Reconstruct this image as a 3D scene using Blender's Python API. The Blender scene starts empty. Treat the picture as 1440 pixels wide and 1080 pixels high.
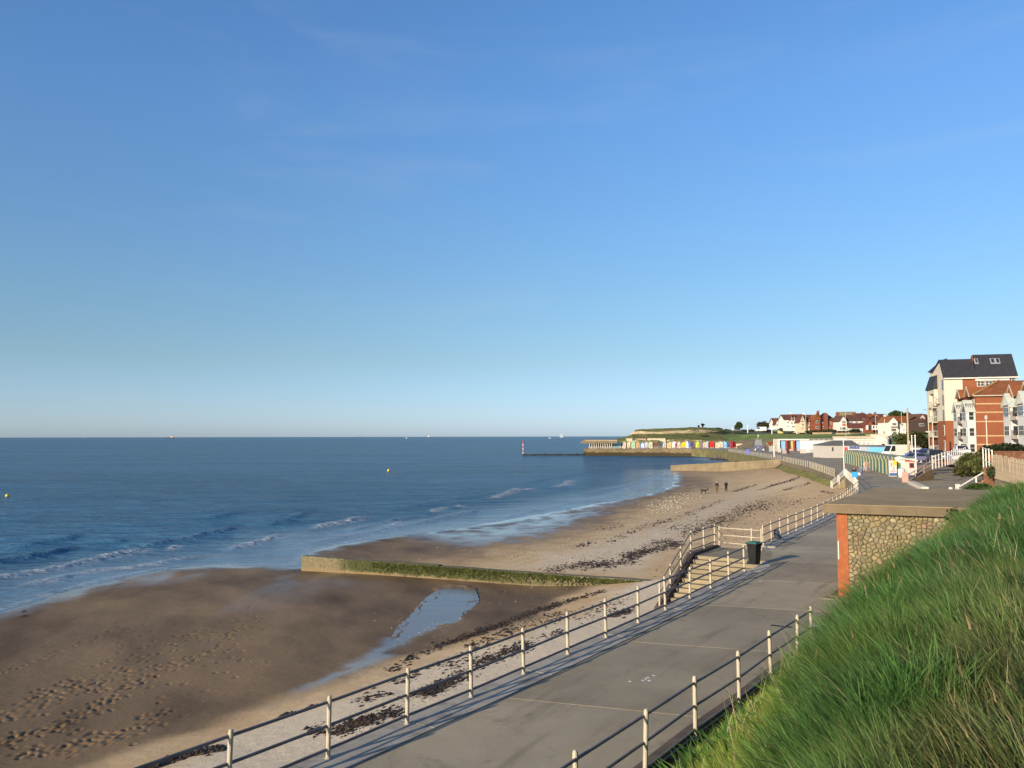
import bpy, math, random
import numpy as np
from mathutils import Vector, Matrix

random.seed(7)
RNG = np.random.default_rng(11)
sc = bpy.context.scene
COL = sc.collection
R = math.radians

# ---------------------------------------------------------------- camera
F, CU, CV = 1150.0, 720.0, 540.0          # focal length and centre in pixels of the 1440 x 1080 photograph
CAM = Vector((0.0, 0.0, 5.8))             # eye height above the promenade (z = 0)
cam_d = bpy.data.cameras.new('camera')
cam_d.sensor_width = 36.0
cam_d.lens = 36.0 * F / 1440.0
cam_d.clip_start, cam_d.clip_end = 0.1, 60000.0
cam = bpy.data.objects.new('camera', cam_d)
COL.objects.link(cam)
cam_rot = Matrix.Rotation(R(90 + 3.662), 3, 'X') @ Matrix.Rotation(R(-0.11), 3, 'Z')
cam.location = CAM
cam.rotation_euler = cam_rot.to_euler()
sc.camera = cam

# ---------------------------------------------------------------- sky
SUN_EL, SUN_AZ = 15.0, 225.0
world = bpy.data.worlds.new("World")
sc.world = world
world.use_nodes = True
wn, wl = world.node_tree.nodes, world.node_tree.links
bg = wn['Background']
sky = wn.new('ShaderNodeTexSky')
sky.sky_type = 'NISHITA'
sky.sun_disc = False
sky.sun_elevation, sky.sun_rotation = R(SUN_EL), R(SUN_AZ)
sky.altitude, sky.air_density, sky.dust_density, sky.ozone_density = 0.0, 0.7, 0.5, 5.0
# the evening sky pales and greys towards the horizon all round; a few thin veils of cirrus
tcw = wn.new('ShaderNodeTexCoord'); sxw = wn.new('ShaderNodeSeparateXYZ')
wl.new(tcw.outputs['Generated'], sxw.inputs[0])
grad = wn.new('ShaderNodeValToRGB'); wl.new(sxw.outputs[2], grad.inputs[0])
_st = [(0.0, (1.88, 1.70, 1.76)), (.036, (1.90, 1.60, 1.48)), (.092, (2.02, 1.60, 1.20)), (.157, (2.18, 1.84, 1.38)), (.247, (2.32, 2.12, 1.74)), (.372, (2.46, 2.46, 2.18)), (.47, (2.44, 2.54, 2.34))]
_el = grad.color_ramp.elements
while len(_el) < len(_st): _el.new(0.5)
for e_, (p_, c_) in zip(_el, _st): e_.position = p_; e_.color = (c_[0] / 2.08, c_[1] / 2.08, c_[2] / 2.08, 1)
mulw = wn.new('ShaderNodeMix'); mulw.data_type = 'RGBA'; mulw.blend_type = 'MULTIPLY'; mulw.inputs[0].default_value = 1.0
wl.new(sky.outputs[0], mulw.inputs[6]); wl.new(grad.outputs[0], mulw.inputs[7])
mpw = wn.new('ShaderNodeMapping'); mpw.inputs['Scale'].default_value = (1.6, 2.2, 9.0); mpw.inputs['Rotation'].default_value = (0.25, 0.1, 0.5); wl.new(tcw.outputs['Generated'], mpw.inputs[0])
nzw = wn.new('ShaderNodeTexNoise'); nzw.inputs['Scale'].default_value = 1.3; nzw.inputs['Detail'].default_value = 7; nzw.inputs['Roughness'].default_value = .58; nzw.inputs['Distortion'].default_value = .5; wl.new(mpw.outputs[0], nzw.inputs[0])
mrw = wn.new('ShaderNodeMapRange'); mrw.interpolation_type = 'SMOOTHSTEP'
for k_, v_ in zip(('From Min', 'From Max', 'To Min', 'To Max'), (.52, .80, 0, .13)): mrw.inputs[k_].default_value = v_
wl.new(nzw.outputs[0], mrw.inputs[0])
cir = wn.new('ShaderNodeMix'); cir.data_type = 'RGBA'; wl.new(mrw.outputs[0], cir.inputs[0]); wl.new(mulw.outputs[2], cir.inputs[6]); cir.inputs[7].default_value = (2.6, 2.8, 3.1, 1)
wl.new(cir.outputs[2], bg.inputs[0])
bg.inputs[1].default_value = 0.15

# ---------------------------------------------------------------- sun
sun_d = bpy.data.lights.new('sun', 'SUN')
sun_d.energy, sun_d.angle, sun_d.color = 5.0, R(0.5), (1.0, 0.83, 0.60)
sun = bpy.data.objects.new('sun', sun_d)
COL.objects.link(sun)
_a, _e = R(SUN_AZ), R(SUN_EL)
to_sun = Vector((math.sin(_a) * math.cos(_e), math.cos(_a) * math.cos(_e), math.sin(_e)))
sun.rotation_euler = (-to_sun).to_track_quat('-Z', 'Y').to_euler()
sun.location = (-60, -60, 60)

# ---------------------------------------------------------------- exposure
vs = sc.view_settings
vs.view_transform, vs.look, vs.gamma, vs.use_curve_mapping = 'Standard', 'None', 1.0, False
vs.exposure = 0.56
sc.cycles.max_bounces = 5
sc.cycles.diffuse_bounces = 2
sc.cycles.glossy_bounces = 3
sc.cycles.transparent_max_bounces = 6

# ================================================================ helpers
def ray(u, v):
    return cam_rot @ Vector(((u - CU) / F, -(v - CV) / F, -1.0))
def W(u, v, z=0.0):                       # the point at height z seen at pixel (u, v)
    d = ray(u, v)
    return CAM + d * ((z - CAM.z) / d.z)
def D(u, v, y):                           # the point at distance y seen at pixel (u, v)
    d = ray(u, v)
    return CAM + d * (y / d.y)
_RI = np.array(cam_rot.inverted())
def PIX(x, y, z):                         # numpy: pixels of points
    p = np.stack([x - CAM.x, y - CAM.y, z - CAM.z], -1) @ _RI.T
    dz = np.where(p[..., 2] < -0.05, -p[..., 2], 0.05)
    return CU + F * p[..., 0] / dz, CV - F * p[..., 1] / dz

def tag(o, label=None, cat=None, group=None, kind=None):
    if label: o['label'] = label
    if cat: o['category'] = cat
    if group: o['group'] = group
    if kind: o['kind'] = kind
    return o
def empty(name, loc, rz=0.0, label=None, cat=None, group=None):
    o = bpy.data.objects.new(name, None)
    COL.objects.link(o)
    o.location, o.rotation_euler = loc, (0, 0, rz)
    o.empty_display_size = 0.3
    return tag(o, label, cat, group)
def mesh_obj(name, me, parent=None, loc=None, rot=None):
    o = bpy.data.objects.new(name, me)
    COL.objects.link(o)
    if parent is not None: o.parent = parent
    if loc is not None: o.location = loc
    if rot is not None: o.rotation_euler = rot
    return o
def copy_tree(o, parent=None):
    c = o.copy(); COL.objects.link(c)
    if parent is not None: c.parent = parent
    for ch in list(o.children): copy_tree(ch, c)
    return c

class MB:                                 # collects shapes, links them as ONE mesh object
    def __init__(s): s.v, s.f, s.m = [], [], []
    def add(s, vs, fs, mi=0):
        b = len(s.v)
        s.v += [tuple(p) for p in vs]
        s.f += [tuple(b + i for i in f) for f in fs]
        s.m += [mi] * len(fs)
        return s
    def box(s, x0, x1, y0, y1, z0, z1, mi=0, M=None):
        vs = [Vector((x, y, z)) for z in (z0, z1) for x, y in ((x0, y0), (x1, y0), (x1, y1), (x0, y1))]
        if M is not None: vs = [M @ p for p in vs]
        return s.add(vs, [(3, 2, 1, 0), (4, 5, 6, 7), (0, 1, 5, 4), (1, 2, 6, 5), (2, 3, 7, 6), (3, 0, 4, 7)], mi)
    def prism(s, poly, z0, z1, mi=0):     # polygon in plan (counter-clockwise), extruded upwards
        n = len(poly)
        vs = [(p[0], p[1], z0) for p in poly] + [(p[0], p[1], z1) for p in poly]
        fs = [tuple(range(n - 1, -1, -1)), tuple(range(n, 2 * n))]
        fs += [(i, (i + 1) % n, n + (i + 1) % n, n + i) for i in range(n)]
        return s.add(vs, fs, mi)
    def extrude(s, poly, M, d, mi=0):     # polygon in a local xz plane pushed d along local y
        n = len(poly)
        vs = [M @ Vector((p[0], 0, p[1])) for p in poly] + [M @ Vector((p[0], d, p[1])) for p in poly]
        fs = [tuple(range(n)), tuple(range(2 * n - 1, n - 1, -1))]
        fs += [((i + 1) % n, i, n + i, n + (i + 1) % n) for i in range(n)]
        return s.add(vs, fs, mi)
    def tube(s, pts, r, n=8, mi=0, caps=True):
        pts = [Vector(p) for p in pts]
        rs = r if isinstance(r, (list, tuple)) else [r] * len(pts)
        rings = []
        for i, p in enumerate(pts):
            t = (pts[min(i + 1, len(pts) - 1)] - pts[max(i - 1, 0)]).normalized()
            a = t.cross(Vector((0, 0, 1)))
            if a.length < 1e-3: a = Vector((1, 0, 0))
            a.normalize(); b = t.cross(a)
            rings.append([p + (a * math.cos(2 * math.pi * k / n) + b * math.sin(2 * math.pi * k / n)) * rs[i] for k in range(n)])
        vs = [q for rg in rings for q in rg]
        fs = [(i * n + k, i * n + (k + 1) % n, (i + 1) * n + (k + 1) % n, (i + 1) * n + k)
              for i in range(len(pts) - 1) for k in range(n)]
        if caps: fs += [tuple(range(n - 1, -1, -1)), tuple((len(pts) - 1) * n + k for k in range(n))]
        return s.add(vs, fs, mi)
    def lathe(s, prof, c=(0, 0, 0), n=14, mi=0):
        vs = [(c[0] + r * math.cos(2 * math.pi * k / n), c[1] + r * math.sin(2 * math.pi * k / n), c[2] + z)
              for r, z in prof for k in range(n)]
        fs = [(i * n + k, i * n + (k + 1) % n, (i + 1) * n + (k + 1) % n, (i + 1) * n + k)
              for i in range(len(prof) - 1) for k in range(n)]
        fs += [tuple(range(n - 1, -1, -1)), tuple((len(prof) - 1) * n + k for k in range(n))]
        return s.add(vs, fs, mi)
    def ball(s, c, rx, ry, rz, n=8, m=5, mi=0, rough=0.0):
        vs, fs = [(c[0], c[1], c[2] - rz)], []
        for i in range(1, m):
            a = -math.pi / 2 + math.pi * i / m
            for k in range(n):
                q = 1 + random.uniform(-rough, rough)
                vs.append((c[0] + rx * q * math.cos(a) * math.cos(2 * math.pi * k / n),
                           c[1] + ry * q * math.cos(a) * math.sin(2 * math.pi * k / n), c[2] + rz * q * math.sin(a)))
        vs.append((c[0], c[1], c[2] + rz))
        t = len(vs) - 1
        for k in range(n):
            fs.append((0, 1 + (k + 1) % n, 1 + k))
            fs.append((t, t - n + k, t - n + (k + 1) % n))
        for i in range(m - 2):
            for k in range(n):
                fs.append((1 + i * n + k, 1 + i * n + (k + 1) % n, 1 + (i + 1) * n + (k + 1) % n, 1 + (i + 1) * n + k))
        return s.add(vs, fs, mi)
    def mesh(s, name, mats, smooth=False):
        me = bpy.data.meshes.new(name)
        me.from_pydata(s.v, [], s.f)
        for m in (mats if isinstance(mats, (list, tuple)) else [mats]): me.materials.append(m)
        me.polygons.foreach_set('material_index', s.m)
        if smooth: me.polygons.foreach_set('use_smooth', [True] * len(s.f))
        me.update()
        return me
    def build(s, name, mats, parent=None, loc=None, rot=None, smooth=False):
        return mesh_obj(name, s.mesh(name, mats, smooth), parent, loc, rot)

def np_mesh(name, verts, faces, mat, smooth=True, attrs=None, cols=None):   # faces: (n, k) index array
    me = bpy.data.meshes.new(name)
    verts = np.asarray(verts, np.float32); faces = np.asarray(faces, np.int32)
    n, k = faces.shape
    me.vertices.add(len(verts)); me.vertices.foreach_set('co', verts.ravel())
    me.loops.add(n * k); me.loops.foreach_set('vertex_index', faces.ravel())
    me.polygons.add(n); me.polygons.foreach_set('loop_start', np.arange(0, n * k, k, dtype=np.int32))
    me.polygons.foreach_set('use_smooth', np.full(n, smooth))
    me.update(calc_edges=True)
    for an, av in (attrs or {}).items():
        a = me.attributes.new(an, 'FLOAT', 'POINT'); a.data.foreach_set('value', np.asarray(av, np.float32).ravel())
    for an, av in (cols or {}).items():
        a = me.attributes.new(an, 'FLOAT_COLOR', 'POINT')
        a.data.foreach_set('color', np.concatenate([av, np.ones((len(av), 1))], 1).astype(np.float32).ravel())
    me.materials.append(mat)
    return me
def grid_faces(nr, nc, keep=None):
    i = np.arange(nr * nc).reshape(nr, nc)
    q = np.stack([i[:-1, :-1], i[:-1, 1:], i[1:, 1:], i[1:, :-1]], -1).reshape(-1, 4)
    return q if keep is None else q[keep[q].any(1)]
def compact(verts, faces, *arrs):
    used = np.unique(faces); mp = np.full(len(verts), -1); mp[used] = np.arange(len(used))
    return (verts[used], mp[faces]) + tuple(a[used] for a in arrs)

def vnoise(x, y, seed=0):                 # smooth value noise, numpy, about 0..1
    xi, yi = np.floor(x).astype(np.int64), np.floor(y).astype(np.int64)
    fx, fy = x - xi, y - yi
    fx, fy = fx * fx * (3 - 2 * fx), fy * fy * (3 - 2 * fy)
    def h(a, b):
        n = (a * 374761393 + b * 668265263 + seed * 1442695041) & 0x7fffffff
        n = ((n ^ (n >> 13)) * 1274126177) & 0x7fffffff
        return ((n ^ (n >> 16)) & 0xffff) / 65535.0
    return (h(xi, yi) * (1 - fx) + h(xi + 1, yi) * fx) * (1 - fy) + (h(xi, yi + 1) * (1 - fx) + h(xi + 1, yi + 1) * fx) * fy
def fbm(x, y, seed=0, o=4):
    t, a, n = 0, 0.5, 0
    for k in range(o):
        t = t + a * vnoise(x * 2 ** k, y * 2 ** k, seed + k); n += a; a *= 0.5
    return t / n
def sstep(a, b, x):
    t = np.clip((x - a) / (b - a), 0, 1); return t * t * (3 - 2 * t)
def pl_dist(px, py, line):                # distance to a polyline, signed: + on the left of its direction; and arc position
    best = np.full(np.shape(px), 1e18); sg = np.zeros(np.shape(px)); arc = np.zeros(np.shape(px)); cb = np.zeros(np.shape(px)); L = 0.0
    for (ax, ay), (bx, by) in zip(line[:-1], line[1:]):
        dx, dy = bx - ax, by - ay; l2 = dx * dx + dy * dy
        t = np.clip(((px - ax) * dx + (py - ay) * dy) / l2, 0, 1)
        d = (px - ax - t * dx) ** 2 + (py - ay - t * dy) ** 2
        c = dx * (py - ay) - dy * (px - ax)
        ca = np.abs(c) / l2 ** .5
        m = (d < best - 1e-7) | ((np.abs(d - best) <= 1e-7) & (ca > cb))
        cb = np.where(m, ca, cb); best = np.where(m, d, best); sg = np.where(m, np.sign(c), sg); arc = np.where(m, L + t * l2 ** .5, arc)
        L += l2 ** .5
    return np.sqrt(best) * sg, arc
def poly_sd(px, py, poly):                # signed distance to a polygon, + inside
    ins = np.zeros(np.shape(px), bool); best = np.full(np.shape(px), 1e18)
    for (ax, ay), (bx, by) in zip(poly, poly[1:] + poly[:1]):
        dx, dy = bx - ax, by - ay
        t = np.clip(((px - ax) * dx + (py - ay) * dy) / (dx * dx + dy * dy), 0, 1)
        best = np.minimum(best, (px - ax - t * dx) ** 2 + (py - ay - t * dy) ** 2)
        if ay != by: ins ^= ((ay > py) != (by > py)) & (px < (bx - ax) * (py - ay) / (by - ay) + ax)
    return np.sqrt(best) * np.where(ins, 1, -1)
def resample(pts, n):
    P = np.array([tuple(p) for p in pts], float); d = np.r_[0, np.cumsum(np.linalg.norm(np.diff(P, axis=0), axis=1))]
    t = np.linspace(0, d[-1], n)
    return np.stack([np.interp(t, d, P[:, k]) for k in range(P.shape[1])], 1)
def offset(line, d):                      # polyline moved d to its left (2-D)
    out = []
    for i, p in enumerate(line):
        a, b = line[max(i - 1, 0)], line[min(i + 1, len(line) - 1)]
        t = Vector((b[0] - a[0], b[1] - a[1])).normalized()
        out.append((p[0] - t.y * d, p[1] + t.x * d))
    return out
def loft(name, rows, nu, nv, mat, amp=0.0, nsc=0.1, seed=1, attrs=None):    # sheet through rows of 3-D points
    rr = np.stack([resample(r, nu) for r in rows])
    t = np.linspace(0, len(rows) - 1, nv); i = np.minimum(t.astype(int), len(rows) - 2); f = (t - i)[:, None, None]
    g = rr[i] * (1 - f) + rr[i + 1] * f
    if amp:
        n = fbm(g[..., 0] * nsc, g[..., 1] * nsc + g[..., 2] * nsc * 2, seed) - 0.5
        g[..., 2] += amp * 2 * n
        g[..., 1] += amp * 2 * (fbm(g[..., 0] * nsc * 1.7, g[..., 2] * nsc * 3, seed + 9) - 0.5)
    return mesh_obj(name, np_mesh(name, g.reshape(-1, 3), grid_faces(nv, nu), mat))

# ================================================================ materials
class NT:
    def __init__(s, name):
        s.mat = bpy.data.materials.new(name); s.mat.use_nodes = True
        s.t = s.mat.node_tree; s.b = s.t.nodes['Principled BSDF']; s.out = s.t.nodes['Material Output']
        s._tc = None
    def n(s, typ, **kw):
        nd = s.t.nodes.new(typ)
        for k, v in kw.items(): setattr(nd, k, v)
        return nd
    def l(s, a, b): s.t.links.new(a, b); return b
    def co(s, kind='Object'):
        if s._tc is None: s._tc = s.n('ShaderNodeTexCoord')
        return s._tc.outputs[kind]
    def pos(s): return s.n('ShaderNodeNewGeometry').outputs['Position']
    def mapped(s, src, scale=(1, 1, 1), rot=(0, 0, 0)):
        m = s.n('ShaderNodeMapping'); m.inputs['Scale'].default_value = scale; m.inputs['Rotation'].default_value = rot
        s.l(src, m.inputs['Vector']); return m.outputs[0]
    def noise(s, src, scale, detail=4, rough=0.55, dist=0.0):
        m = s.n('ShaderNodeTexNoise'); m.inputs['Scale'].default_value = scale; m.inputs['Detail'].default_value = detail
        m.inputs['Roughness'].default_value = rough; m.inputs['Distortion'].default_value = dist
        s.l(src, m.inputs['Vector']); return m.outputs[0]
    def voro(s, src, scale, feat='F1', out='Distance'):
        m = s.n('ShaderNodeTexVoronoi', feature=feat); m.inputs['Scale'].default_value = scale
        s.l(src, m.inputs['Vector']); return m.outputs[out]
    def ramp(s, src, lo, hi, a=0.0, b=1.0):
        m = s.n('ShaderNodeMapRange'); m.interpolation_type = 'SMOOTHSTEP'
        for k, v in zip(('From Min', 'From Max', 'To Min', 'To Max'), (lo, hi, a, b)): m.inputs[k].default_value = v
        s.l(src, m.inputs['Value']); return m.outputs[0]
    def math(s, op, a, b=None):
        m = s.n('ShaderNodeMath', operation=op)
        for i, x in enumerate((a, b)):
            if x is None: continue
            if isinstance(x, (int, float)): m.inputs[i].default_value = x
            else: s.l(x, m.inputs[i])
        return m.outputs[0]
    def mix(s, fac, a, b, blend='MIX'):
        m = s.n('ShaderNodeMix', data_type='RGBA', blend_type=blend)
        for i, x in ((0, fac), (6, a), (7, b)):
            if isinstance(x, (int, float)): m.inputs[i].default_value = x
            elif isinstance(x, tuple): m.inputs[i].default_value = (x[0], x[1], x[2], 1)
            else: s.l(x, m.inputs[i])
        return m.outputs[2]
    def attr(s, name, out='Fac'):
        a = s.n('ShaderNodeAttribute', attribute_name=name); return a.outputs[out]
    def bump(s, h, strength=0.3, dist=0.02, normal=None):
        m = s.n('ShaderNodeBump'); m.inputs['Strength'].default_value = strength; m.inputs['Distance'].default_value = dist
        s.l(h, m.inputs['Height'])
        if normal is not None: s.l(normal, m.inputs['Normal'])
        return m.outputs[0]
    def done(s, col=None, rough=None, nrm=None, spec=None, metal=None):
        for k, x in (('Base Color', col), ('Roughness', rough), ('Normal', nrm), ('Specular IOR Level', spec), ('Metallic', metal)):
            if x is None: continue
            if isinstance(x, (int, float)): s.b.inputs[k].default_value = x
            elif isinstance(x, tuple): s.b.inputs[k].default_value = (x[0], x[1], x[2], 1)
            else: s.l(x, s.b.inputs[k])
        return s.mat
def mul(c, k): return tuple(min(1.0, x * k) for x in c)
_mats = {}
def mat(name, c, rough=0.75, var=0.14, scl=1.5, bump=0.0, bsc=25.0, rnd=0.0, spec=0.3, metal=0.0, dirt=None, dsc=0.6):
    if name in _mats: return _mats[name]
    t = NT(name); src = t.co()
    if rnd:                                # each piece its own shade
        oi = t.n('ShaderNodeObjectInfo'); ad = t.n('ShaderNodeVectorMath', operation='ADD')
        t.l(src, ad.inputs[0])
        cx = t.n('ShaderNodeCombineXYZ'); k = t.math('MULTIPLY', oi.outputs['Random'], 37.0)
        t.l(k, cx.inputs[0]); t.l(k, cx.inputs[2]); t.l(cx.outputs[0], ad.inputs[1]); src = ad.outputs[0]
    n1 = t.noise(src, scl, 5, 0.6)
    col = t.mix(t.ramp(n1, 0.3, 0.7), mul(c, 1 - var), mul(c, 1 + var))
    n2 = t.noise(src, scl * 14, 3, 0.6)
    col = t.mix(t.ramp(n2, 0.35, 0.75, 0.0, 0.35), col, mul(c, 1 - 1.6 * var))
    if dirt: col = t.mix(t.ramp(t.noise(src, dsc, 5, 0.65, 0.4), 0.5, 0.68, 0, 0.8), col, dirt)
    if rnd:
        h = t.n('ShaderNodeHueSaturation'); h.inputs['Saturation'].default_value = 1.0
        t.l(t.ramp(oi.outputs['Random'], 0, 1, 1 - rnd, 1 + rnd), h.inputs['Value']); t.l(col, h.inputs['Color']); col = h.outputs[0]
    nrm = t.bump(t.noise(src, bsc, 4, 0.65), bump, 0.02) if bump else None
    _mats[name] = t.done(col, rough, nrm, spec, metal)
    return _mats[name]
glass_far = mat('window_glass', (0.035, 0.045, 0.055), 0.12, 0.3, 0.7, spec=0.6)
white_paint = mat('white_paint', (0.58, 0.56, 0.51), 0.5, 0.06, 1.0)
cream_paint = mat('cream_post_paint', (0.40, 0.36, 0.275), 0.5, 0.12, 3.0, bump=0.15, bsc=60, dirt=(0.42, 0.36, 0.27), dsc=4.0)
rail_steel = mat('weathered_rail', (0.13, 0.115, 0.11), 0.5, 0.25, 4.0, bump=0.15, bsc=50, spec=0.5)
# ================================================================ layout lines in metres
SEA_Z = -3.3
# seaward posts of the near railing, promenade level
POSTS_NEAR = [(-9.5, 6.05), (-8.2, 7.95), (-7.0, 9.85), (-5.76, 11.74), (-4.54, 13.43), (-3.33, 15.14), (-2.13, 16.9), (-0.92, 18.6),
              (0.27, 20.35), (1.47, 22.15), (2.69, 23.95), (3.9, 25.8), (5.1, 27.68), (6.34, 29.65), (7.56, 31.6), (8.75, 33.5), (9.94, 35.45)]
POSTS_FAR = [(13.2, 43.45), (14.2, 45.25), (15.25, 47.0), (16.3, 48.75), (17.38, 50.5), (18.5, 52.35), (19.7, 54.3), (20.85, 56.3), (22.0, 58.3),
             (23.2, 60.4), (24.4, 62.6), (25.5, 64.7), (26.7, 67.0), (27.8, 69.2), (28.9, 71.4), (30.0, 73.6), (31.1, 75.8), (32.2, 78.0), (33.3, 80.2), (34.4, 82.4), (35.5, 84.6), (36.4, 86.6)]
WALL = [(-22, -12), (-9.8, 6.05), (-3.6, 15.3), (3.6, 26.0), (9.7, 35.6), (12.9, 43.4), (18.2, 52.4), (23.0, 60.7), (36.3, 87.2), (40.5, 97.0),
        (47.0, 116.0), (54.8, 150.0), (62.5, 190.0), (66.5, 217.0), (74.0, 262.0), (80.0, 305.0), (83.0, 335.0)]
EX, EY = 0.5441, 0.8390                    # along the promenade
def w2(u, v, z): p = W(u, v, z); return (p.x, p.y)
WATER = [w2(u, v, SEA_Z) for u, v in [(-420, 960), (-200, 908), (0, 860), (80, 836), (150, 816), (230, 801), (300, 795), (420, 795), (436, 777), (470, 768), (520, 757),
         (580, 749), (650, 742), (700, 734), (760, 723), (800, 716), (840, 708), (880, 701), (925, 692), (945, 682), (948, 671), (945, 662)]]
WATER = WATER + [(47.5, 217.0), (58.0, 205.0), (67.0, 212.0), (74, 240), (80, 300), (84, 352), (86, 420), (90000, 900)]
GROYNE_A, GROYNE_B = (-14.1, 56.0), (13.0, 44.0)
def sabs_max(a, b, k): h = np.clip(0.5 + 0.5 * (a - b) / k, 0, 1); return b * (1 - h) + a * h + k * h * (1 - h)
POOL = [(620, 838), (640, 833), (660, 834), (662, 842), (646, 856), (640, 868), (620, 880), (600, 890), (578, 901), (560, 905), (568, 890), (590, 868), (604, 850)]
_tr = np.random.default_rng(5)
FOOT = []
for path, n, spread in (([(0, 1045), (60, 1030), (110, 1010), (150, 985), (190, 960), (240, 935), (280, 925), (320, 900), (345, 870), (355, 845)], 170, 7),
                        ([(0, 1020), (40, 1000), (90, 960), (150, 955), (180, 945)], 60, 16), ([(0, 945), (60, 925), (110, 905), (150, 890), (200, 880)], 26, 4),
                        ([(150, 950), (250, 905), (290, 890), (310, 895), (330, 925)], 60, 14), ([(30, 985), (80, 968), (140, 975)], 30, 8),
                        ([(20, 1062), (90, 1050), (170, 1030), (240, 1000)], 80, 14), ([(170, 905), (250, 895), (370, 890)], 24, 10),
                        ([(60, 1010), (140, 990), (260, 960), (330, 930)], 24, 26)):
    P = resample(path, n)
    for k in range(n):
        FOOT.append((P[k, 0] + _tr.normal(0, spread), P[k, 1] + _tr.normal(0, spread * 0.45)))

def beach_h(x, y, fine=False):
    s, _ = pl_dist(x, y, WALL)             # metres seaward of the wall
    d1 = -pl_dist(x, y, WATER)[0]          # metres landward of the waterline
    c = ((GROYNE_B[0] - GROYNE_A[0]) * (y - GROYNE_A[1]) - (GROYNE_B[1] - GROYNE_A[1]) * (x - GROYNE_A[0])) / 29.6
    far = sstep(-0.3, 0.3, c)
    wob = (fbm(x * 0.12, y * 0.12, 3) - 0.5)
    e = np.maximum(d1, 0)
    zn = SEA_Z + 0.34 * (1 - np.exp(-e / 9.0)) + 0.05 * wob
    zf = SEA_Z + 1.05 * (1 - np.exp(-e / 30.0)) + 0.10 * wob
    flat = zn * (1 - far) + zf * far
    berm = -1.45 - 0.135 * np.maximum(s, -3) + 0.25 * wob
    h = sabs_max(flat, berm, 0.35)
    h = np.where(d1 < 0, SEA_Z + 0.035 * np.maximum(d1, -60) + 0.04 * wob * np.clip(-d1, 0, 1), h)
    h = h + 0.02 * (fbm(x * 1.1, y * 1.1, 8) - 0.5) + 0.012 * sstep(0, 6, 12 - s) * (fbm(x * 4, y * 4, 18) - 0.5)
    return h
_ts = np.geomspace(8, 380, 130)
def WB(us, vs):                            # numpy: the beach points seen at pixels
    us, vs = np.atleast_1d(np.asarray(us, float)), np.atleast_1d(np.asarray(vs, float))
    d = np.stack([(us - CU) / F, -(vs - CV) / F, -np.ones_like(us)], -1) @ np.array(cam_rot).T
    d = d / d[:, 1:2]
    gap = CAM.z + d[:, 2:3] * _ts - beach_h(d[:, 0:1] * _ts, d[:, 1:2] * _ts)
    k = np.argmax(gap < 0, 1); ok = (gap < 0).any(1) & (k > 0); k = np.maximum(k, 1); i = np.arange(len(d))
    lo, hi = _ts[k - 1], _ts[k]
    for _ in range(7):
        m = (lo + hi) / 2; below = CAM.z + d[:, 2] * m < beach_h(d[:, 0] * m, d[:, 1] * m)
        hi = np.where(below, m, hi); lo = np.where(below, lo, m)
    return np.stack([d[:, 0] * hi, d[:, 1] * hi, CAM.z + d[:, 2] * hi], 1), ok
POOL_Z = None
pts, ok = WB([570, 600, 625, 640], [902, 882, 868, 850])
POOL_Z = float(np.mean(pts[ok, 2])) + 0.004

# ---------------------------------------------------------------- beach sheet
nr, nc = 880, 620
dist = np.r_[np.geomspace(8.5, 60, 680), np.geomspace(60.2, 330, 200)][:, None]; tan = np.linspace(-0.80, 0.66, nc)[None, :]
X, Y = tan * dist, dist + 0 * tan
Hh = beach_h(X, Y)
U, V = PIX(X, Y, Hh)
nz = fbm(X * 0.8, Y * 0.8, 21) - 0.5
nzb = fbm(X * 0.16, Y * 0.16, 31) - 0.5
pool_sd = poly_sd(U + 26 * nz, V + 12 * nz, POOL) * np.clip(Y / 30, 0.6, 2)
pool = sstep(-9, 7, pool_sd)
Hh = np.where(pool > 0, Hh * (1 - pool) + (POOL_Z - 0.035) * pool, Hh)
_c = ((GROYNE_B[0] - GROYNE_A[0]) * (Y - GROYNE_A[1]) - (GROYNE_B[1] - GROYNE_A[1]) * (X - GROYNE_A[0])) / 29.6
Hh = np.where((pool <= 0) & (pool_sd > -60) & (_c < -.3), np.maximum(Hh, POOL_Z + 0.012 - .7 * sstep(-8, -60, pool_sd)), Hh)
# footprints pressed into the damp sand
fp, fok = WB([a for a, b in FOOT], [b for a, b in FOOT])
dint = np.zeros_like(Hh)
for (fx, fy, fz), o_ in zip(fp, fok):
    if not o_: continue
    i0, i1 = np.searchsorted(dist[:, 0], [fy - 0.5, fy + 0.5]); t0, t1 = (fx - 0.5) / fy, (fx + 0.5) / fy
    j0, j1 = np.searchsorted(tan[0], [t0 - .004, t1 + .004])
    xs, ys = X[i0:i1, j0:j1] - fx, Y[i0:i1, j0:j1] - fy
    an = random.uniform(-0.9, 0.9); ca, sa = math.cos(an), math.sin(an)
    q = ((xs * ca + ys * sa) / 0.065) ** 2 + ((-xs * sa + ys * ca) / 0.125) ** 2
    dint[i0:i1, j0:j1] -= 0.040 * np.exp(-q) - 0.009 * np.exp(-(np.sqrt(q) - 1.7) ** 2 * 3)
Hh = Hh + np.clip(dint, -0.09, 0.03) * (Y < 70)
s_, arc_ = pl_dist(X, Y, WALL); d1_ = -pl_dist(X, Y, WATER)[0]
c_ = ((GROYNE_B[0] - GROYNE_A[0]) * (Y - GROYNE_A[1]) - (GROYNE_B[1] - GROYNE_A[1]) * (X - GROYNE_A[0])) / 29.6
far_ = (c_ > 0)
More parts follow.
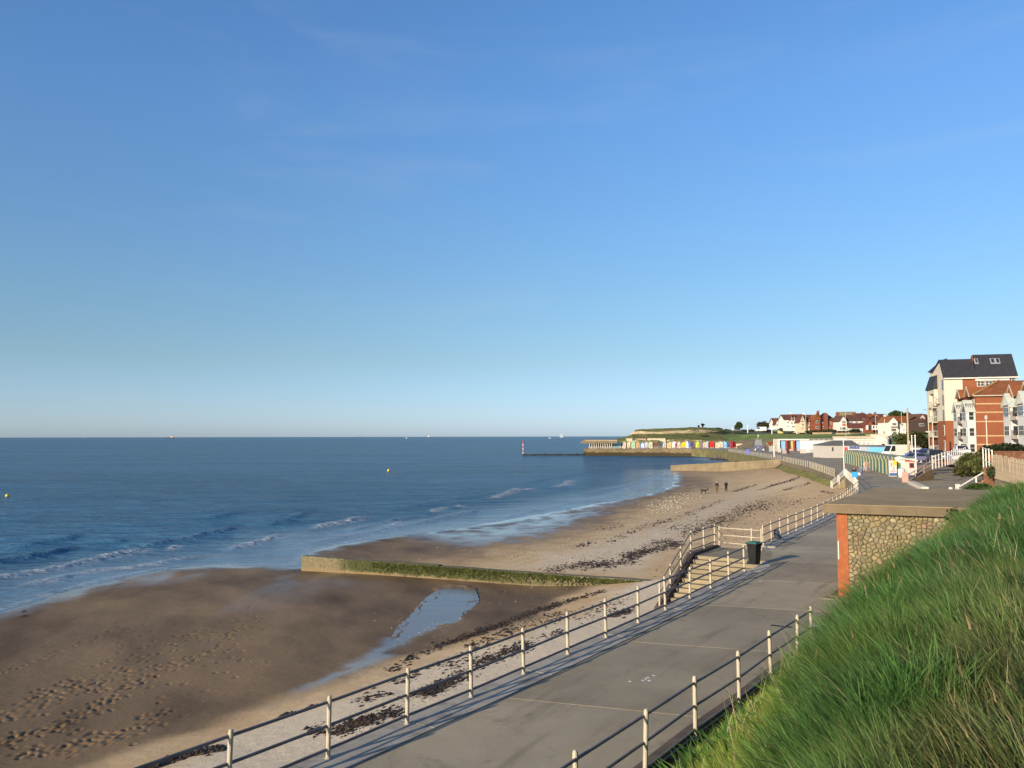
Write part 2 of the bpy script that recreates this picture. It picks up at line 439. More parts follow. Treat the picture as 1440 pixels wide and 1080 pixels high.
# how dry the sand is: near side by distance from the wall, far side by a traced line
DRYFAR = [(505, 800), (600, 792), (700, 772), (790, 752), (840, 738), (890, 716), (930, 700), (985, 686), (1000, 676), (960, 664), (1100, 655), (1300, 700), (1300, 860), (880, 860), (600, 830)]
dry_n = sstep(10.4, 8.6, s_ + 3.0 * nzb + 1.2 * nz)
dry_f = sstep(-16, 20, poly_sd(U + 40 * nz, V + 12 * nz, DRYFAR))
dry = np.where(far_, dry_f, dry_n)
SHELLF = [(720, 800), (800, 775), (880, 752), (960, 728), (1010, 705), (1050, 690), (1105, 678), (1130, 676), (1060, 700), (1000, 730), (940, 770), (900, 800)]
shell_n = sstep(8.0, 6.2, s_ + 3.5 * nzb + 2.0 * nz) * sstep(-0.5, 1.5, s_)
shell_f = sstep(-14, 16, poly_sd(U + 40 * nz, V + 16 * nz, SHELLF)) * 0.85
shell = np.where(far_, shell_f, shell_n) * dry
FILM = [(560, 752), (650, 742), (720, 731), (800, 717), (850, 706), (885, 701), (850, 712), (820, 728), (770, 752), (700, 764), (650, 766), (600, 757)]
film = np.maximum(sstep(-10, 8, poly_sd(U + 60 * nz, V + 24 * nz, FILM)) * (0.78 + 0.9 * nz), 0)
film = np.maximum(film, sstep(2.6, 0.2, d1_ + 2.2 * nz + 3 * nzb))
film = np.maximum(film, (~far_) * sstep(17, 3, d1_ + 4 * nzb) * sstep(0.50, 0.66, fbm(X * 0.22 + 4, Y * 0.09, 77)) * 0.7)
TAIL = [(552, 900), (572, 904), (535, 928), (485, 953), (435, 977), (375, 1006), (325, 1034), (312, 1030), (375, 996), (440, 963), (500, 934)]
film = np.maximum(film, .95 * sstep(-10, 5, poly_sd(U + 26 * nz, V + 14 * nz, TAIL)) * (~far_))
film = np.maximum(film, pool)
film = np.clip(film, 0, 1) * (1 - dry)
lo = np.clip(0.5 + 1.5 * (fbm(X * 0.07 + 9, Y * 0.045, 61, 3) - 0.5) + 1.3 * (fbm(X * .55 + .25 * Y, Y * .22 - .1 * X, 62, 4) - .5), 0, 1)
verts = np.stack([X, Y, Hh], -1).reshape(-1, 3)
keep = ((s_ > -1.2) & (d1_ > -16)).ravel()
faces = grid_faces(nr, nc, keep)
verts, faces, a_dry, a_shell, a_film, a_lo = compact(verts, faces, dry.ravel(), shell.ravel(), film.ravel(), lo.ravel())

t = NT('beach_sand'); P = t.pos()
dryA, shA, fiA, loA = t.attr('dry'), t.attr('shell'), t.attr('film'), t.attr('tone')
big = t.noise(P, 0.5, 5, 0.6); fine = t.noise(P, 9.0, 5, 0.7); grit = t.noise(P, 45.0, 3, 0.7)
wet = t.mix(loA, (0.098, 0.064, 0.033), (0.265, 0.175, 0.092))
wet = t.mix(t.ramp(fine, 0.35, 0.7, 0, 0.35), wet, (0.090, 0.060, 0.034))
dryc = t.mix(t.ramp(big, 0.3, 0.7), (0.50, 0.34, 0.175), (0.58, 0.42, 0.245))
dryc = t.mix(t.ramp(fine, 0.4, 0.75, 0, 0.5), dryc, (0.38, 0.265, 0.155))
shc = t.mix(t.ramp(grit, 0.38, 0.66), (0.48, 0.375, 0.245), (0.80, 0.68, 0.51))
shc = t.mix(t.ramp(fine, 0.45, 0.7, 0, 0.6), shc, (0.46, 0.36, 0.24))
col = t.mix(dryA, wet, dryc); col = t.mix(shA, col, shc)
rough = t.math('ADD', t.math('MULTIPLY', dryA, 0.30), 0.58)
rough = t.math('SUBTRACT', rough, t.math('MULTIPLY', fiA, 0.50))
wv = t.n('ShaderNodeTexWave', wave_type='BANDS', bands_direction='X'); wv.inputs['Scale'].default_value = 1.9; wv.inputs['Distortion'].default_value = 3.2; wv.inputs['Detail'].default_value = 2.0
t.l(t.mapped(P, rot=(0, 0, R(60))), wv.inputs['Vector'])
rp = t.math('MULTIPLY', wv.outputs['Fac'], t.ramp(t.noise(P, 0.17, 3), 0.45, 0.62))
rp = t.math('MULTIPLY', rp, t.math('SUBTRACT', 1.0, t.math('MAXIMUM', dryA, fiA)))
nb = t.bump(t.noise(P, 30.0, 5, 0.75), 0.5, 0.03); nb = t.bump(t.noise(P, 3.2, 4, 0.6), 0.35, 0.06, nb); nb = t.bump(rp, 0.85, 0.035, nb)
flatn = t.n('ShaderNodeNewGeometry').outputs['Normal']
mx = t.n('ShaderNodeMix', data_type='VECTOR'); t.l(t.math('MULTIPLY', fiA, 0.93), mx.inputs[0]); t.l(nb, mx.inputs[4]); t.l(flatn, mx.inputs[5])
M_BEACH = t.done(col, rough, mx.outputs[1], t.math('ADD', 0.07, t.math('MULTIPLY', fiA, 0.45)))
me = np_mesh('beach', verts, faces, M_BEACH, True, {'dry': a_dry, 'shell': a_shell, 'film': a_film, 'tone': a_lo})
tag(mesh_obj('beach', me), kind='structure')

# ---------------------------------------------------------------- water
def water_mat(name, deep, shallow, calm=False):
    t = NT(name); P = t.pos()
    foam = t.attr('foam'); sh = t.attr('shallow')
    dist_ = t.n('ShaderNodeVectorMath', operation='DISTANCE'); t.l(P, dist_.inputs[0]); dist_.inputs[1].default_value = (0, 0, SEA_Z)
    col = t.mix(sh, deep, shallow)
    big = t.noise(t.mapped(P, (0.010, 0.045, 1), (0, 0, R(8))), 1.0, 4, 0.6)
    col = t.mix(t.ramp(big, 0.35, 0.65, 0, 0.6), col, mul(deep, 0.55))
    P1 = t.mapped(P, (0.45, 1.0, 1), (0, 0, R(14)))
    a1, a2, a3 = t.noise(P1, 0.55, 3, 0.6, 0.3), t.noise(P1, 1.9, 4, 0.65, 0.3), t.noise(P1, 7.0, 3, 0.6)
    k = 0.12 if calm else 1.0
    a0 = t.noise(t.mapped(P, (0.16, 0.55, 1), (0, 0, R(16))), 1.0, 4, 0.6, 0.4)
    col = t.mix(t.ramp(a0, .42, .70, 0, .40 if not calm else 0), col, mul(deep, 1.55)); col = t.mix(t.ramp(a2, .5, .3, 0, .35 if not calm else 0), col, mul(deep, .5))
    nb = t.bump(a0, 0.8 * k, 1.2); nb = t.bump(a1, 0.6 * k, 0.55, nb); nb = t.bump(a2, 0.8 * k, 0.22, nb); nb = t.bump(a3, 0.7 * k, 0.045, nb)
    calmn = t.bump(a2, 0.30, 0.05); 
    mx = t.n('ShaderNodeMix', data_type='VECTOR'); t.l(t.math('MULTIPLY', sh, 0.9), mx.inputs[0]); t.l(nb, mx.inputs[4]); t.l(calmn, mx.inputs[5])
    fm = t.math('MULTIPLY', t.math('MULTIPLY', foam, .8), t.ramp(t.noise(P, 2.6, 6, 0.8, .5), 0.42, 0.57))
    col = t.mix(fm, col, (0.78, 0.74, 0.66))
    t.b.inputs['IOR'].default_value = 1.33
    rough = t.math('ADD', 0.10 if not calm else 0.05, t.math('MULTIPLY', fm, 0.6))
    t.done(col, rough, mx.outputs[1], t.math('ADD', 0.25, t.math('MULTIPLY', sh, 0.25)))
    # a choppy sea seen at a low angle shows as much of its own scattered colour as of the sky
    df = t.n('ShaderNodeBsdfDiffuse'); t.l(col, df.inputs[0]); t.l(mx.outputs[1], df.inputs['Normal'])
    ms = t.n('ShaderNodeMixShader'); t.l(t.math('ADD', .34, t.math('MULTIPLY', sh, .58)), ms.inputs[0])
    t.l(df.outputs[0], ms.inputs[1]); t.l(t.b.outputs[0], ms.inputs[2]); t.l(ms.outputs[0], t.out.inputs['Surface'])
    return t.mat
M_SEA = water_mat('sea_water', (0.046, 0.136, 0.228), (0.17, 0.215, 0.24))
nr, nc = 700, 620
dist = np.r_[np.geomspace(26, 420, 520), np.geomspace(425, 32000, nr - 520)][:, None]; tan = np.linspace(-0.84, 0.95, nc)[None, :]
X, Y = tan * dist, dist + 0 * tan
d1 = -pl_dist(X, Y, WATER)[0]
Z = np.full(X.shape, SEA_Z)
fade = np.clip(90 / Y, 0, 1)
a, b = math.cos(R(14)), math.sin(R(14))
Z += 0.05 * fade * (fbm(X * .06 * a + Y * .06 * b, Y * .25 * a - X * .25 * b, 41, 3) - .5) * sstep(0, -14, d1) * 4
foam = np.zeros_like(X)
U, V = PIX(X, Y, Z)
# breaking ripples running in towards the beach: (crest line in the picture's perspective, height m, half width m, foam)
CRESTS = [([(-140, 812), (0, 790), (60, 780), (125, 768)], .28, 1.1, .0), ([(-140, 840), (0, 813), (70, 803), (130, 788), (160, 781)], .20, .9, .6), ([(130, 789), (165, 780), (210, 770)], .22, .8, 1.0),
          ([(195, 772), (235, 763), (300, 750), (345, 738)], .24, 1.0, .12), ([(0, 830), (60, 818), (120, 806), (200, 795), (260, 785), (310, 777)], .12, .6, .55),
          ([(310, 776), (345, 768), (385, 755), (405, 748)], .16, .8, .75), ([(232, 775), (250, 766)], .1, .5, .9), ([(430, 746), (460, 739), (490, 733), (520, 725)], .24, .9, 1.0),
          ([(415, 765), (470, 757), (530, 746), (580, 736), (620, 727), (680, 715)], .10, .7, .3), ([(540, 742), (570, 732)], .12, .6, .7), ([(600, 722), (628, 712)], .12, .7, .8),
          ([(640, 713), (648, 710)], .12, .7, .9), ([(683, 703), (708, 696), (730, 686)], .16, .9, .9), ([(735, 690), (752, 686)], .1, .8, .8), ([(775, 686), (800, 680)], .12, 1.0, .7), ([(795, 684), (800, 675)], .15, 1.0, .9),
          ([(0, 850), (60, 836), (130, 822), (220, 800), (300, 789)], .05, .5, .35), ([(700, 728), (780, 712), (860, 694), (910, 680)], .06, .8, .25), ([(480, 748), (560, 730), (600, 722)], .10, .8, .1),
          ([(0, 773), (80, 760), (125, 748)], .22, 1.4, .0), ([(150, 765), (175, 759)], .18, 1.2, .0), ([(290, 730), (330, 722), (345, 719)], .20, 1.5, .0), ([(370, 740), (410, 728), (450, 716)], .15, 1.2, .0),
          ([(560, 714), (640, 700), (720, 690)], .12, 1.6, .06), ([(740, 678), (800, 668), (870, 663)], .12, 2.0, .0), ([(830, 692), (890, 680), (930, 668)], .10, 1.2, .15)]
near = (Y < 330)
for line, amp, hw, fo in CRESTS:
    L = [w2(u, v, SEA_Z) for u, v in line]
    bx = np.array(L); sel = np.zeros(X.shape, bool)
    sel[:520] = (X[:520] > bx[:, 0].min() - 7) & (X[:520] < bx[:, 0].max() + 7) & (Y[:520] > bx[:, 1].min() - 7) & (Y[:520] < bx[:, 1].max() + 7)
    xs, ys = X[sel], Y[sel]
    dd, arc = pl_dist(xs, ys, L)
    tot = sum(math.dist(p, q) for p, q in zip(L[:-1], L[1:]))
    end = sstep(0, min(4, tot * .3), arc) * sstep(0, min(4, tot * .3), tot - arc)
    end = np.where((arc <= 0) | (arc >= tot), 0, end)
    wob = dd + 1.1 * (fbm(xs * .35, ys * .35, 51, 3) - .5)
    # dd > 0 is seaward (left of the crest line): long back, steep front
    prof = np.where(wob > 0, np.exp(-(wob / (hw * 1.9)) ** 2), np.exp(-(wob / (hw * .55)) ** 2))
    Z[sel] += amp * prof * end * (.7 + .6 * fbm(xs * .8, ys * .8, 6, 2))
    if fo: foam[sel] = np.maximum(foam[sel], fo * end * np.where(wob < 0, np.exp(-(wob / (hw * 1.1)) ** 2), np.exp(-(wob / (hw * .5)) ** 2)))
foam = np.maximum(foam, .38 * np.exp(-((d1 + .5) / .35) ** 2) * (Y < 250))
shal = sstep(-16, -1.0, d1) * (Y < 330) * (0.75 + .5 * (fbm(X * .05, Y * .15, 71) - .5))
shal = np.clip(shal, 0, 1)
verts = np.stack([X, Y, Z], -1).reshape(-1, 3)
faces = grid_faces(nr, nc, (d1 < 1.5).ravel())
verts, faces, foam, shal = compact(verts, faces, foam.ravel(), shal.ravel())
tag(mesh_obj('sea', np_mesh('sea', verts, faces, M_SEA, True, {'foam': foam, 'shallow': shal})), kind='structure')
# tide pool lying in the channel at the foot of the shingle
pp = [W(u, v, POOL_Z) for u, v in POOL]
cx, cy = sum(p.x for p in pp) / len(pp), sum(p.y for p in pp) / len(pp)
x0, x1, y0, y1 = min(p.x for p in pp) - 1.5, max(p.x for p in pp) + 1.5, min(p.y for p in pp) - 1.5, max(p.y for p in pp) + 1.5
gx, gy = np.meshgrid(np.linspace(x0, x1, 60), np.linspace(y0, y1, 60))
uu, vv = PIX(gx, gy, np.full_like(gx, POOL_Z))
kp = (poly_sd(uu, vv, POOL) * gy / 30 > -14).ravel()
vv_ = np.stack([gx, gy, np.full_like(gx, POOL_Z)], -1).reshape(-1, 3)
v2, f2 = compact(vv_, grid_faces(60, 60, kp))
tag(mesh_obj('tide_pool', np_mesh('tide_pool', v2, f2, water_mat('pool_water', (0.12, 0.11, 0.10), (0.20, 0.18, 0.155), True), True,
    {'foam': np.zeros(len(v2)), 'shallow': np.ones(len(v2))})), kind='structure')

# ---------------------------------------------------------------- seaweed, shells, pebbles (too many to count)
STRAND = [  # picture line, pieces, spread across (px), size
    ([(205, 1082), (260, 1062), (312, 1051)], 260, 2.5, .16), ([(396, 1007), (417, 1002)], 60, 1.2, .13), ([(428, 999), (462, 987)], 90, 1.2, .13), ([(545, 945), (580, 925), (629, 903)], 150, 3, .12),
    ([(629, 904), (653, 897), (711, 876), (750, 861), (789, 849)], 650, 2.6, .15), ([(795, 847), (822, 839), (850, 831)], 160, 1.8, .14),
    ([(470, 1030), (500, 1018), (540, 1006), (563, 1000)], 420, 5, .13), ([(440, 1030), (455, 1020)], 50, 4, .12), ([(585, 978), (605, 972), (630, 962), (656, 946)], 420, 5, .13), ([(668, 936), (700, 922), (730, 911), (745, 905)], 420, 5, .13),
    ([(655, 915), (690, 898), (720, 886), (760, 874), (800, 862)], 330, 5, .12), ([(765, 897), (790, 888)], 40, 3, .14), ([(860, 866), (890, 858)], 110, 2.5, .15), ([(610, 940), (660, 925)], 60, 6, .12), ([(810, 868), (860, 850), (885, 838)], 120, 5, .11),
    ([(560, 960), (585, 950)], 40, 4, .12), ([(500, 990), (540, 975)], 50, 4, .12),
    ([(770, 803), (800, 797), (850, 793), (898, 787)], 560, 4.5, .15), ([(880, 783), (905, 776), (931, 770), (954, 764)], 620, 3.5, .16), ([(905, 768), (925, 763), (945, 760)], 200, 3, .14),
    ([(960, 752), (990, 741), (1020, 734), (1045, 727)], 420, 6, .15), ([(1000, 735), (1030, 722), (1060, 714), (1084, 708), (1105, 703)], 650, 5, .17), ([(1080, 722), (1100, 713), (1120, 706)], 120, 4, .14),
    ([(860, 762), (900, 741), (942, 732), (964, 724), (982, 717)], 260, 2.6, .16), ([(985, 716), (1018, 703)], 90, 1.6, .17), ([(810, 770), (830, 763)], 60, 2, .14), ([(930, 745), (960, 740), (990, 728)], 130, 4, .13),
    ([(1030, 692), (1063, 682)], 90, .9, .2), ([(1065, 690), (1089, 682), (1112, 676), (1124, 671)], 190, .9, .22), ([(1124, 671), (1122, 667), (1100, 662)], 50, .6, .2), ([(1100, 690), (1112, 687), (1138, 680)], 90, 1.0, .2),
    ([(1155, 691), (1172, 694)], 90, 1.0, .16), ([(1120, 705), (1150, 700), (1175, 697)], 80, 2.5, .14), ([(840, 745), (880, 738)], 40, 3, .13), ([(640, 790), (700, 785), (760, 778)], 30, 5, .1), ([(1010, 760), (1060, 745), (1090, 735)], 110, 8, .13),
    ([(950, 790), (1000, 775)], 60, 10, .11), ([(20, 872), (43, 856)], 2, 2, .3), ([(930, 806), (960, 795)], 40, 6, .11), ([(760, 806), (880, 778), (1000, 737), (1095, 712)], 900, 9, .075), ([(860, 760), (940, 738), (1020, 712), (1100, 692)], 420, 7, .085), ([(470, 1034), (600, 972), (760, 896), (880, 852)], 650, 9, .055), ([(1000, 770), (1080, 742), (1150, 715)], 260, 9, .08)]
us, vs, sz = [], [], []
for line, n, sp, size in STRAND:
    n = int(n * 1.45)
    P = resample(line, 200)[RNG.integers(0, 200, n)]
    g = fbm(P[:, 0] * .09, P[:, 1] * .09, 13)
    off = RNG.normal(0, sp, n)
    us.append(P[:, 0] + RNG.normal(0, sp * 1.4, n)); vs.append(P[:, 1] + off * .7); sz.append(size * .52 * RNG.uniform(.4, 1.5, n) * (.4 + 1.2 * g))
us, vs, sz = np.concatenate(us), np.concatenate(vs), np.concatenate(sz)
bp, ok = WB(us, vs); bp, sz = bp[ok], sz[ok]
def scatter_lumps(name, P, S, mat_, flat=0.35, stretch=1.7, n=6, ang=None, cols=None):
    N = len(P); th = RNG.uniform(0, 2 * np.pi, N) if ang is None else ang + RNG.normal(0, .45, N)
    k = np.arange(n) * 2 * np.pi / n
    rr = S[:, None] * RNG.uniform(.5, 1.15, (N, n))
    lx, ly = rr * np.cos(k) * stretch, rr * np.sin(k)
    gx_ = lx * np.cos(th)[:, None] - ly * np.sin(th)[:, None]; gy_ = lx * np.sin(th)[:, None] + ly * np.cos(th)[:, None]
    V_ = np.zeros((N, n + 1, 3))
    V_[:, :n, 0] = P[:, 0:1] + gx_; V_[:, :n, 1] = P[:, 1:2] + gy_; V_[:, :n, 2] = P[:, 2:3] - .015
    V_[:, n, :] = P; V_[:, n, 2] += S * flat * RNG.uniform(.6, 1.5, N)
    V_[:, n, :2] += RNG.normal(0, .2, (N, 2)) * S[:, None]
    b = (np.arange(N) * (n + 1))[:, None]
    Fc = np.stack([np.stack([b[:, 0] + i, b[:, 0] + (i + 1) % n, b[:, 0] + n], 1) for i in range(n)], 1).reshape(-1, 3)
    cc = None if cols is None else {'Col': np.repeat(cols, n + 1, 0)}
    return mesh_obj(name, np_mesh(name, V_.reshape(-1, 3), Fc, mat_, False, None, cc))
weed = mat('seaweed', (0.042, 0.026, 0.014), 0.6, 0.5, 2.0)
scatter_lumps('seaweed', bp, sz, weed, .5, 1.9, 6, R(55)).__setitem__('kind', 'stuff')
def sprinkle(spec):
    us, vs, sz = [], [], []
    for line, n, spx, spy, s0, s1 in spec:
        P = resample(line, 300)[RNG.integers(0, 300, n)]
        us.append(P[:, 0] + RNG.normal(0, spx, n)); vs.append(P[:, 1] + RNG.normal(0, spy, n)); sz.append(RNG.uniform(s0, s1, n) ** 1)
    P, ok = WB(np.concatenate(us), np.concatenate(vs)); return P[ok], np.concatenate(sz)[ok]
shp, shs = sprinkle([([(330, 1044), (420, 1002), (480, 966), (560, 928), (620, 900), (655, 875)], 420, 10, 4, .008, .022), ([(560, 880), (700, 840), (860, 830)], 120, 30, 8, .015, .045),
                     ([(480, 960), (560, 920), (640, 870), (664, 850)], 200, 14, 7, .008, .022), ([(700, 790), (800, 770), (900, 740), (950, 725)], 380, 30, 9, .02, .06),
                     ([(925, 715), (955, 704), (985, 692)], 620, 14, 5, .03, .10), ([(880, 728), (940, 716)], 120, 18, 5, .03, .07),
                     ([(480, 1020), (600, 970), (720, 920), (850, 870)], 900, 26, 10, .008, .028), ([(760, 800), (900, 770), (1040, 720)], 700, 26, 10, .015, .045),
                     ([(0, 1000), (200, 900), (400, 880)], 60, 40, 40, .012, .035), ([(480, 775), (600, 780), (700, 768)], 50, 40, 6, .02, .05)])
scatter_lumps('shells_and_chalk', shp, shs, mat('shell_white', (0.50, 0.44, 0.36), .6, .2, 3.0), .7, 1.2, 5).__setitem__('kind', 'stuff')
# ================================================================ promenade
t = NT('promenade_concrete'); P = t.pos()
e1 = t.mapped(P, (1, 1, 1), (0, 0, R(-57)))
strk = t.noise(t.mapped(e1, (0.22, 1.6, 1)), 1.0, 5, 0.6); big = t.noise(P, 0.22, 5, 0.6); gr = t.noise(P, 22, 4, 0.7)
oi = t.n('ShaderNodeObjectInfo').outputs['Random']
col = t.mix(t.ramp(big, 0.35, 0.65), (0.27, 0.222, 0.146), (0.375, 0.31, 0.208))
col = t.mix(t.ramp(strk, 0.45, 0.75, 0, .7), col, (0.32, 0.275, 0.195))
col = t.mix(t.ramp(strk, 0.48, 0.28, 0, .6), col, (0.15, 0.125, 0.085))
col = t.mix(t.ramp(gr, .35, .75, 0, .35), col, (0.17, 0.145, 0.115))
st = t.noise(P, 0.9, 6, 0.7, .8); col = t.mix(t.ramp(st, 0.56, 0.72, 0, .5), col, (0.13, 0.108, 0.075))
h = t.n('ShaderNodeHueSaturation'); t.l(t.ramp(oi, 0, 1, .93, 1.07), h.inputs['Value']); nzn = t.n('ShaderNodeTexNoise'); nzn.inputs['Scale'].default_value = .8; nzn.inputs['Detail'].default_value = 6; t.l(P, nzn.inputs['Vector'])
va = t.n('ShaderNodeVectorMath', operation='MULTIPLY_ADD'); t.l(nzn.outputs['Color'], va.inputs[0]); va.inputs[1].default_value = (3.2, 3.2, 0); t.l(P, va.inputs[2])
ck = t.voro(t.mapped(va.outputs[0], (.12, .12, .12)), 1.0, 'DISTANCE_TO_EDGE')   # fine wandering cracks
col = t.mix(t.math('MULTIPLY', t.ramp(ck, .0022, .0006), .5), col, (.09, .075, .055))
h = t.n('ShaderNodeHueSaturation'); t.l(t.ramp(oi, 0, 1, .90, 1.10), h.inputs['Value']); t.l(col, h.inputs['Color'])
nb = t.bump(gr, .35, .012); nb = t.bump(t.noise(P, 3.0, 4, .6), .18, .03, nb)
M_PROM = t.done(h.outputs[0], .82, nb, .25)
M_JOINT = mat('joint_filler', (0.42, 0.38, 0.31), .9, .3, 6.0)
M_KERB = mat('kerb_concrete', (0.34, 0.31, 0.26), .8, .16, 1.4, bump=.25, bsc=40, rnd=.08, dirt=(0.15, .14, .125), dsc=1.2)
M_WALLC = mat('sea_wall_concrete', (0.16, 0.135, 0.095), .85, .2, .8, bump=.35, bsc=12, dirt=(.15, .13, .09), dsc=.8)

EDGE = offset(POSTS_NEAR, 0.28)
KIN = offset(POSTS_NEAR, -0.62)
EDGE_F = offset(POSTS_FAR, 0.28)
KIN_F = offset(POSTS_FAR, -0.62)
RIGHT = [(-7.4, 0.0), (-4.2, 4.9), (-2.6, 7.3), (-0.6, 10.3), (0.9, 12.5), (2.28, 14.5), (3.58, 16.4), (4.96, 18.3), (6.22, 20.2), (7.5, 21.95), (8.27, 23.0), (10.2, 25.9), (12.3, 29.5), (17.6, 39.0), (24.5, 50.5), (31.5, 62.5), (38.5, 74.5), (44.0, 84.0)]
# base sheet just under the slabs, then the paved sheet running on into the distance
prom = MB()
left = [(-12.0, 2.0)] + EDGE[1:] + [(11.2, 37.3), (13.0, 42.0)] + EDGE_F
a_ = resample([(x, y, 0) for x, y in left], 60); b_ = resample([(x + .0, y, 0) for x, y in RIGHT], 60)
for i in range(59):
    q = [a_[i], b_[i], b_[i + 1], a_[i + 1]]
    prom.add([(p[0], p[1], -0.045) for p in q], [(0, 1, 2, 3)], 0)
FARL = [EDGE_F[-1], (36.3, 87.2), (40.5, 97), (47.0, 116), (54.8, 150), (62.5, 190), (66.5, 217), (74, 262), (80, 305), (83, 335), (84, 352), (80, 366), (72, 374), (55, 379), (35, 381)]
FARR = [(47.5, 84), (51.5, 90), (60, 104), (71, 120), (97, 150), (104, 190), (108, 217), (118, 262), (126, 305), (132, 335), (134, 356), (128, 374), (110, 392), (70, 405), (36, 407)]
for (p, q, r_, s_2) in zip(FARL[:-1], FARR[:-1], FARR[1:], FARL[1:]):
    prom.add([(*p, 0), (*q, 0), (*r_, 0), (*s_2, 0)], [(0, 1, 2, 3)], 1)
PROM = prom.build('promenade', [M_JOINT, M_PROM]); tag(PROM, kind='structure')
def at_y(line, y):
    for (ax, ay), (bx, by) in zip(line[:-1], line[1:]):
        if ay <= y <= by: return ax + (bx - ax) * (y - ay) / (by - ay)
    return line[-1][0]
slab_line_l = KIN + [(11.3, 36.4), (13.6, 43.1)] + KIN_F
# transverse joints: each joined from a left station to a right station a little nearer
st_l = []
yy = 3.6
while yy < 86:
    st_l.append(yy); yy += 5.0
def jpt(line, y): return (at_y(line, y), y)
for k in range(len(st_l) - 1):
    g = 0.011
    yl0, yl1 = st_l[k] + g, st_l[k + 1] - g
    lag0, lag1 = (1.35 if st_l[k] < 36 else 1.9), (1.35 if st_l[k + 1] < 36 else 1.9)
    n = 5
    L = [jpt(slab_line_l, yl0 + (yl1 - yl0) * i / n) for i in range(n + 1)]
    Rr = [jpt(RIGHT, min(83.9, yl0 - lag0 + (yl1 - lag1 - yl0 + lag0) * i / n)) for i in range(n + 1)]
    L = [(x + g, y) for x, y in L]; Rr = [(x - g - .10, y) for x, y in Rr]
    for fA, fB in ((0, 1),):
        A_ = [(l[0] + (r[0] - l[0]) * fA, l[1] + (r[1] - l[1]) * fA) for l, r in zip(L, Rr)]
        B_ = [(l[0] + (r[0] - l[0]) * fB, l[1] + (r[1] - l[1]) * fB) for l, r in zip(L, Rr)]
        m = MB(); m.prism(A_[:1] + B_ + A_[:0:-1], -.04, 0.0)
        m.build('concrete_slab', M_PROM, PROM)
# kerb strip under the railing: long cast blocks
def kerb_run(line_out, line_in, step):
    o3, i3 = resample([(x, y, 0) for x, y in line_out], 400), resample([(x, y, 0) for x, y in line_in], 400)
    Ln = sum(math.dist(o3[i], o3[i + 1]) for i in range(399)); n = max(1, round(Ln / step))
    for k in range(n):
        a0, a1 = k * 399 / n + .18, (k + 1) * 399 / n - .18
        def pt(ar, f): i = min(int(f), 398); q = ar[i] + (ar[i + 1] - ar[i]) * (f - i); return (q[0], q[1])
        m = MB(); m.prism([pt(o3, a0), pt(i3, a0), pt(i3, (a0 + a1) / 2), pt(i3, a1), pt(o3, a1), pt(o3, (a0 + a1) / 2)], -.3, .022)
        m.build('kerb_block', M_KERB, PROM)
kerb_run(EDGE, [(x - .012, y) for x, y in KIN], 4.2)
kerb_run(EDGE_F, [(x - .012, y) for x, y in KIN_F], 4.2)
# apron to the right of the railing end, in front of the shelter
m = MB(); m.prism([(8.3, 23.02), (13.5, 22.4), (16.5, 27.5), (12.35, 29.45)], -.04, -.004)
m.build('apron_slab', M_PROM, PROM)
m = MB(); p0, p1, p2, p3 = W(1140, 876, .004), W(1166, 878, .004), W(1166, 882.5, .004), W(1141, 880.5, .004)
m.add([p0, p1, p2, p3], [(3, 2, 1, 0)]); m.build('painted_line', white_paint, PROM)
m = MB()
for u, v in [(908, 955), (911, 953), (905, 957), (920, 950), (886, 958), (913, 957), (1070, 817)]:
    for k in range(3):
        p = W(u + random.uniform(-1.2, 1.2), v + random.uniform(-.7, .7), .004)
        m.lathe([(random.uniform(.02, .05), 0), (.012, .006)], (p.x, p.y, p.z), 7)
tag(m.build('bird_droppings', white_paint), kind='stuff')

p = W(1099, 880.5, .005); m = MB(); m.box(-.32, .32, -.09, .09, -.03, .003)
for k in range(8): m.box(-.29 + k * .075, -.25 + k * .075, -.07, .07, .003, .008)
m.build('drain_grating', mat('cast_iron', (.03, .028, .026), .7, .2), PROM, (p.x, p.y, 0), (0, 0, R(-28)))
# ---------------------------------------------------------------- sea wall below the promenade edge
def wall_strip(name, line, z0, z1, m_, label, th=0.5, parent=None):
    o_ = offset(line, 0.0); i_ = offset(line, -th); mm = MB()
    n = len(line)
    vs = [(x, y, z0) for x, y in o_] + [(x, y, z1) for x, y in o_] + [(x, y, z1) for x, y in i_] + [(x, y, z0) for x, y in i_]
    fs = []
    for i in range(n - 1):
        fs += [(i, n + i, n + i + 1, i + 1), (n + i, 2 * n + i, 2 * n + i + 1, n + i + 1), (2 * n + i, 3 * n + i, 3 * n + i + 1, 2 * n + i + 1)]
    fs += [(0, 3 * n, 2 * n, n), (n - 1, 2 * n - 1, 3 * n - 1, 4 * n - 1)]
    mm.add(vs, fs)
    o = mm.build(name, m_, parent)
    return tag(o, label, 'sea wall') if label else o
wall_strip('sea_wall', offset(POSTS_NEAR, 0.26), -4.2, -.08, M_WALLC, 'concrete sea wall holding up the near promenade above the shingle')
wall_strip('sea_wall', offset(POSTS_FAR, 0.26), -4.2, -.08, M_WALLC, 'concrete sea wall beyond the beach steps, under the long straight railing')
M_MOSSW = mat('mossy_wall', (0.15, 0.135, 0.06), .9, .3, .5, bump=.5, bsc=4, dirt=(.10, .12, .03), dsc=.35)
wall_strip('sea_wall', [(36.5, 87.0), (40.5, 97), (47.0, 116), (54.8, 150), (62.5, 190)], -4.2, -.01, M_WALLC, 'grey sea wall curving away below the white railings towards the second groyne')
wall_strip('sea_wall', [(62.6, 190.4), (66.5, 217), (74, 262), (80, 305), (83, 335), (84, 352), (80, 366)], -4.2, -.01, M_MOSSW, 'weed grown sea wall in the far corner of the bay')
m = MB()
ap = [((46.6, 118.5), (45.9, 119), -2.2), ((54.4, 150), (52.6, 151.5), -2.3), ((58.5, 170), (55.9, 172), -2.3), ((62.2, 189), (60.2, 189.8), -2.0)]
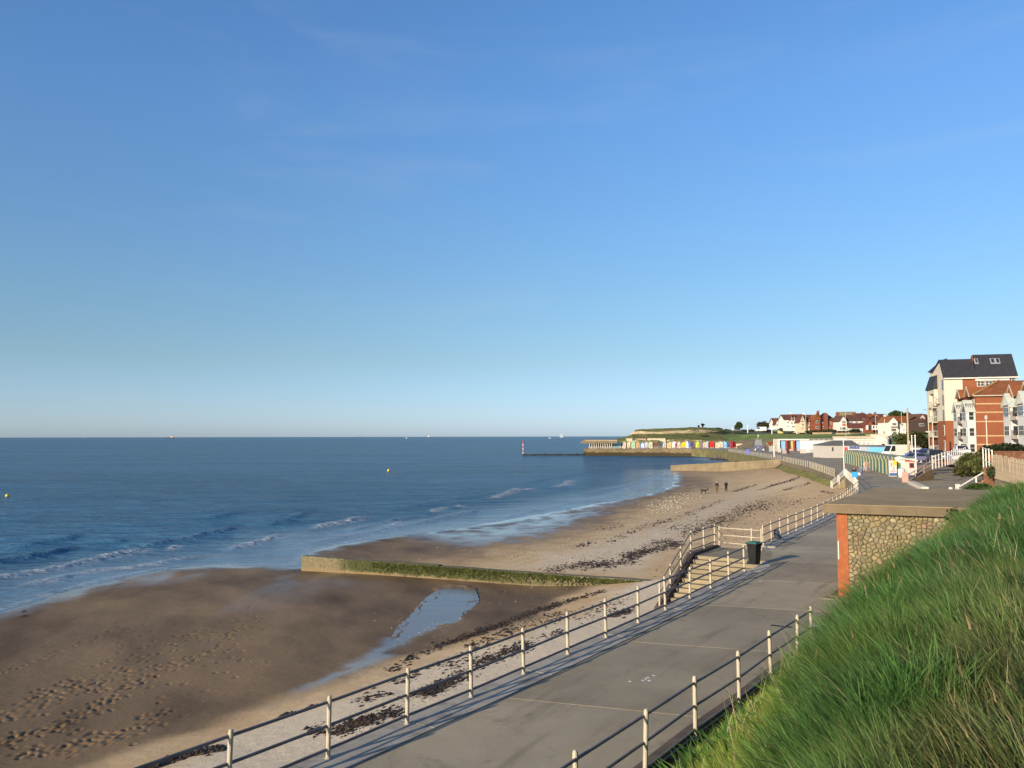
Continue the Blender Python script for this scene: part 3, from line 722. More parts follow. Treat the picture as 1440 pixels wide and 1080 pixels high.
for (a, b, zb), (c, d, zd) in zip(ap[:-1], ap[1:]):
    m.add([(b[0], b[1], zb), (d[0], d[1], zd), (c[0], c[1], -.9), (a[0], a[1], -.9)], [(3, 2, 1, 0)])
tag(m.build('weedy_apron', mat('green_weed', (.16, .15, .035), .9, .35, .6, bump=.6, bsc=6, dirt=(.13, .12, .07), dsc=.5)), kind='structure')

# ---------------------------------------------------------------- railings
def post_mesh(h, w=.055, top=True):
    m = MB()
    k = w; c = w * .55                      # square concrete post with chamfered corners and a flat cap
    oct_ = [(c, -k), (k, -c), (k, c), (c, k), (-c, k), (-k, c), (-k, -c), (-c, -k)]
    m.prism(oct_, 0, h - .02)
    m.prism([(x * .8, y * .8) for x, y in oct_], h - .02, h + .008)
    m.prism([(x * 1.5, y * 1.5) for x, y in oct_], -.02, .018)
    for f in (.14, .52, .90): m.prism([(x * 1.06, y * 1.06) for x, y in oct_], h * f - .04, h * f + .04)
    return m
def railing(posts, z, h, label, rails=(.14, .52, .90), r=.03, pm=cream_paint, rm=rail_steel, group=None, w=.037, ztop=None, rails_on=True, name='railing'):
    """posts: (x, y) or (x, y, z of its foot)"""
    P3 = [(p[0], p[1], p[2] if len(p) > 2 else z) for p in posts]
    o = empty(name, P3[0], 0, label, 'railing', group)
    base = Vector(P3[0])
    if isinstance(pm, bpy.types.Material): me = post_mesh(h, w).mesh('post', pm)
    for i, p in enumerate(P3):
        q = P3[min(i + 1, len(P3) - 1)]; q0 = P3[max(i - 1, 0)]
        rz = math.atan2(q[1] - q0[1], q[0] - q0[0])
        mesh_obj('post', me, o, Vector(p) - base, (RNG.normal(0, .012), RNG.normal(0, .012), rz))
    if rails_on:
        for f in rails:
            m = MB()
            m.tube([Vector((p[0], p[1], p[2] + h * f + RNG.normal(0, .004))) - base for p in P3], r, 8)
            m.build('rail', rm, o, smooth=True)
    return o
railing(POSTS_NEAR, .02, 1.1, 'long railing with cream posts on the seaward kerb of the near promenade')
railing(POSTS_FAR, .02, 1.1, 'straight railing with cream posts beyond the beach steps, running behind the stone shelter')
RR = [(-2.3, 7.7), (-1.2, 9.35), (-.12, 11.0), (.95, 12.6), (2.28, 14.5), (3.58, 16.42), (4.96, 18.3), (6.25, 20.2), (7.5, 21.95), (8.27, 23.0)]
railing(RR, -.12, 1.2, 'railing with cream posts on the inland edge of the promenade, beside the grass gutter', rails=(.16, .53, .90), r=.026)
# kerb upstand and gutter behind that railing
M_GUT = mat('gutter_kerb', (0.115, .085, .065), .9, .25, 2.0, bump=.4, bsc=20)
m = MB()
ki, ko = offset(RR, .20), offset(RR, .045)
for i in range(len(RR) - 1):
    m.prism([ki[i], ko[i], ko[i + 1], ki[i + 1]], -.75, .065)
tag(m.build('gutter_kerb', M_GUT, PROM))
M_DIRT = mat('gutter_dirt', (.21, .17, .115), .95, .35, 1.6, bump=.6, bsc=14, dirt=(.16, .14, .10), dsc=1.1)
g1, g2 = offset(RR, .06), offset(RR, -2.2)
loft('gutter', [[(x, y, -.34) for x, y in g1], [(x, y, -.16) for x, y in g2]], 60, 14, M_DIRT, .10, 1.1)['kind'] = 'structure'

# ---------------------------------------------------------------- beach steps
ST = Vector((8.9, 40.35, 0)); E2 = Vector((EX, EY, 0)); N2 = Vector((EY, -EX, 0))     # N2 points inland
steps = empty('beach_steps', ST, 0, 'flight of worn concrete steps with a landing, leading from the promenade down to the shingle', 'steps')
M_STEP = mat('step_concrete', (.23, .19, .125), .85, .15, 1.6, bump=.3, bsc=20, rnd=.10, dirt=(.22, .19, .10), dsc=1.4)
WST = 3.25
def pl(e, n_, z): return tuple(E2 * e + N2 * n_ + Vector((0, 0, z)))
def obox(m, e0, e1, n0, n1, z0, z1, mi=0):
    vs = [pl(e, n_, z) for z in (z0, z1) for e, n_ in ((e0, n0), (e0, n1), (e1, n1), (e1, n0))]
    m.add(vs, [(0, 1, 2, 3), (7, 6, 5, 4), (4, 5, 1, 0), (5, 6, 2, 1), (6, 7, 3, 2), (7, 4, 0, 3)], mi)
m = MB(); obox(m, 0, 3.55, .02, WST + .9, -.5, -.015); m.build('landing', M_STEP, steps)
m = MB(); obox(m, .0, 3.5, -.42, .0, -4, .10); m.build('landing_kerb', mat('rusty_kerb', (.13, .085, .06), .9, .25, 2.0, bump=.4, bsc=15), steps)
for k in range(11):
    m = MB(); obox(m, -.36 * (k + 1), -.36 * k + .02, .02, WST - .006 * k, -.45 - .17 * k, -.17 * (k + 1)); m.build('step', M_STEP, steps)
m = MB()
cheek = [(.05, -.02), (-4.1, -2.0), (-4.1, -3.6), (.05, -3.6)]
vs = [pl(e, n_, z) for n_ in (-.38, .0) for e, z in [(0, .10), (-4.15, -1.85), (-4.15, -3.6), (0, -3.6)]]
m.add(vs, [(0, 1, 2, 3), (7, 6, 5, 4), (0, 4, 5, 1), (1, 5, 6, 2), (2, 6, 7, 3), (3, 7, 4, 0)])
m.build('stepped_cheek', mat('dark_cheek', (.085, .062, .048), .9, .3, 2.0, bump=.4, bsc=15), steps)
sp = [tuple(ST + Vector(pl(e, -.2, z))) for e, z in [(-3.95, -1.8), (-2.65, -1.17), (-1.3, -.54), (0.02, .08), (1.9, .08), (3.5, .08)]]
railing([p for p in sp], 0, 1.08, 'sloping stair railing following the outer side of the beach steps', rails=(.16, .53, .92), r=.03)
gp = [tuple(ST + Vector(pl(e, n_, -.02)))[:2] for e, n_ in [(3.62, .0), (3.45, 1.75), (3.45, 2.25)]]
railing(gp, -.02, 1.1, 'short cream railing closing off the far end of the step landing', rails=(.22, .58, .92), rm=cream_paint, r=.03)

# ---------------------------------------------------------------- groynes
def groyne(a, b, zt, zb, w, n, label, m_, ztb=None):
    a, b = Vector((a[0], a[1], 0)), Vector((b[0], b[1], 0)); d = b - a; L = d.length; d.normalize(); nn = Vector((-d.y, d.x, 0))
    o = empty('groyne', (a.x, a.y, 0), 0, label, 'groyne')
    for k in range(n):
        t0, t1 = L * k / n + .012, L * (k + 1) / n - .012
        m = MB(); ns = 6
        prof = [(-w / 2, 0), (-w / 2 + .04, 1), (w / 2 - .04, 1), (w / 2, 0)]
        dz = RNG.normal(0, .018)
        rows = []
        for i in range(ns + 1):
            t_ = t0 + (t1 - t0) * i / ns
            top = zt + ((ztb if ztb is not None else zt) - zt) * t_ / L + dz
            rows.append([tuple(d * t_ + nn * (p + RNG.normal(0, .008)) + Vector((0, 0, zb if q == 0 else top + RNG.normal(0, .008)))) for p, q in prof])
        vs = [p for r_ in rows for p in r_]
        fs = [(i * 4 + j, i * 4 + j + 1, i * 4 + 5 + j, i * 4 + 4 + j) for i in range(ns) for j in range(3)] + [(3, 2, 1, 0), (ns * 4, ns * 4 + 1, ns * 4 + 2, ns * 4 + 3)]
        fs = [tuple(reversed(f)) for f in fs]
        m.add(vs, fs); m.build('concrete_block', m_, o)
    return o
t = NT('groyne_concrete'); P = t.pos(); 
sx = t.n('ShaderNodeSeparateXYZ'); t.l(P, sx.inputs[0])
nz1 = t.noise(P, 1.1, 6, .7, .6); nz2 = t.noise(P, 7, 5, .7)
gn = t.n('ShaderNodeNewGeometry'); sn = t.n('ShaderNodeSeparateXYZ'); t.l(gn.outputs['True Normal'], sn.inputs[0])
conc = t.mix(t.ramp(nz2, .3, .7), (.095, .08, .045), (.19, .16, .095))
algae = t.mix(t.ramp(nz2, .35, .7), (.018, .024, .006), (.060, .066, .012))
hh = t.math('ADD', t.math('MULTIPLY', sx.outputs[2], 1.3), t.math('MULTIPLY', nz1, 1.1))
gm = t.ramp(hh, -3.45, -3.15)                                   # weed grows on the upper, wetter face, bare at the scoured foot
gm = t.math('MULTIPLY', gm, t.ramp(t.math('ADD', sx.outputs[0], t.math('MULTIPLY', nz1, 5)), -10.2, -7.5))
gm = t.math('MULTIPLY', gm, t.ramp(t.math('ADD', sx.outputs[0], t.math('MULTIPLY', nz1, 9)), 9.5, 3.0))
gm = t.math('MULTIPLY', gm, t.ramp(sn.outputs[2], .9, .4, .12, 1))
colr = t.mix(t.math('MULTIPLY', gm, .95), conc, algae)
colr = t.mix(t.ramp(sx.outputs[2], -2.85, -3.1, 0, .75), colr, (.20, .14, .07))
M_GROY = t.done(colr, .85, t.bump(nz2, .5, .04), .3)
groyne((-14.1, 56.0), (11.5, 44.66), -2.24, -4.2, .62, 8, 'near concrete groyne coated in green weed, running from the beach into the water', M_GROY)
M_GROY2 = mat('pale_groyne', (.20, .16, .10), .85, .2, .5, bump=.4, bsc=5, dirt=(.13, .10, .055), dsc=.3)
gr_ = bpy.data.objects['groyne']; N_ = 2600
ta = RNG.uniform(.20, .86, N_); ga, gb = np.array([-14.1, 56.0]), np.array([11.5, 44.66]); dd_ = (gb - ga) / np.linalg.norm(gb - ga); nn_ = np.array([dd_[1], -dd_[0]])
clm = fbm(ta * 30, ta * 7, 81); zz_ = -2.27 - np.abs(RNG.normal(0, .20, N_)) * (.5 + 1.1 * clm); xy_ = ga + (gb - ga) * ta[:, None] + nn_ * .31
Vw, Fw = [], []
for k in range(N_):
    s1 = RNG.uniform(.02, .06); tx = np.array([dd_[0], dd_[1], 0]) * s1; c0 = np.array([xy_[k, 0] - ga[0] * 0, xy_[k, 1], zz_[k]]); ou = np.array([nn_[0], nn_[1], 0]) * RNG.uniform(.012, .045)
    Vw += [c0 - tx * .8 + (0, 0, s1 * .5), c0 + tx + (0, 0, s1 * .3), c0 + ou + (0, 0, -s1 * .2), c0 - tx * RNG.uniform(-.5, .5) + ou * .3 + (0, 0, -s1 * 2.2)]
    Fw += [(4 * k, 4 * k + 2, 4 * k + 1), (4 * k, 4 * k + 3, 4 * k + 2), (4 * k + 1, 4 * k + 2, 4 * k + 3)]
ow = mesh_obj('hanging_weed', np_mesh('hanging_weed', np.array(Vw) - np.array([-14.1, 56.0, 0]), np.array(Fw), mat('weed_green', (.045, .055, .010), .7, .5, 3.0), False), gr_); ow['kind'] = 'stuff'
groyne((42.3, 218), (63.5, 191.5), -1.95, -4.5, .9, 7, 'far bare concrete groyne past the two walkers', M_GROY2, .35)
m = MB(); m.add([(58.2, 186, -2.4), (61.8, 186.5, -2.3), (63.2, 190.6, -.1), (60.4, 189.8, -2.0)], [(0, 1, 2), (0, 2, 3)])
tag(m.build('slipway', mat('dark_stone', (.085, .075, .06), .9, .25, 1.0)), kind='structure')
# ================================================================ stone shelter
SA = Vector((11.75, 29.9, 0))                      # foot of the brick pier nearest the camera
AX = Vector((.838, -.546, 0)); BX = Vector((.546, .838, 0))     # along its end wall (inland) / along the promenade
shel = empty('beach_shelter', SA, 0, 'stone and brick promenade shelter with a flat concrete roof, dug into the grass bank', 'shelter')
def sl(a, b, z): return tuple(AX * a + BX * b + Vector((0, 0, z)))
def sbox(m, a0, a1, b0, b1, z0, z1, mi=0, tilt=None):
    vs = [sl(a, b, z) for z in (z0, z1) for a, b in ((a0, b0), (a1, b0), (a1, b1), (a0, b1))]
    if tilt: vs = [(x, y, z + tilt * ((Vector((x, y, 0))).dot(AX))) for x, y, z in vs]
    m.add(vs, [(3, 2, 1, 0), (4, 5, 6, 7), (0, 1, 5, 4), (1, 2, 6, 5), (2, 3, 7, 6), (3, 0, 4, 7)], mi)
t = NT('roof_concrete'); P = t.pos()
n1, n2, n3 = t.noise(P, .55, 6, .65, .5), t.noise(P, 9, 5, .7), t.noise(t.mapped(P, (3.5, 3.5, .3)), 1.0, 4, .6)
col = t.mix(t.ramp(n1, .35, .65), (.27, .19, .095), (.36, .26, .135)); col = t.mix(t.ramp(n2, .4, .75, 0, .4), col, (.21, .165, .105))
col = t.mix(t.ramp(n3, .5, .7, 0, .5), col, (.33, .26, .155))
M_ROOFC = t.done(col, .9, t.bump(n2, .4, .03), .2)
m = MB(); sbox(m, -.40, 9.0, -.28, 10.58, 3.02, 3.325, 0, .012)
m.build('roof_edge', mat('sun_dimmed_fascia', (.155, .12, .075), .9, .2, 1.2, bump=.35, bsc=16, dirt=(.10, .08, .055), dsc=.9), shel)  # same concrete as the slab, colour darkened to hold down the sunlight on it
m = MB(); sbox(m, -.37, 9.0, -.25, 10.55, 3.30, 3.34, 0, .012); slab_ = m.build('roof_slab', M_ROOFC, shel)
m = MB(); sbox(m, .02, 6.2, .06, .44, -.4, 3.03); core = m.build('end_wall', mat('lime_mortar', (.165, .13, .08), .95, .2, 3.0, bump=.5, bsc=30), shel)
# rubble stones set in the mortar: irregular cells cut by half planes
rs = np.random.default_rng(4)
pts2 = []
W0, W1, H0, H1 = .42, 4.9, .06, 3.0
cand = np.stack([rs.uniform(W0, W1, 12000), rs.uniform(H0, H1, 12000)], 1)
crad = .086 + .10 * (vnoise(cand[:, 0] * 1.6, cand[:, 1] * 1.6, 5) - .3)
acc = np.zeros((0, 3))
for q, rad in zip(cand, crad):
    if len(acc) and (((q[0] - acc[:, 0]) / 1.2) ** 2 + (q[1] - acc[:, 1]) ** 2 <= np.minimum(rad, acc[:, 2]) ** 2).any(): continue
    acc = np.vstack([acc, [q[0], q[1], rad]]); pts2.append((float(q[0]), float(q[1]), float(rad)))
def clip(poly, nx, ny, c):
    out = []
    for (ax, ay), (bx, by) in zip(poly, poly[1:] + poly[:1]):
        da, db = nx * ax + ny * ay - c, nx * bx + ny * by - c
        if da <= 0: out.append((ax, ay))
        if da * db < 0: k = da / (da - db); out.append((ax + (bx - ax) * k, ay + (by - ay) * k))
    return out
STONE = [mat('stone_' + n_, c, .85, .2, 4.0, bump=.5, bsc=22, rnd=.16) for n_, c in
         (('buff', (.205, .170, .092)), ('grey', (.185, .165, .105)), ('ochre', (.26, .175, .075)), ('pale', (.255, .22, .135)), ('brown', (.16, .13, .078)), ('pink', (.24, .165, .11)))]
wts = [.42, .30, .05, .12, .09, .02]
for i, (px, py, _) in enumerate(pts2):
    if py < .93 * px - .93: continue            # behind the bank, never seen
    cell = [(px - .5, py - .5), (px + .5, py - .5), (px + .5, py + .5), (px - .5, py + .5)]
    for j, (qx, qy, _) in enumerate(pts2):
        if i == j or abs(qx - px) > .45 or abs(qy - py) > .45: continue
        dx, dy = qx - px, qy - py; L = math.hypot(dx, dy)
        cell = clip(cell, dx / L, dy / L, (dx * px + dy * py) / L + L / 2 - .007 - .006 * rs.random())
    for nx, ny, c in ((-1, 0, -.385), (1, 0, 5.4), (0, -1, -.04), (0, 1, 3.0)): cell = clip(cell, nx, ny, c)
    if len(cell) < 3: continue
    # soften the corners
    sm = []
    for a, b in zip(cell, cell[1:] + cell[:1]):
        sm += [(a[0] * .88 + b[0] * .12, a[1] * .88 + b[1] * .12), (a[0] * .12 + b[0] * .88, a[1] * .12 + b[1] * .88)]
    cx = sum(p[0] for p in sm) / len(sm); cy = sum(p[1] for p in sm) / len(sm)
    dpt = rs.uniform(.005, .045); m = MB(); n = len(sm)
    rows = [(1.0, .07), (1.0, .045 - dpt), (.93, .045 - dpt - .016), (.66, .045 - dpt - .026)]
    vs = [sl(cx + (x - cx) * k + (0 if k == 1 else rs.normal(0, .006)), d, cy + (y - cy) * k + (0 if k == 1 else rs.normal(0, .006))) for k, d in rows for x, y in sm]
    vs.append(sl(cx, .045 - dpt - .030, cy))
    fs = [(r * n + k, r * n + (k + 1) % n, (r + 1) * n + (k + 1) % n, (r + 1) * n + k) for r in range(3) for k in range(n)] + [(3 * n + k, 3 * n + (k + 1) % n, 4 * n) for k in range(n)]
    m.add(vs, fs); m.build('stone', STONE[rs.choice(6, p=wts)], core)
# brick pier: courses of orange brick over a mortar core
M_BRK = mat('orange_brick', (.30, .092, .036), .85, .18, 6.0, bump=.3, bsc=30, rnd=.0, dirt=(.28, .08, .03), dsc=4.0)
M_MORT = mat('pier_mortar', (.26, .12, .06), .95, .15, 6.0)
pier = MB(); sbox(pier, .008, .372, .008, .44, .0, 3.02); pier = pier.build('brick_pier', M_MORT, shel)
m = MB()
for k in range(40):
    z0, z1 = .008 + k * .0752, .008 + k * .0752 + .066
    of = .0 if k % 2 else .115
    for a0, a1 in (((0, .18), (.19, .38)) if k % 2 else ((0, .085), (.095, .285), (.295, .38))):
        j = rs.normal(0, .0012); sbox(m, a0, a1, -.002 + j, .1, z0, z1)
    for b0, b1 in (((.1005, .21), (.22, .44)) if k % 2 else ((.1005, .32), (.33, .44))):
        j = rs.normal(0, .0012); sbox(m, -.002 + j, .1, b0, b1, z0, z1); sbox(m, .28, .382, b0, .44 if b1 > .43 else b1, z0, z1)
tag(m.build('brickwork', M_BRK, pier), kind='stuff')
m = MB(); sbox(m, .03, .06, -.0125, -.0045, 1.35, 2.0); m.build('paint_streak', white_paint, pier)
# the open side to the sea: piers, back wall, bench, plinth
m = MB(); sbox(m, 2.9, 3.2, .46, 10.2, -.2, 3.0); m.build('back_wall', STONE[0], shel)
m = MB(); sbox(m, .02, 6.2, 9.86, 10.24, -.4, 3.03); m.build('far_wall', STONE[1], shel)
for b in (3.3, 6.6, 9.85):
    m = MB(); sbox(m, .0, .38, b, b + .38, 0, 3.02); m.build('brick_pier', M_BRK, shel)
for b in (.6, 5.2):
    m = MB(); sbox(m, 2.45, 2.88, b, b + 4.2, .40, .46); sbox(m, 2.6, 2.75, b + .3, b + .4, 0, .4); sbox(m, 2.6, 2.75, b + 3.8, b + 3.9, 0, .4)
    m.build('bench', mat('bench_wood', (.17, .10, .05), .7, .2, 3.0), shel)
m = MB(); sbox(m, -.28, 3.4, -.12, 10.3, -.2, .045); m.build('plinth', mat('brown_plinth', (.16, .10, .075), .9, .25, 2.0, bump=.4, bsc=18), shel)
m = MB(); sbox(m, -.40, 3.0, -.62, -.13, -.2, .012); sbox(m, -.46, 3.0, -.72, -.63, -.2, .05)
m.build('drain_kerb', mat('drain_kerb', (.20, .17, .125), .9, .2, 2.0, bump=.3, bsc=18), shel)
m = MB(); sbox(m, 3.75, 6.3, -.16, .0, 2.15, 2.98)
m.build('tarred_patch', mat('tar', (.055, .05, .05), .8, .3, 3.0, bump=.3, bsc=20), shel)
# ================================================================ grass bank
BL = [(-11.5, -8.0), (-5.5, 0.0), (-0.7, 7.9), (1.35, 12.4), (3.25, 15.6), (6.2, 19.6), (8.75, 23.1), (12.2, 28.8), (13.0, 30.0), (15.6, 31.6), (18.0, 35.5), (20.6, 41.0), (23.5, 46.0)]
def bank_h(x, y):
    r = -pl_dist(x, y, BL)[0]
    und = .34 * (fbm(x * .32, y * .32, 4) - .5)
    up = .93 * r - .30
    top = 3.58 + .06 * np.maximum(r - 4.8, 0) * 0 + und + .25 * (fbm(x * .1, y * .1, 14) - .5)
    top = top - np.clip((y - 33) * .10, 0, 1.6)
    k = .8; h = np.clip(.5 + .5 * (up - top) / k, 0, 1)
    z = up * (1 - h) + top * h - k * h * (1 - h)
    return z + .5 * und * sstep(0, 2, r)
gx, gy = np.meshgrid(np.linspace(-12, 40, 210), np.linspace(-6, 47, 220))
gz = bank_h(gx, gy); r = -pl_dist(gx, gy, BL)[0]
# keep it out of the shelter's room
la = (gx - SA.x) * AX.x + (gy - SA.y) * AX.y; lb = (gx - SA.x) * BX.x + (gy - SA.y) * BX.y
gz = np.where((lb > .2) & (lb < 10.6) & (la > -1) & (la < 9.1), np.minimum(gz, np.where(la < 3.1, -1.0, 3.0)), gz)
v_, f_ = compact(np.stack([gx, gy, gz], -1).reshape(-1, 3), grid_faces(220, 210, (r > -.5).ravel()))
M_SOIL = mat('grassy_soil', (.11, .14, .04), .95, .3, 1.2, bump=.6, bsc=10, dirt=(.17, .16, .06), dsc=.7)
tag(mesh_obj('grass_bank', np_mesh('grass_bank', v_, f_, M_SOIL)), kind='structure')

def on_shelter(x, y):
    la = (x - SA.x) * AX.x + (y - SA.y) * AX.y; lb = (x - SA.x) * BX.x + (y - SA.y) * BX.y
    return (lb > -.05) & (lb < 10.5) & (la > -.6) & (la < 9.0)
def bank_samples(n, ymin, ymax, seed):
    g = np.random.default_rng(seed)
    x = g.uniform(-4, 30, n * 6); y = ymin + (ymax - ymin) * g.random(n * 6)
    rr = -pl_dist(x, y, BL)[0]
    ok = (rr > -.15) & (rr < 9) & (np.abs(x) < .68 * y + 1.5) & (x > -1.2 + .1 * y - 1.5)
    x, y, rr = x[ok], y[ok], rr[ok]
    z = bank_h(x, y)
    u, v = PIX(x, y, z + .3)
    ok = (u > 840) & (u < 1480) & (v < 1180) & (v > 660) & ~on_shelter(x, y) & ((x ** 2 + y ** 2 + (z + .5 - 5.8) ** 2) > 2.6)
    x, y, z, rr = x[ok][:n], y[ok][:n], z[ok][:n], rr[ok][:n]
    return x, y, z, rr
vA, fA, cA = [], [], []; nv_tot = 0
def blades(x, y, z, H, Wd, lean, bend, colr, seed):
    global nv_tot
    g = np.random.default_rng(seed); N = len(x)
    yaw = g.uniform(0, 2 * np.pi, N); Wd = Wd * np.where(g.random(N) < .12, 2.0, 1.0)
    wx, wy = np.cos(yaw) * Wd * .5, np.sin(yaw) * Wd * .5
    dx, dy = np.cos(lean), np.sin(lean)
    V = np.zeros((N, 7, 3))
    for k, (tt, ww) in enumerate(((0, 1.0), (.42, .92), (.76, .6))):
        px = x + dx * bend * H * (tt ** 1.9); py = y + dy * bend * H * (tt ** 1.9); pz = z - .04 + H * (tt - .30 * bend * tt ** 2.2)
        V[:, 2 * k] = np.stack([px - wx * ww, py - wy * ww, pz], 1); V[:, 2 * k + 1] = np.stack([px + wx * ww, py + wy * ww, pz], 1)
    V[:, 6] = np.stack([x + dx * bend * H, y + dy * bend * H, z + H * (1 - .33 * bend)], 1)
    b = nv_tot + np.arange(N) * 7
    F = np.stack([np.stack([b + a, b + c, b + d], 1) for a, c, d in ((0, 1, 3), (0, 3, 2), (2, 3, 5), (2, 5, 4), (4, 5, 6))], 1).reshape(-1, 3)
    vA.append(V.reshape(-1, 3)); fA.append(F); cA.append(np.repeat(colr, 7, 0)); nv_tot += N * 7
def grass_colours(x, y, z, rr, g):
    u, v = PIX(x, y, z + .3)
    big = fbm(x * .45, y * .45, 17); clump = fbm(x * 1.5, y * 1.5, 27)
    lush = np.array([.100, .215, .046]); yel = np.array([.255, .335, .060]); oliv = np.array([.190, .175, .055]); straw = np.array([.34, .28, .13]); blu = np.array([.055, .130, .050])
    lower = sstep(3.15, 2.45, rr + .9 * (big - .5) + .7 * (clump - .5))                     # the strimmed strip along the foot
    seedy = sstep(1260, 1400, u + 160 * (clump - .5)) * sstep(760, 900, v)     # the flowering corner by the path
    k = g.random(len(x))
    c = lush[None] * (1 - clump[:, None]) + blu[None] * clump[:, None]
    c = c * np.clip(.35 + 1.3 * (.5 * big + .5 * vnoise(x * 2.6, y * 2.6, 91)), .4, 1.6)[:, None]
    warm = sstep(.52, .68, fbm(x * .8 + 5, y * .8, 57, 3))[:, None] * .45
    c = c * (1 - warm) + np.array([.165, .215, .045])[None] * warm
    c = c * (1 - lower[:, None] * .9) + yel[None] * lower[:, None] * .9
    c = c * (1 - seedy[:, None] * .5) + oliv[None] * seedy[:, None] * .5
    dead = (k < .02 + .10 * seedy + .05 * lower)
    c = np.where(dead[:, None], straw[None] * .8, c)
    return c * (g.uniform(.45, 1.55, len(x)) ** 1.0)[:, None], lower, seedy, clump
for n, y0, y1, wk, sd in ((80000, .8, 6.5, 1.7, 101), (85000, 6.5, 13, 2.0, 102), (90000, 13, 22, 2.5, 103), (80000, 22, 36, 2.9, 104), (16000, 36, 46, 4.5, 105)):
    x, y, z, rr = bank_samples(n, y0, y1, sd); g = np.random.default_rng(sd + 50)
    kp = g.random(len(x)) > .45 * sstep(3.0, 2.4, rr); x, y, z, rr = x[kp], y[kp], z[kp], rr[kp]; N = len(x)
    c, lower, seedy, clump = grass_colours(x, y, z, rr, g)
    tuft = .42 + .75 * vnoise(x * 1.3, y * 1.3, 33) + .4 * vnoise(x * 3.1, y * 3.1, 34)
    H = (.62 * (1 - lower) + .23 * lower) * g.uniform(.55, 1.25, N) * tuft * sstep(-.4, .5, rr + .3)
    H = H * (1 - .25 * seedy)
    wind = R(205) + 2.6 * (fbm(x * .9, y * .9, 37) - .5) * 2 + g.normal(0, .8, N)
    bend = np.clip(.55 + .35 * g.normal(0, 1, N) * .6 + .3 * (clump - .5), .1, 1.15)
    blades(x, y, z, H, .0052 * wk * g.uniform(.7, 1.4, N), wind, bend, c, sd + 9)
# broad leaved docks and plantain scattered through the sward
x, y, z, rr = bank_samples(1500, 2.0, 26, 401); g = np.random.default_rng(402); kp = fbm(x * .6, y * .6, 71, 2) > .52; x, y, z = x[kp], y[kp], z[kp]; N = len(x) * 6
x, y, z = [np.repeat(q, 6) for q in (x, y, z)]; x = x + g.normal(0, .06, N); y = y + g.normal(0, .06, N)
cc = np.array([.070, .150, .030])[None] * g.uniform(.6, 1.5, (N, 1)); blades(x, y, z, g.uniform(.25, .6, N), g.uniform(.03, .06, N), g.uniform(0, 6.28, N), g.uniform(.5, 1.2, N), cc, 403)
# dead upright stems
x, y, z, rr = bank_samples(700, 2.4, 30, 411); kp = rr > 1.2; x, y, z = x[kp], y[kp], z[kp]; N = len(x); g = np.random.default_rng(412)
blades(x, y, z, g.uniform(.5, .95, N), np.maximum(.004, .0010 * y), g.uniform(0, 6.28, N), g.uniform(.1, .5, N), np.array([.42, .36, .20])[None] * g.uniform(.5, 1.2, (N, 1)), 413)
# flowering stalks: thin straw lines with a seed head
x, y, z, rr = bank_samples(900, 2.4, 30, 301); g = np.random.default_rng(302)
u, v = PIX(x, y, z + .3); keepm = (rr > 1.9) & (g.random(len(x)) < .30 + .7 * sstep(1230, 1400, u) * sstep(760, 900, v))
x, y, z = x[keepm], y[keepm], z[keepm]; N = len(x)
colr = np.array([.34, .29, .16])[None] * g.uniform(.6, 1.2, (N, 1))
H = g.uniform(.65, 1.05, N); lean = R(205) + g.normal(0, .7, N); bend = g.uniform(.25, .7, N)
blades(x, y, z, H, np.maximum(.004, .0011 * y), lean, bend, colr, 303)
hx, hy, hz = x + np.cos(lean) * bend * H * .84, y + np.sin(lean) * bend * H * .84, z + H * (.87 - .33 * bend * .7)
blades(hx, hy, hz, H * .13, np.maximum(.008, .0013 * y), lean, bend * 1.4, colr * np.array([.95, .8, .75])[None], 304)
t = NT('grass_blades'); ca = t.attr('Col', 'Color')
tr = t.n('ShaderNodeBsdfTranslucent'); t.l(ca, tr.inputs['Color'])
t.done(ca, .55, None, .25)
ms = t.n('ShaderNodeMixShader'); ms.inputs[0].default_value = .42
t.l(t.b.outputs[0], ms.inputs[1]); t.l(tr.outputs[0], ms.inputs[2]); t.l(ms.outputs[0], t.out.inputs['Surface'])
M_GRASS = t.mat
me = np_mesh('grass', np.concatenate(vA), np.concatenate(fA), M_GRASS, True, None, {'Col': np.concatenate(cA)})
tag(mesh_obj('grass', me), kind='stuff')

# leafy plants on the bank
def leaf_cloud(C, S, n, seed, size, c0, c1, up=.5, shell=True, shape=None):
    """many leaf-sized faces through an ellipsoid (C centre, S radii): verts, faces, colours"""
    g = np.random.default_rng(seed)
    d = g.normal(0, 1, (n, 3)); d /= np.linalg.norm(d, axis=1)[:, None]
    rad = (g.random(n) ** (.35 if shell else .5))
    lump = .68 + .55 * vnoise(d[:, 0] * 2.2 + 9 + seed, d[:, 1] * 2.2 + d[:, 2] * 2.7 + 5, seed)
    p = np.array(C)[None] + d * rad[:, None] * lump[:, None] * np.array(S)[None]
    nrm = d + g.normal(0, .8, (n, 3)); nrm[:, 2] += up; nrm /= np.linalg.norm(nrm, axis=1)[:, None]
    a = np.cross(nrm, g.normal(0, 1, (n, 3))); a /= np.linalg.norm(a, axis=1)[:, None]; b = np.cross(nrm, a)
    s = size * g.uniform(.55, 1.35, n)[:, None]
    V = np.stack([p - a * s, p + b * s * .55 + nrm * s * .15, p + a * s, p - b * s * .55 + nrm * s * .15], 1)
    F = np.arange(n * 4).reshape(n, 4)
    k = (vnoise(p[:, 0] / max(S[0], .1) * 3 + 3, p[:, 2] / max(S[2], .1) * 3 + p[:, 1] / max(S[1], .1) * 2, seed + 2) * .7 + g.random(n) * .3)[:, None]
    cc = (np.array(c0)[None] * (1 - k) + np.array(c1)[None] * k) * g.uniform(.75, 1.25, (n, 1))
    return V.reshape(-1, 3), F, np.repeat(cc, 4, 0)
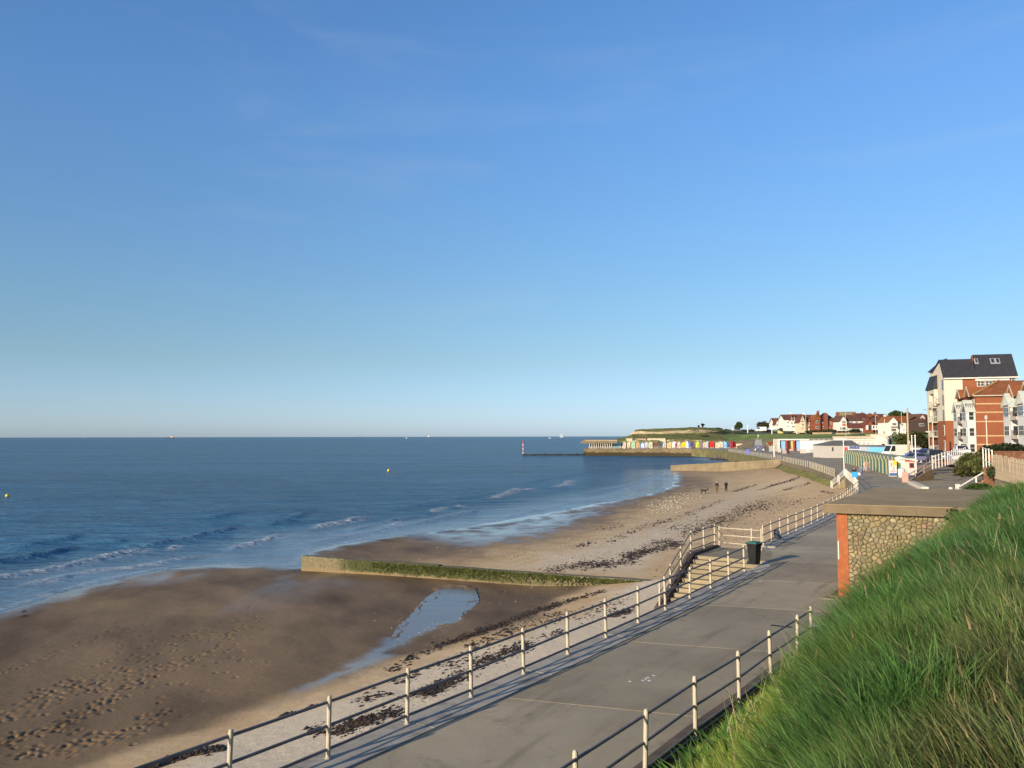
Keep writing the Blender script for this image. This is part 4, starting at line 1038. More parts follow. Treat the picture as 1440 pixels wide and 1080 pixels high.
def foliage(name, clouds, parent=None, loc=(0, 0, 0)):
    V, Fc, Cc, b = [], [], [], 0
    for v, f, c in clouds:
        V.append(v); Fc.append(f + b); Cc.append(c); b += len(v)
    return mesh_obj(name, np_mesh(name, np.concatenate(V), np.concatenate(Fc), M_GRASS, False, None, {'Col': np.concatenate(Cc)}), parent, loc)
p = Vector((10.7, 21.1, float(bank_h(np.array([10.7]), np.array([21.1]))[0]) + .12))
foliage('nettle_clump', [leaf_cloud((0, 0, .16), (.52, .40, .30), 520, 5, .05, (.020, .060, .018), (.05, .12, .03), 1.0), leaf_cloud((.4, .15, .12), (.35, .35, .24), 220, 6, .045, (.022, .06, .018), (.05, .11, .03), 1.0)], None, p)
tag(bpy.data.objects['nettle_clump'], 'low dark green patch of broad leaves amid the grass on the bank', 'plant')
q = SA + AX * 3.9 + BX * -.35
foliage('ivy_bush', [leaf_cloud((0, 0, 0), (.42, .30, .30), 330, 8, .055, (.03, .075, .02), (.07, .14, .035), .6)], None, (q.x, q.y, 3.1))
tag(bpy.data.objects['ivy_bush'], 'small bright green bush against the edge of the shelter roof', 'bush')
# ================================================================ land behind the promenade
def DR(pts): return [D(*p) for p in pts]
M_LAWN = mat('lawn_grass', (.135, .185, .040), .95, .30, .10, bump=.4, bsc=2.0, dirt=(.17, .185, .06), dsc=.05)
M_ROUGH = mat('rough_grass', (.095, .105, .035), .95, .35, .25, bump=.6, bsc=2.0, dirt=(.17, .14, .07), dsc=.18)
M_ASPH = mat('old_asphalt', (.19, .16, .125), .9, .25, .6, bump=.4, bsc=9, dirt=(.25, .21, .165), dsc=.35)
M_ROAD = mat('road_asphalt', (.075, .072, .07), .9, .2, .4)
# wide green rising from the sea wall to the houses
lawn = loft('lawn', [DR([(985, 629.6, 404), (1040, 628, 392), (1062, 631, 366), (1090, 633, 342), (1150, 634, 318), (1250, 636, 292), (1345, 636, 250)]),
              DR([(985, 621, 418), (1040, 621, 405), (1062, 622, 385), (1090, 622, 362), (1150, 621, 342), (1250, 620, 320), (1345, 619, 280)]),
              DR([(960, 612, 445), (1040, 612.5, 432), (1062, 612, 415), (1090, 612, 398), (1150, 612, 378), (1250, 612, 350), (1345, 611, 305)]),
              DR([(955, 606.5, 520), (1040, 608, 482), (1062, 608.5, 455), (1090, 608.2, 438), (1150, 608.0, 412), (1250, 607.5, 382), (1345, 606, 335)]),
              DR([(940, 606.0, 640), (1040, 607.2, 620), (1062, 607.6, 560), (1090, 606.5, 540), (1150, 605, 500), (1250, 603, 470), (1345, 602, 420)]),
              DR([(930, 607, 1100), (1040, 607, 1100), (1062, 606, 1000), (1090, 605, 1000), (1150, 603, 1000), (1250, 600, 950), (1345, 598, 900)])], 110, 60, M_LAWN, .35, .05)
lawn['kind'] = 'structure'
rd = loft('clifftop_road', [DR([(1020, 609.4, 470), (1062, 610.6, 438), (1090, 610.6, 420), (1150, 611.0, 392), (1215, 611.3, 372)]),
                    DR([(1020, 608.6, 500), (1062, 608.9, 462), (1090, 608.6, 440), (1150, 608.8, 415), (1215, 609.3, 390)])], 60, 6, M_ROAD)
for v in rd.data.vertices: v.co.z += .45
rd['kind'] = 'structure'
# earth bank with clumps below the lawn, behind the children's corner
loft('earth_bank', [DR([(1036, 629.5, 380), (1052, 631.5, 362), (1075, 632.5, 350), (1096, 633, 338)]), DR([(1036, 622, 398), (1052, 620.5, 388), (1075, 619.5, 380), (1096, 619, 372)]),
                    DR([(1036, 619.5, 408), (1052, 618, 398), (1075, 617.5, 388), (1096, 617.5, 378)])], 50, 24, mat('earth', (.19, .15, .09), .95, .35, .3, bump=.6, bsc=3, dirt=(.10, .10, .04), dsc=.25), .5, .25)['kind'] = 'structure'
# ---------------------------------------------------------------- headland with chalky cliffs
t = NT('headland_cliff'); P = t.pos()
gn = t.n('ShaderNodeNewGeometry'); sn = t.n('ShaderNodeSeparateXYZ'); t.l(gn.outputs['True Normal'], sn.inputs[0])
n1, n2 = t.noise(P, .16, 5, .65, .6), t.noise(P, 1.2, 4, .7)
chalk = t.mix(t.ramp(n2, .3, .7), (.42, .32, .19), (.66, .55, .38)); green = t.mix(t.ramp(n2, .3, .7), (.075, .105, .025), (.19, .19, .055))
brown = t.mix(t.ramp(n2, .3, .7), (.17, .12, .06), (.30, .21, .11)); green = t.mix(t.ramp(n1, .50, .64), green, brown)
st = t.math('ADD', sn.outputs[2], t.math('MULTIPLY', t.math('SUBTRACT', n1, .5), 1.3))
M_CLIFF = t.done(t.mix(t.ramp(st, .72, .58), green, chalk), .95, t.bump(n2, .7, .5), .1)
rows = [DR([(846, 632, 396), (862, 631, 396), (888, 630.4, 396), (930, 630, 398), (975, 629.8, 402), (1014, 629, 405), (1050, 628.5, 402)]),
        DR([(858, 620.5, 400), (874, 619, 401), (890, 618.0, 401), (930, 617.5, 402), (975, 618, 406), (1014, 619, 410), (1050, 619.5, 417)]),
        DR([(860, 618.6, 410), (878, 616.5, 414), (888, 613.5, 415), (930, 613.2, 416), (975, 613.5, 420), (1014, 614.0, 427), (1050, 614, 438)]),
        DR([(862, 618.2, 419), (881, 615.6, 421), (889, 610.8, 422), (930, 610.2, 424), (975, 608.6, 429), (1014, 610.2, 441), (1050, 610.5, 464)]),
        DR([(864, 618.1, 420), (884, 615.0, 422), (891, 606.6, 422.6), (930, 606.6, 424.8), (975, 603.6, 430), (1014, 606.0, 442), (1050, 608.5, 492)]),
        DR([(866, 618.0, 424), (887, 612.5, 424), (894, 604.2, 427), (930, 603.2, 430), (975, 600.8, 440), (1014, 602.6, 458), (1050, 607.4, 505)]),
        DR([(866, 618, 470), (888, 613.5, 480), (898, 604.0, 490), (940, 603.2, 500), (975, 601.2, 500), (1014, 603, 520), (1050, 607.4, 540)]),
        DR([(866, 621, 560), (888, 617, 600), (902, 610, 640), (940, 608, 700), (975, 607, 700), (1014, 607, 700), (1050, 608, 700)])]
loft('headland', rows, 180, 90, M_CLIFF, .55, .12, 23)['kind'] = 'structure'

# ---------------------------------------------------------------- upper road, asphalt slope and the low banks on the right
def at_line(line, x_or_y): return line
up = loft('upper_ground', [[(44.5, 82, -.3), (50.5, 92, -.3), (58.5, 108, .0), (68, 122, .0), (92, 150, .2), (101, 190, .1), (120, 262, .1)],
                           [(49.0, 80, 1.6), (56.5, 90, 1.9), (64, 104, 2.2), (76, 121, 2.5), (97, 150, 2.3), (107, 188, 1.6), (126, 260, .8)],
                           [(54, 77, 2.6), (62, 86, 2.6), (71, 101, 2.6), (82, 118, 2.6), (102, 146, 2.5), (113, 184, 2.0), (135, 258, 1.6)],
                           [(100, 55, 3.0), (110, 65, 3.0), (120, 80, 3.0), (130, 100, 3.0), (150, 130, 3.0), (170, 170, 3.0), (190, 250, 4.0)],
                           [(240, 40, 5.0), (250, 55, 5.0), (260, 80, 5.0), (270, 100, 5.0), (290, 130, 5.0), (310, 170, 5.0), (330, 250, 6.0)]], 90, 60, M_ASPH, .10, .2)
up['kind'] = 'structure'
lowb = loft('rough_bank', [[(20.5, 40.5, -.3), (25.5, 49, -.3), (32, 60, -.3), (38.5, 72, -.3), (44.6, 82.1, -.3)],
                           [(23.0, 39.3, 1.6), (28.5, 47.5, 1.5), (35.0, 58, 1.3), (41, 70, 1.0), (46.6, 81, .9)],
                           [(26.5, 38, 3.3), (32, 46, 3.0), (38, 56, 2.4), (44.5, 68, 2.0), (49.2, 80, 1.7)],
                           [(34, 36, 3.7), (42, 44, 3.4), (47, 53, 3.0), (52, 64, 2.9), (54.2, 77, 2.7)],
                           [(100, 10, 3.6), (101, 20, 3.4), (100, 30, 3.2), (100, 42, 3.0), (100, 55, 3.02)]], 70, 50, M_ROUGH, .18, .5, 33)
lowb['kind'] = 'structure'

def lowest(mb): return mb
# generic small builders --------------------------------------------------------------
def pole(u, vb, vt, y, r0, r1, m_, label, name='pole', cat='pole', head=None, zb=None, sink=.4):
    b, t_ = D(u, vb, y), D(u, vt, y)
    o = empty(name, (b.x, b.y, b.z), 0, label, cat)
    h = t_.z - b.z
    mb = MB(); mb.lathe([(r0, -sink), (r0, 0), ((r0 + r1) / 2, h * .5), (r1, h)], n=10); mb.build('shaft', m_, o, smooth=True)
    if head == 'lamp':
        mb = MB(); mb.tube([(0, 0, h - .05), (-.25, -.1, h + .18), (-.8, -.3, h + .24)], r1 * .8, 6); mb.build('arm', m_, o)
        mb = MB(); mb.box(-1.25, -.65, -.42, -.18, h + .16, h + .30); mb.box(-1.2, -.72, -.40, -.2, h + .10, h + .16); mb.build('lamp_head', white_paint, o)
    elif head == 'lantern':
        mb = MB(); mb.lathe([(.05, h), (.16, h + .06), (.20, h + .40), (.24, h + .42), (.04, h + .62)], n=8); mb.build('lantern', mat('lantern_grey', (.45, .44, .42), .5, .1), o)
    elif head == 'ball':
        mb = MB(); mb.ball((0, 0, h + .05), r1 * 2, r1 * 2, r1 * 2); mb.build('finial', m_, o)
    elif head == 'boxes':
        mb = MB(); mb.box(-.22, .22, -.16, -r1, h * .30, h * .36); mb.build('junction_box', white_paint, o)
    return o
def fence(points, h, label, m_, gap, pw=.05, pd=.04, rails=(.25, .8), rm=None, lean=.0, name='fence', pic='picket', taper=True):
    P = resample(points, max(2, int(round(sum((Vector(a) - Vector(b)).length for a, b in zip(points[:-1], points[1:])) / gap)) + 1))
    o = empty(name, tuple(P[0]), 0, label, 'fence')
    base = Vector(P[0])
    for fr in rails:
        mb = MB(); mb.tube([Vector(p) - base + Vector((0, 0, h * fr)) for p in P[::max(1, len(P) // 12)]] + [Vector(P[-1]) - base + Vector((0, 0, h * fr))], .035, 6); mb.build('rail', rm or m_, o)
    mb = MB(); mb.box(-pw, pw, -pd, pd, -.25, h - (.08 if taper else 0))
    if taper: mb.add([(-pw, -pd, h - .08), (pw, -pd, h - .08), (pw, pd, h - .08), (-pw, pd, h - .08), (0, -pd, h), (0, pd, h)], [(0, 1, 4), (2, 3, 5), (1, 2, 5, 4), (3, 0, 4, 5)])
    me = mb.mesh(pic, m_)
    for i, p in enumerate(P):
        q, q0 = P[min(i + 1, len(P) - 1)], P[max(i - 1, 0)]
        rz = math.atan2(q[1] - q0[1], q[0] - q0[0]); k = mesh_obj(pic, me, o, Vector(p) - base + Vector((0, 0, .0)), (RNG.normal(0, lean), RNG.normal(0, lean), rz)); k.scale = (1, 1, RNG.uniform(.96, 1.04))
    return o
# ================================================================ far promenade: wall, huts, shelter, beacon
t = NT('tidal_wall'); P = t.pos(); sx = t.n('ShaderNodeSeparateXYZ'); t.l(P, sx.inputs[0])
n1, n2 = t.noise(t.mapped(P, (.35, .35, 1.2)), 1.0, 5, .7), t.noise(P, 3.0, 4, .7)
zz = t.math('ADD', sx.outputs[2], t.math('MULTIPLY', n1, 1.6))
col = t.mix(t.ramp(n1, .35, .65), (.12, .09, .05), (.23, .18, .105)); col = t.mix(t.ramp(n2, .4, .7, 0, .5), col, (.10, .07, .04))
col = t.mix(t.ramp(zz, -.55, -1.3), col, (.045, .036, .020))
M_TIDAL = t.done(col, .9, t.bump(n2, .5, .15), .2)
wall_strip('sea_wall', [(80, 366.02), (72, 374), (55, 379), (35, 381), (35.5, 407)], -4.6, -.01, M_TIDAL, 'far sea wall with a dark tide band, standing under the row of coloured huts', 1.0)
hcur = [(80.2, 365.3), (72.2, 373.2), (55, 378.3), (35.5, 380.2)]
railing(resample([(x, y + 1.2) for x, y in hcur], 44)[:, :2].tolist(), .0, 1.15, 'thin pale railing on the far sea wall in front of the coloured huts', rails=(.5, .95), r=.03, w=.05, rm=cream_paint)
rockm = mat('weedy_rock', (.035, .030, .020), .8, .35, 1.0, bump=.6, bsc=4)
def ridge(name, pts, w, h, n, label, cat, m_=rockm):
    P = resample(pts, n); mb = MB(); o = empty(name, tuple(P[0]), 0, label, cat)
    for i, p in enumerate(P):
        mb.ball((p[0] - P[0][0] + RNG.normal(0, .3), p[1] - P[0][1] + RNG.normal(0, .3), p[2] - P[0][2]), w * RNG.uniform(.7, 1.4), w * RNG.uniform(.6, 1.2), h * RNG.uniform(.6, 1.3), 7, 4, 0, .25)
    mb.build('boulders', m_, o)['kind'] = 'stuff'
    return o
ridge('low_groyne', [(5.8, 394, SEA_Z), (20, 394.5, SEA_Z), (37, 395, SEA_Z + .1)], .9, .62, 60, 'low dark groyne barely above the water, reaching out to the striped beacon', 'groyne')
ridge('rock_ledge', [(50, 352, SEA_Z - .1), (62, 351, SEA_Z - .05), (78, 356, SEA_Z)], 1.4, .30, 34, 'dark weedy rock ledge awash in front of the far sea wall', 'rocks')
ridge('rock_ledge', [(78, 318, SEA_Z), (82, 300, SEA_Z), (76, 270, SEA_Z + .3)], 1.8, .45, 34, 'dark rocks at the foot of the mossy corner wall', 'rocks')
bp_ = Vector((5.3, 394, SEA_Z)); be = empty('beacon', bp_, 0, 'red and white striped beacon pole standing in the sea', 'beacon')
redm = mat('red_paint', (.50, .05, .04), .5, .1, 1.0)
mb = MB(); mb.lathe([(.12, -2), (.12, .7)], n=10); mb.build('pile', rockm, be)
for k in range(6):
    mb = MB(); mb.lathe([(.24, .7 + k * .96), (.24, .7 + (k + 1) * .96 - .01)], n=10); mb.build('band', white_paint if k % 2 == 0 else redm, be)
mb = MB(); mb.lathe([(.05, 6.46), (.34, 6.5), (.34, 6.75), (.05, 6.8)], n=8); mb.build('topmark', redm, be)

def hut_paint(c): return mat('hut_paint_%03d_%03d_%03d' % tuple(int(x * 255) for x in c), c, .6, .10, 1.2)
HW = [(862.6, 867.0, (.30, .58, .72), 'pale blue'), (867.7, 873.2, (.33, .62, .62), 'aqua'), (875.0, 880.0, (.72, .55, .46), 'shell pink'), (881.8, 886.3, (.72, .58, .36), 'peach cream'), (888.0, 893.0, (.36, .60, .46), 'mint green'),
      (894.4, 899.3, (.58, .36, .20), 'tan orange'), (900.9, 906.5, (.22, .36, .66), 'mid blue with pale trim'), (907.3, 911.0, (.62, .55, .56), 'pale lilac'), (912.0, 917.6, (.52, .58, .42), 'sage green'), (919.0, 924.0, (.20, .085, .07), 'dark red brown'),
      (924.8, 931.4, (.085, .105, .09), 'dark bottle green'), (932.0, 936.7, (.48, .50, .48), 'light grey'), (938.0, 944.0, (.62, .47, .23), 'mustard tan'), (946.0, 951.2, (.78, .76, .72), 'white with a red door'), (952.4, 957.0, (.58, .52, .46), 'pinkish grey'),
      (958.0, 963.8, (.82, .60, .02), 'bright yellow'), (964.4, 968.0, (.82, .82, .78), 'plain white'), (968.3, 971.2, (.10, .20, .52), 'royal blue'), (971.4, 975.2, (.13, .06, .16), 'dark plum'), (979.0, 983.4, (.50, .62, .10), 'lime green'),
      (984.0, 988.2, (.26, .20, .22), 'mauve grey'), (989.0, 991.7, (.64, .50, .30), 'sandy cream'), (992.0, 996.0, (.46, .55, .60), 'blue grey'), (998.0, 1004.2, (.60, .03, .025), 'scarlet, wider than the rest'), (1006.0, 1009.2, (.60, .50, .36), 'narrow beige'),
      (1010.0, 1016.5, (.66, .58, .45), 'wide pale beige'), (1017.0, 1021.8, (.28, .54, .80), 'sky blue'), (1022.6, 1027.0, (.07, .12, .27), 'navy blue'), (1027.4, 1030.8, (.42, .03, .04), 'crimson'), (1031.1, 1034.8, (.15, .02, .02), 'maroon')]
M_FELT = mat('roof_felt', (.20, .17, .15), .9, .2, 1.5)
darkdoor = mat('dark_doorway', (.05, .04, .035), .8, .2)
for i, (u0, u1, c, cn) in enumerate(HW):
    y = 389.5 + random.uniform(-.5, .5); a, b = D(u0, 629, y), D(u1, 629, y); w = (b.x - a.x) / 2; zb = .42
    h = 2.05 + random.uniform(-.1, .12); hp = h + .55 + random.uniform(0, .25)
    o = empty('beach_hut', ((a.x + b.x) / 2, y, zb), 0, '%s beach hut in the long far row on the sea wall' % cn, 'beach hut', 'coloured beach huts on the far sea wall')
    mb = MB(); mb.extrude([(-w, -.5), (w, -.5), (w, h), (0, hp), (-w, h)], Matrix.Identity(4), 2.4); mb.build('wall', hut_paint(c), o)
    mb = MB(); ov = .12
    for s in (-1, 1): mb.extrude([(s * (w + ov), h - .08), (0, hp + .03), (0, hp + .13), (s * (w + ov), h + .02)][::s], Matrix.Translation((0, -.2, 0)), 2.8)
    mb.build('roof', hut_paint(mul(c, .8)) if i % 3 else M_FELT, o)
    dc = (.55, .03, .03) if 'red door' in cn else ((.75, .78, .8) if 'trim' in cn else mul(c, .72))
    if 'red door' in cn: mb = MB(); mb.box(w * .25, w * .96, -.06, .0, .05, h)
    else: mb = MB(); mb.box(-w * .5, w * .5, -.06, .0, .05, h * .86)
    mb.build('door', hut_paint(dc), o)
    if i % 2: mb = MB(); mb.box(-w * .95, w * .95, -1.0, -.02, -.45, .02); mb.build('deck', mat('deck_wood', (.30, .24, .17), .8, .2), o)
cw = mat('cream_render', (.60, .50, .36), .85, .12, .5)
def px_box(name, u0, u1, vb, vt, y, depth, m_, label, cat, parent=None, sink=.6, extra=None):
    a, b, c = D(u0, vb, y), D(u1, vb, y), D(u0, vt, y)
    o = empty(name, ((a.x + b.x) / 2, y, a.z), 0, label, cat)
    w = (b.x - a.x) / 2; h = c.z - a.z
    mb = MB(); mb.box(-w, w, 0, depth, -sink, h); mb.build('wall', m_, o)
    return o, w, h
o, w, h = px_box('store', 881.8, 889.3, 623, 616.4, 400, 4, cw, 'pale cream block standing behind the peach and mint huts', 'store'); mb = MB(); mb.box(-w - .15, w + .15, -.2, 4.2, h, h + .18); mb.build('roof', M_FELT, o)
o, w, h = px_box('store', 895, 908.6, 623, 616.6, 401, 4, mat('pink_render', (.46, .33, .24), .85, .15, .5), 'low dusky block behind the tan and blue huts', 'store'); mb = MB(); mb.box(-w - .15, w + .15, -.2, 4.2, h, h + .18); mb.build('roof', M_FELT, o)
o, w, h = px_box('store', 910, 936, 623, 616.3, 401.5, 4, cw, 'long cream block behind the sage to grey huts', 'store'); mb = MB(); mb.box(-w - .15, w + .15, -.2, 4.2, h, h + .18); mb.build('roof', M_FELT, o)
o, w, h = px_box('low_wall', 1035.5, 1045, 630, 624.2, 386, .4, cw, 'short beige wall beside the maroon hut', 'wall'); mb = MB(); mb.box(-w - .05, w + .05, -.05, .45, h, h + .1); mb.build('coping', cw, o)
# cantilevered sun deck at the end of the far wall
a, b = D(818.5, 624.4, 386), D(862, 618.2, 386); zt, zu = b.z, a.z + .25
deck = empty('sun_deck_shelter', (40, 386, 0), 0, 'concrete shelter with a heavy cantilevered deck at the seaward end of the far wall', 'shelter')
mb = MB(); mb.extrude([(a.x - 40, zu), (b.x - 40 + 2, zu), (b.x - 40 + 2, zt), (a.x - 40 + 1.6, zt), (a.x - 40 + .3, zt - 1.0)], Matrix.Translation((0, 0, 0)), 9); mb.build('deck', mat('deck_concrete', (.21, .165, .105), .9, .18, .5, bump=.3, bsc=5, dirt=(.22, .165, .10), dsc=.4), deck)
mb = MB(); mb.box(a.x - 40 + 1.5, b.x - 40 + 2, -.12, .0, zt - .55, zt - .38); mb.build('string_course', cw, deck)
mb = MB(); mb.box(37 - 40, b.x - 40, 6.5, 7, -.5, zu - .01); mb.build('back_wall', darkdoor, deck)
for k in range(11):
    x = 36.6 - 40 + k * (b.x - 37.2) / 10; mb = MB(); mb.lathe([(.24, -.1), (.17, .15), (.17, zu - .25), (.26, zu)], (x, .5, 0), 10); mb.build('column', white_paint, deck)
railing(resample([(36.4, 384.6), (47, 383.6)], 14)[:, :2].tolist(), 0, 1.1, 'white railing below the cantilevered deck', rails=(.3, .6, .95), r=.03, rm=white_paint, pm=white_paint)

# ================================================================ sea marks and ships
def buoy(u, v, r, m_, label):
    p = W(u, v, SEA_Z); o = empty('buoy', p, 0, label, 'buoy', 'yellow buoys off the beach')
    mb = MB(); mb.ball((0, 0, r * .45), r, r, r * .95, 12, 8); mb.build('float', m_, o, smooth=True)
    mb = MB(); mb.tube([(0, 0, r * 1.3), (0, 0, r * 1.6)], r * .18, 6); mb.build('eye', m_, o)
yel_b = mat('buoy_yellow', (.75, .50, .03), .45, .1)
buoy(10, 698.2, .27, yel_b, 'yellow buoy close to the left edge, nearest to the shore'); buoy(546.5, 662.5, .36, yel_b, 'yellow buoy farther out in the middle of the water')
def ship(u, y, length, label, hullc, supc, kind='cargo', flip=1):
    p = Vector((D(u, 600, y).x, y, SEA_Z)); o = empty('ship' if kind == 'cargo' else 'boat', p, 0, label, 'ship' if kind == 'cargo' else 'boat')
    L = length / 2; hm = mat('hull_%s' % kind + str(int(u)), hullc, .6, .1); sm = mat('super_%s' % kind + str(int(u)), supc, .6, .1)
    hh = length * (.10 if kind == 'cargo' else .13)
    mb = MB(); pr = [(-L * .94, -1), (L * .88, -1), (L, hh * 1.25), (L * .78, hh * 1.1), (L * .7, hh), (-L, hh)]
    if flip < 0: pr = [(-x, z) for x, z in pr][::-1]
    mb.extrude(pr, Matrix.Translation((0, -length * .07, 0)), length * .14); mb.build('hull', hm, o)
    if kind == 'cargo':
        s = -flip; mb = MB()
        x0, x1 = sorted((s * L * .85, s * L * .35)); mb.box(x0, x1, -length * .06, length * .06, hh, hh + length * .11)
        x0, x1 = sorted((s * L * .75, s * L * .42)); mb.box(x0, x1, -length * .05, length * .05, hh + length * .11, hh + length * .16); mb.build('superstructure', sm, o)
        mb = MB(); mb.lathe([(length * .022, 0), (length * .018, length * .09)], (s * L * .68, 0, hh + length * .16), 8); mb.build('funnel', hm, o)
        mb = MB(); mb.tube([(-s * L * .55, 0, hh), (-s * L * .55, 0, hh + length * .14)], length * .008, 6); mb.build('mast', sm, o)
    elif kind == 'sail':
        mb = MB(); mb.tube([(0, 0, hh), (0, 0, length * 1.45)], length * .012, 6); mb.build('mast', sm, o)
        mb = MB(); mb.extrude([(.03 * L, hh * 1.6), (-.85 * L, hh * 1.6), (.03 * L, length * 1.4)], Matrix.Identity(4), length * .01); mb.extrude([(.08 * L, hh * 1.5), (.08 * L, length * 1.2), (.9 * L, hh * 1.4)], Matrix.Identity(4), length * .01); mb.build('sail', sm, o)
    else:
        mb = MB(); mb.box(-L * .4, L * .2, -length * .1, length * .1, hh, hh + length * .16); mb.build('cabin', sm, o)
ship(238.5, 6200, 66, 'dark hulled cargo ship with an orange and white deckhouse, largest on the horizon', (.05, .05, .06), (.62, .38, .24), 'cargo', -1)
ship(505, 9000, 62, 'small grey ship on the horizon, left of the three in the middle', (.07, .08, .10), (.22, .25, .30))
ship(569.5, 9000, 40, 'tiny grey ship on the horizon, between two others', (.09, .10, .13), (.30, .32, .36))
ship(605.5, 8200, 66, 'ship with a white deckhouse on the horizon, right of the middle', (.07, .08, .10), (.75, .75, .74))
ship(119, 11000, 66, 'faint grey ship far out, left of the orange cargo ship', (.12, .15, .19), (.25, .28, .32))
ship(571.5, 3400, 6, 'little grey white sailing boat nearer than the ships', (.45, .45, .45), (.45, .47, .5), 'sail')
ship(789.5, 5500, 26, 'pale yacht with a tall sail beyond the striped beacon', (.4, .44, .5), (.40, .46, .54), 'sail')
ship(773, 3600, 11, 'small white motor boat beyond the striped beacon', (.7, .7, .7), (.75, .75, .75), 'motor')
# ================================================================ houses along the clifftop
brick_red = mat('far_brick', (.20, .060, .034), .9, .15, .6, dirt=(.23, .065, .04), dsc=.6)
white_r = mat('white_render', (.60, .58, .54), .8, .06, .5)
cream_r = mat('cream_wall', (.56, .46, .33), .85, .08, .5)
tile_brown = mat('brown_tile', (.11, .052, .035), .9, .2, .9, dirt=(.075, .04, .03), dsc=.5)
tile_red = mat('red_tile', (.12, .042, .032), .9, .2, .9)
tile_orange = mat('orange_tile', (.22, .075, .026), .9, .2, .7, dirt=(.16, .06, .025), dsc=.4)
timber = mat('dark_timber', (.06, .04, .03), .8, .2)
ch_brick = mat('chimney_brick', (.19, .065, .04), .9, .15)
def house(name, label, u, vb, y, cat='house'):
    p = D(u, vb, y); return empty(name, p, 0, label, cat)
def vol(o, u0, u1, vb, ve, vr, y, depth, kind, wm, rm, ov=.35, hipin=.0, wall_name='wall', flip=0):
    """a wing: walls to the eaves, then a roof (side: ridge across, gable: ridge towards the viewer, hip, flat)"""
    L = o.location; x0, x1 = D(u0, vb, y).x - L.x, D(u1, vb, y).x - L.x; y0 = y - L.y; y1 = y0 + depth
    zb, ze = D(u0, vb, y).z - L.z - 1.2, D(u0, ve, y).z - L.z
    mb = MB(); rb = MB(); th = .22
    if kind == 'gable':
        zr = D(u0, vr, y).z - L.z; xm = (x0 + x1) / 2
        mb.extrude([(x0, zb), (x1, zb), (x1, ze), (xm, zr), (x0, ze)], Matrix.Translation((0, y0, 0)), depth)
        for s, xe in ((-1, x0), (1, x1)):
            k = (zr - ze) / abs(xm - xe)
            q = [(xe + s * ov, ze - k * ov), (xm, zr), (xm, zr + th * 1.3), (xe + s * ov, ze - k * ov + th)]
            rb.extrude(q if s < 0 else q[::-1], Matrix.Translation((0, y0 - ov, 0)), depth + 2 * ov)
    elif kind == 'side':
        ym = (y0 + y1) / 2; zr = D(u0, vr, y + depth / 2).z - L.z
        vs = [(x, yy, z) for x in (x0, x1) for yy, z in ((y0, zb), (y1, zb), (y1, ze), (ym, zr), (y0, ze))]
        mb.add(vs, [(0, 1, 2, 3, 4), (9, 8, 7, 6, 5), (0, 5, 6, 1), (1, 6, 7, 2), (4, 9, 5, 0)])
        k = (zr - ze) / (ym - y0)
        for s in (-1, 1):
            ye = (y0 - ov) if s < 0 else (y1 + ov); zz = ze - k * ov
            vs = [(x0 - ov, ye, zz), (x1 + ov, ye, zz), (x1 + ov, ym, zr), (x0 - ov, ym, zr)]
            vs += [(a, b, c + th) for a, b, c in vs]
            fs = [(3, 2, 1, 0), (4, 5, 6, 7), (0, 1, 5, 4), (1, 2, 6, 5), (3, 0, 4, 7)]
            rb.add(vs, fs if s < 0 else [tuple(reversed(f)) for f in fs])
    elif kind == 'hip':
        ym = (y0 + y1) / 2; zr = D(u0, vr, y + depth / 2).z - L.z; hi = hipin or min(depth / 2, (x1 - x0) / 2 - .05)
        mb.box(x0, x1, y0, y1, zb, ze)
        vs = [(x0 - ov, y0 - ov, ze), (x1 + ov, y0 - ov, ze), (x1 + ov, y1 + ov, ze), (x0 - ov, y1 + ov, ze), (x0 + hi, ym, zr), (x1 - hi, ym, zr)]
        rb.add(vs, [(0, 1, 5, 4), (1, 2, 5), (2, 3, 4, 5), (3, 0, 4), (3, 2, 1, 0)])
    else:
        mb.box(x0, x1, y0, y1, zb, ze); rb.box(x0 - ov * .4, x1 + ov * .4, y0 - ov * .4, y1 + ov * .4, ze, ze + .25)
    mb.build(wall_name, wm, o); return rb.build('roof', rm, o)
def win(o, u, v, w, h, y, frame=white_paint, n=2, proud=.0):
    L = o.location; a, b = D(u - w / 2, v + h / 2, y), D(u + w / 2, v - h / 2, y)
    x0, x1, z0, z1, y0 = a.x - L.x, b.x - L.x, a.z - L.z, b.z - L.z, y - L.y - proud
    mb = MB(); mb.box(x0, x1, y0 - .07, y0 + .1, z0, z1); f = mb.build('window', frame, o)
    g = .09
    mb = MB(); dx = (x1 - x0 - g) / n
    for k in range(n): mb.box(x0 + g + k * dx, x0 + (k + 1) * dx, y0 - .10, y0 - .05, z0 + g, z1 - g)
    mb.build('pane', glass_far, f)
def chimney(o, u, vb, vt, y, w=.9, m_=None, roof=None):
    L = o.location; p, q = D(u, vb, y), D(u, vt, y)
    mb = MB(); x = p.x - L.x; yy = y - L.y; mb.box(x - w / 2, x + w / 2, yy, yy + w * .8, p.z - L.z - 1.5, q.z - L.z); mb.box(x - w / 2 - .08, x + w / 2 + .08, yy - .08, yy + w * .8 + .08, q.z - L.z - .25, q.z - L.z - .05)
    for s in (-.22, .22): mb.lathe([(.13, 0), (.10, .45)], (x + s, yy + w * .4, q.z - L.z), 6)
    mb.build('chimney', m_ or ch_brick, o)
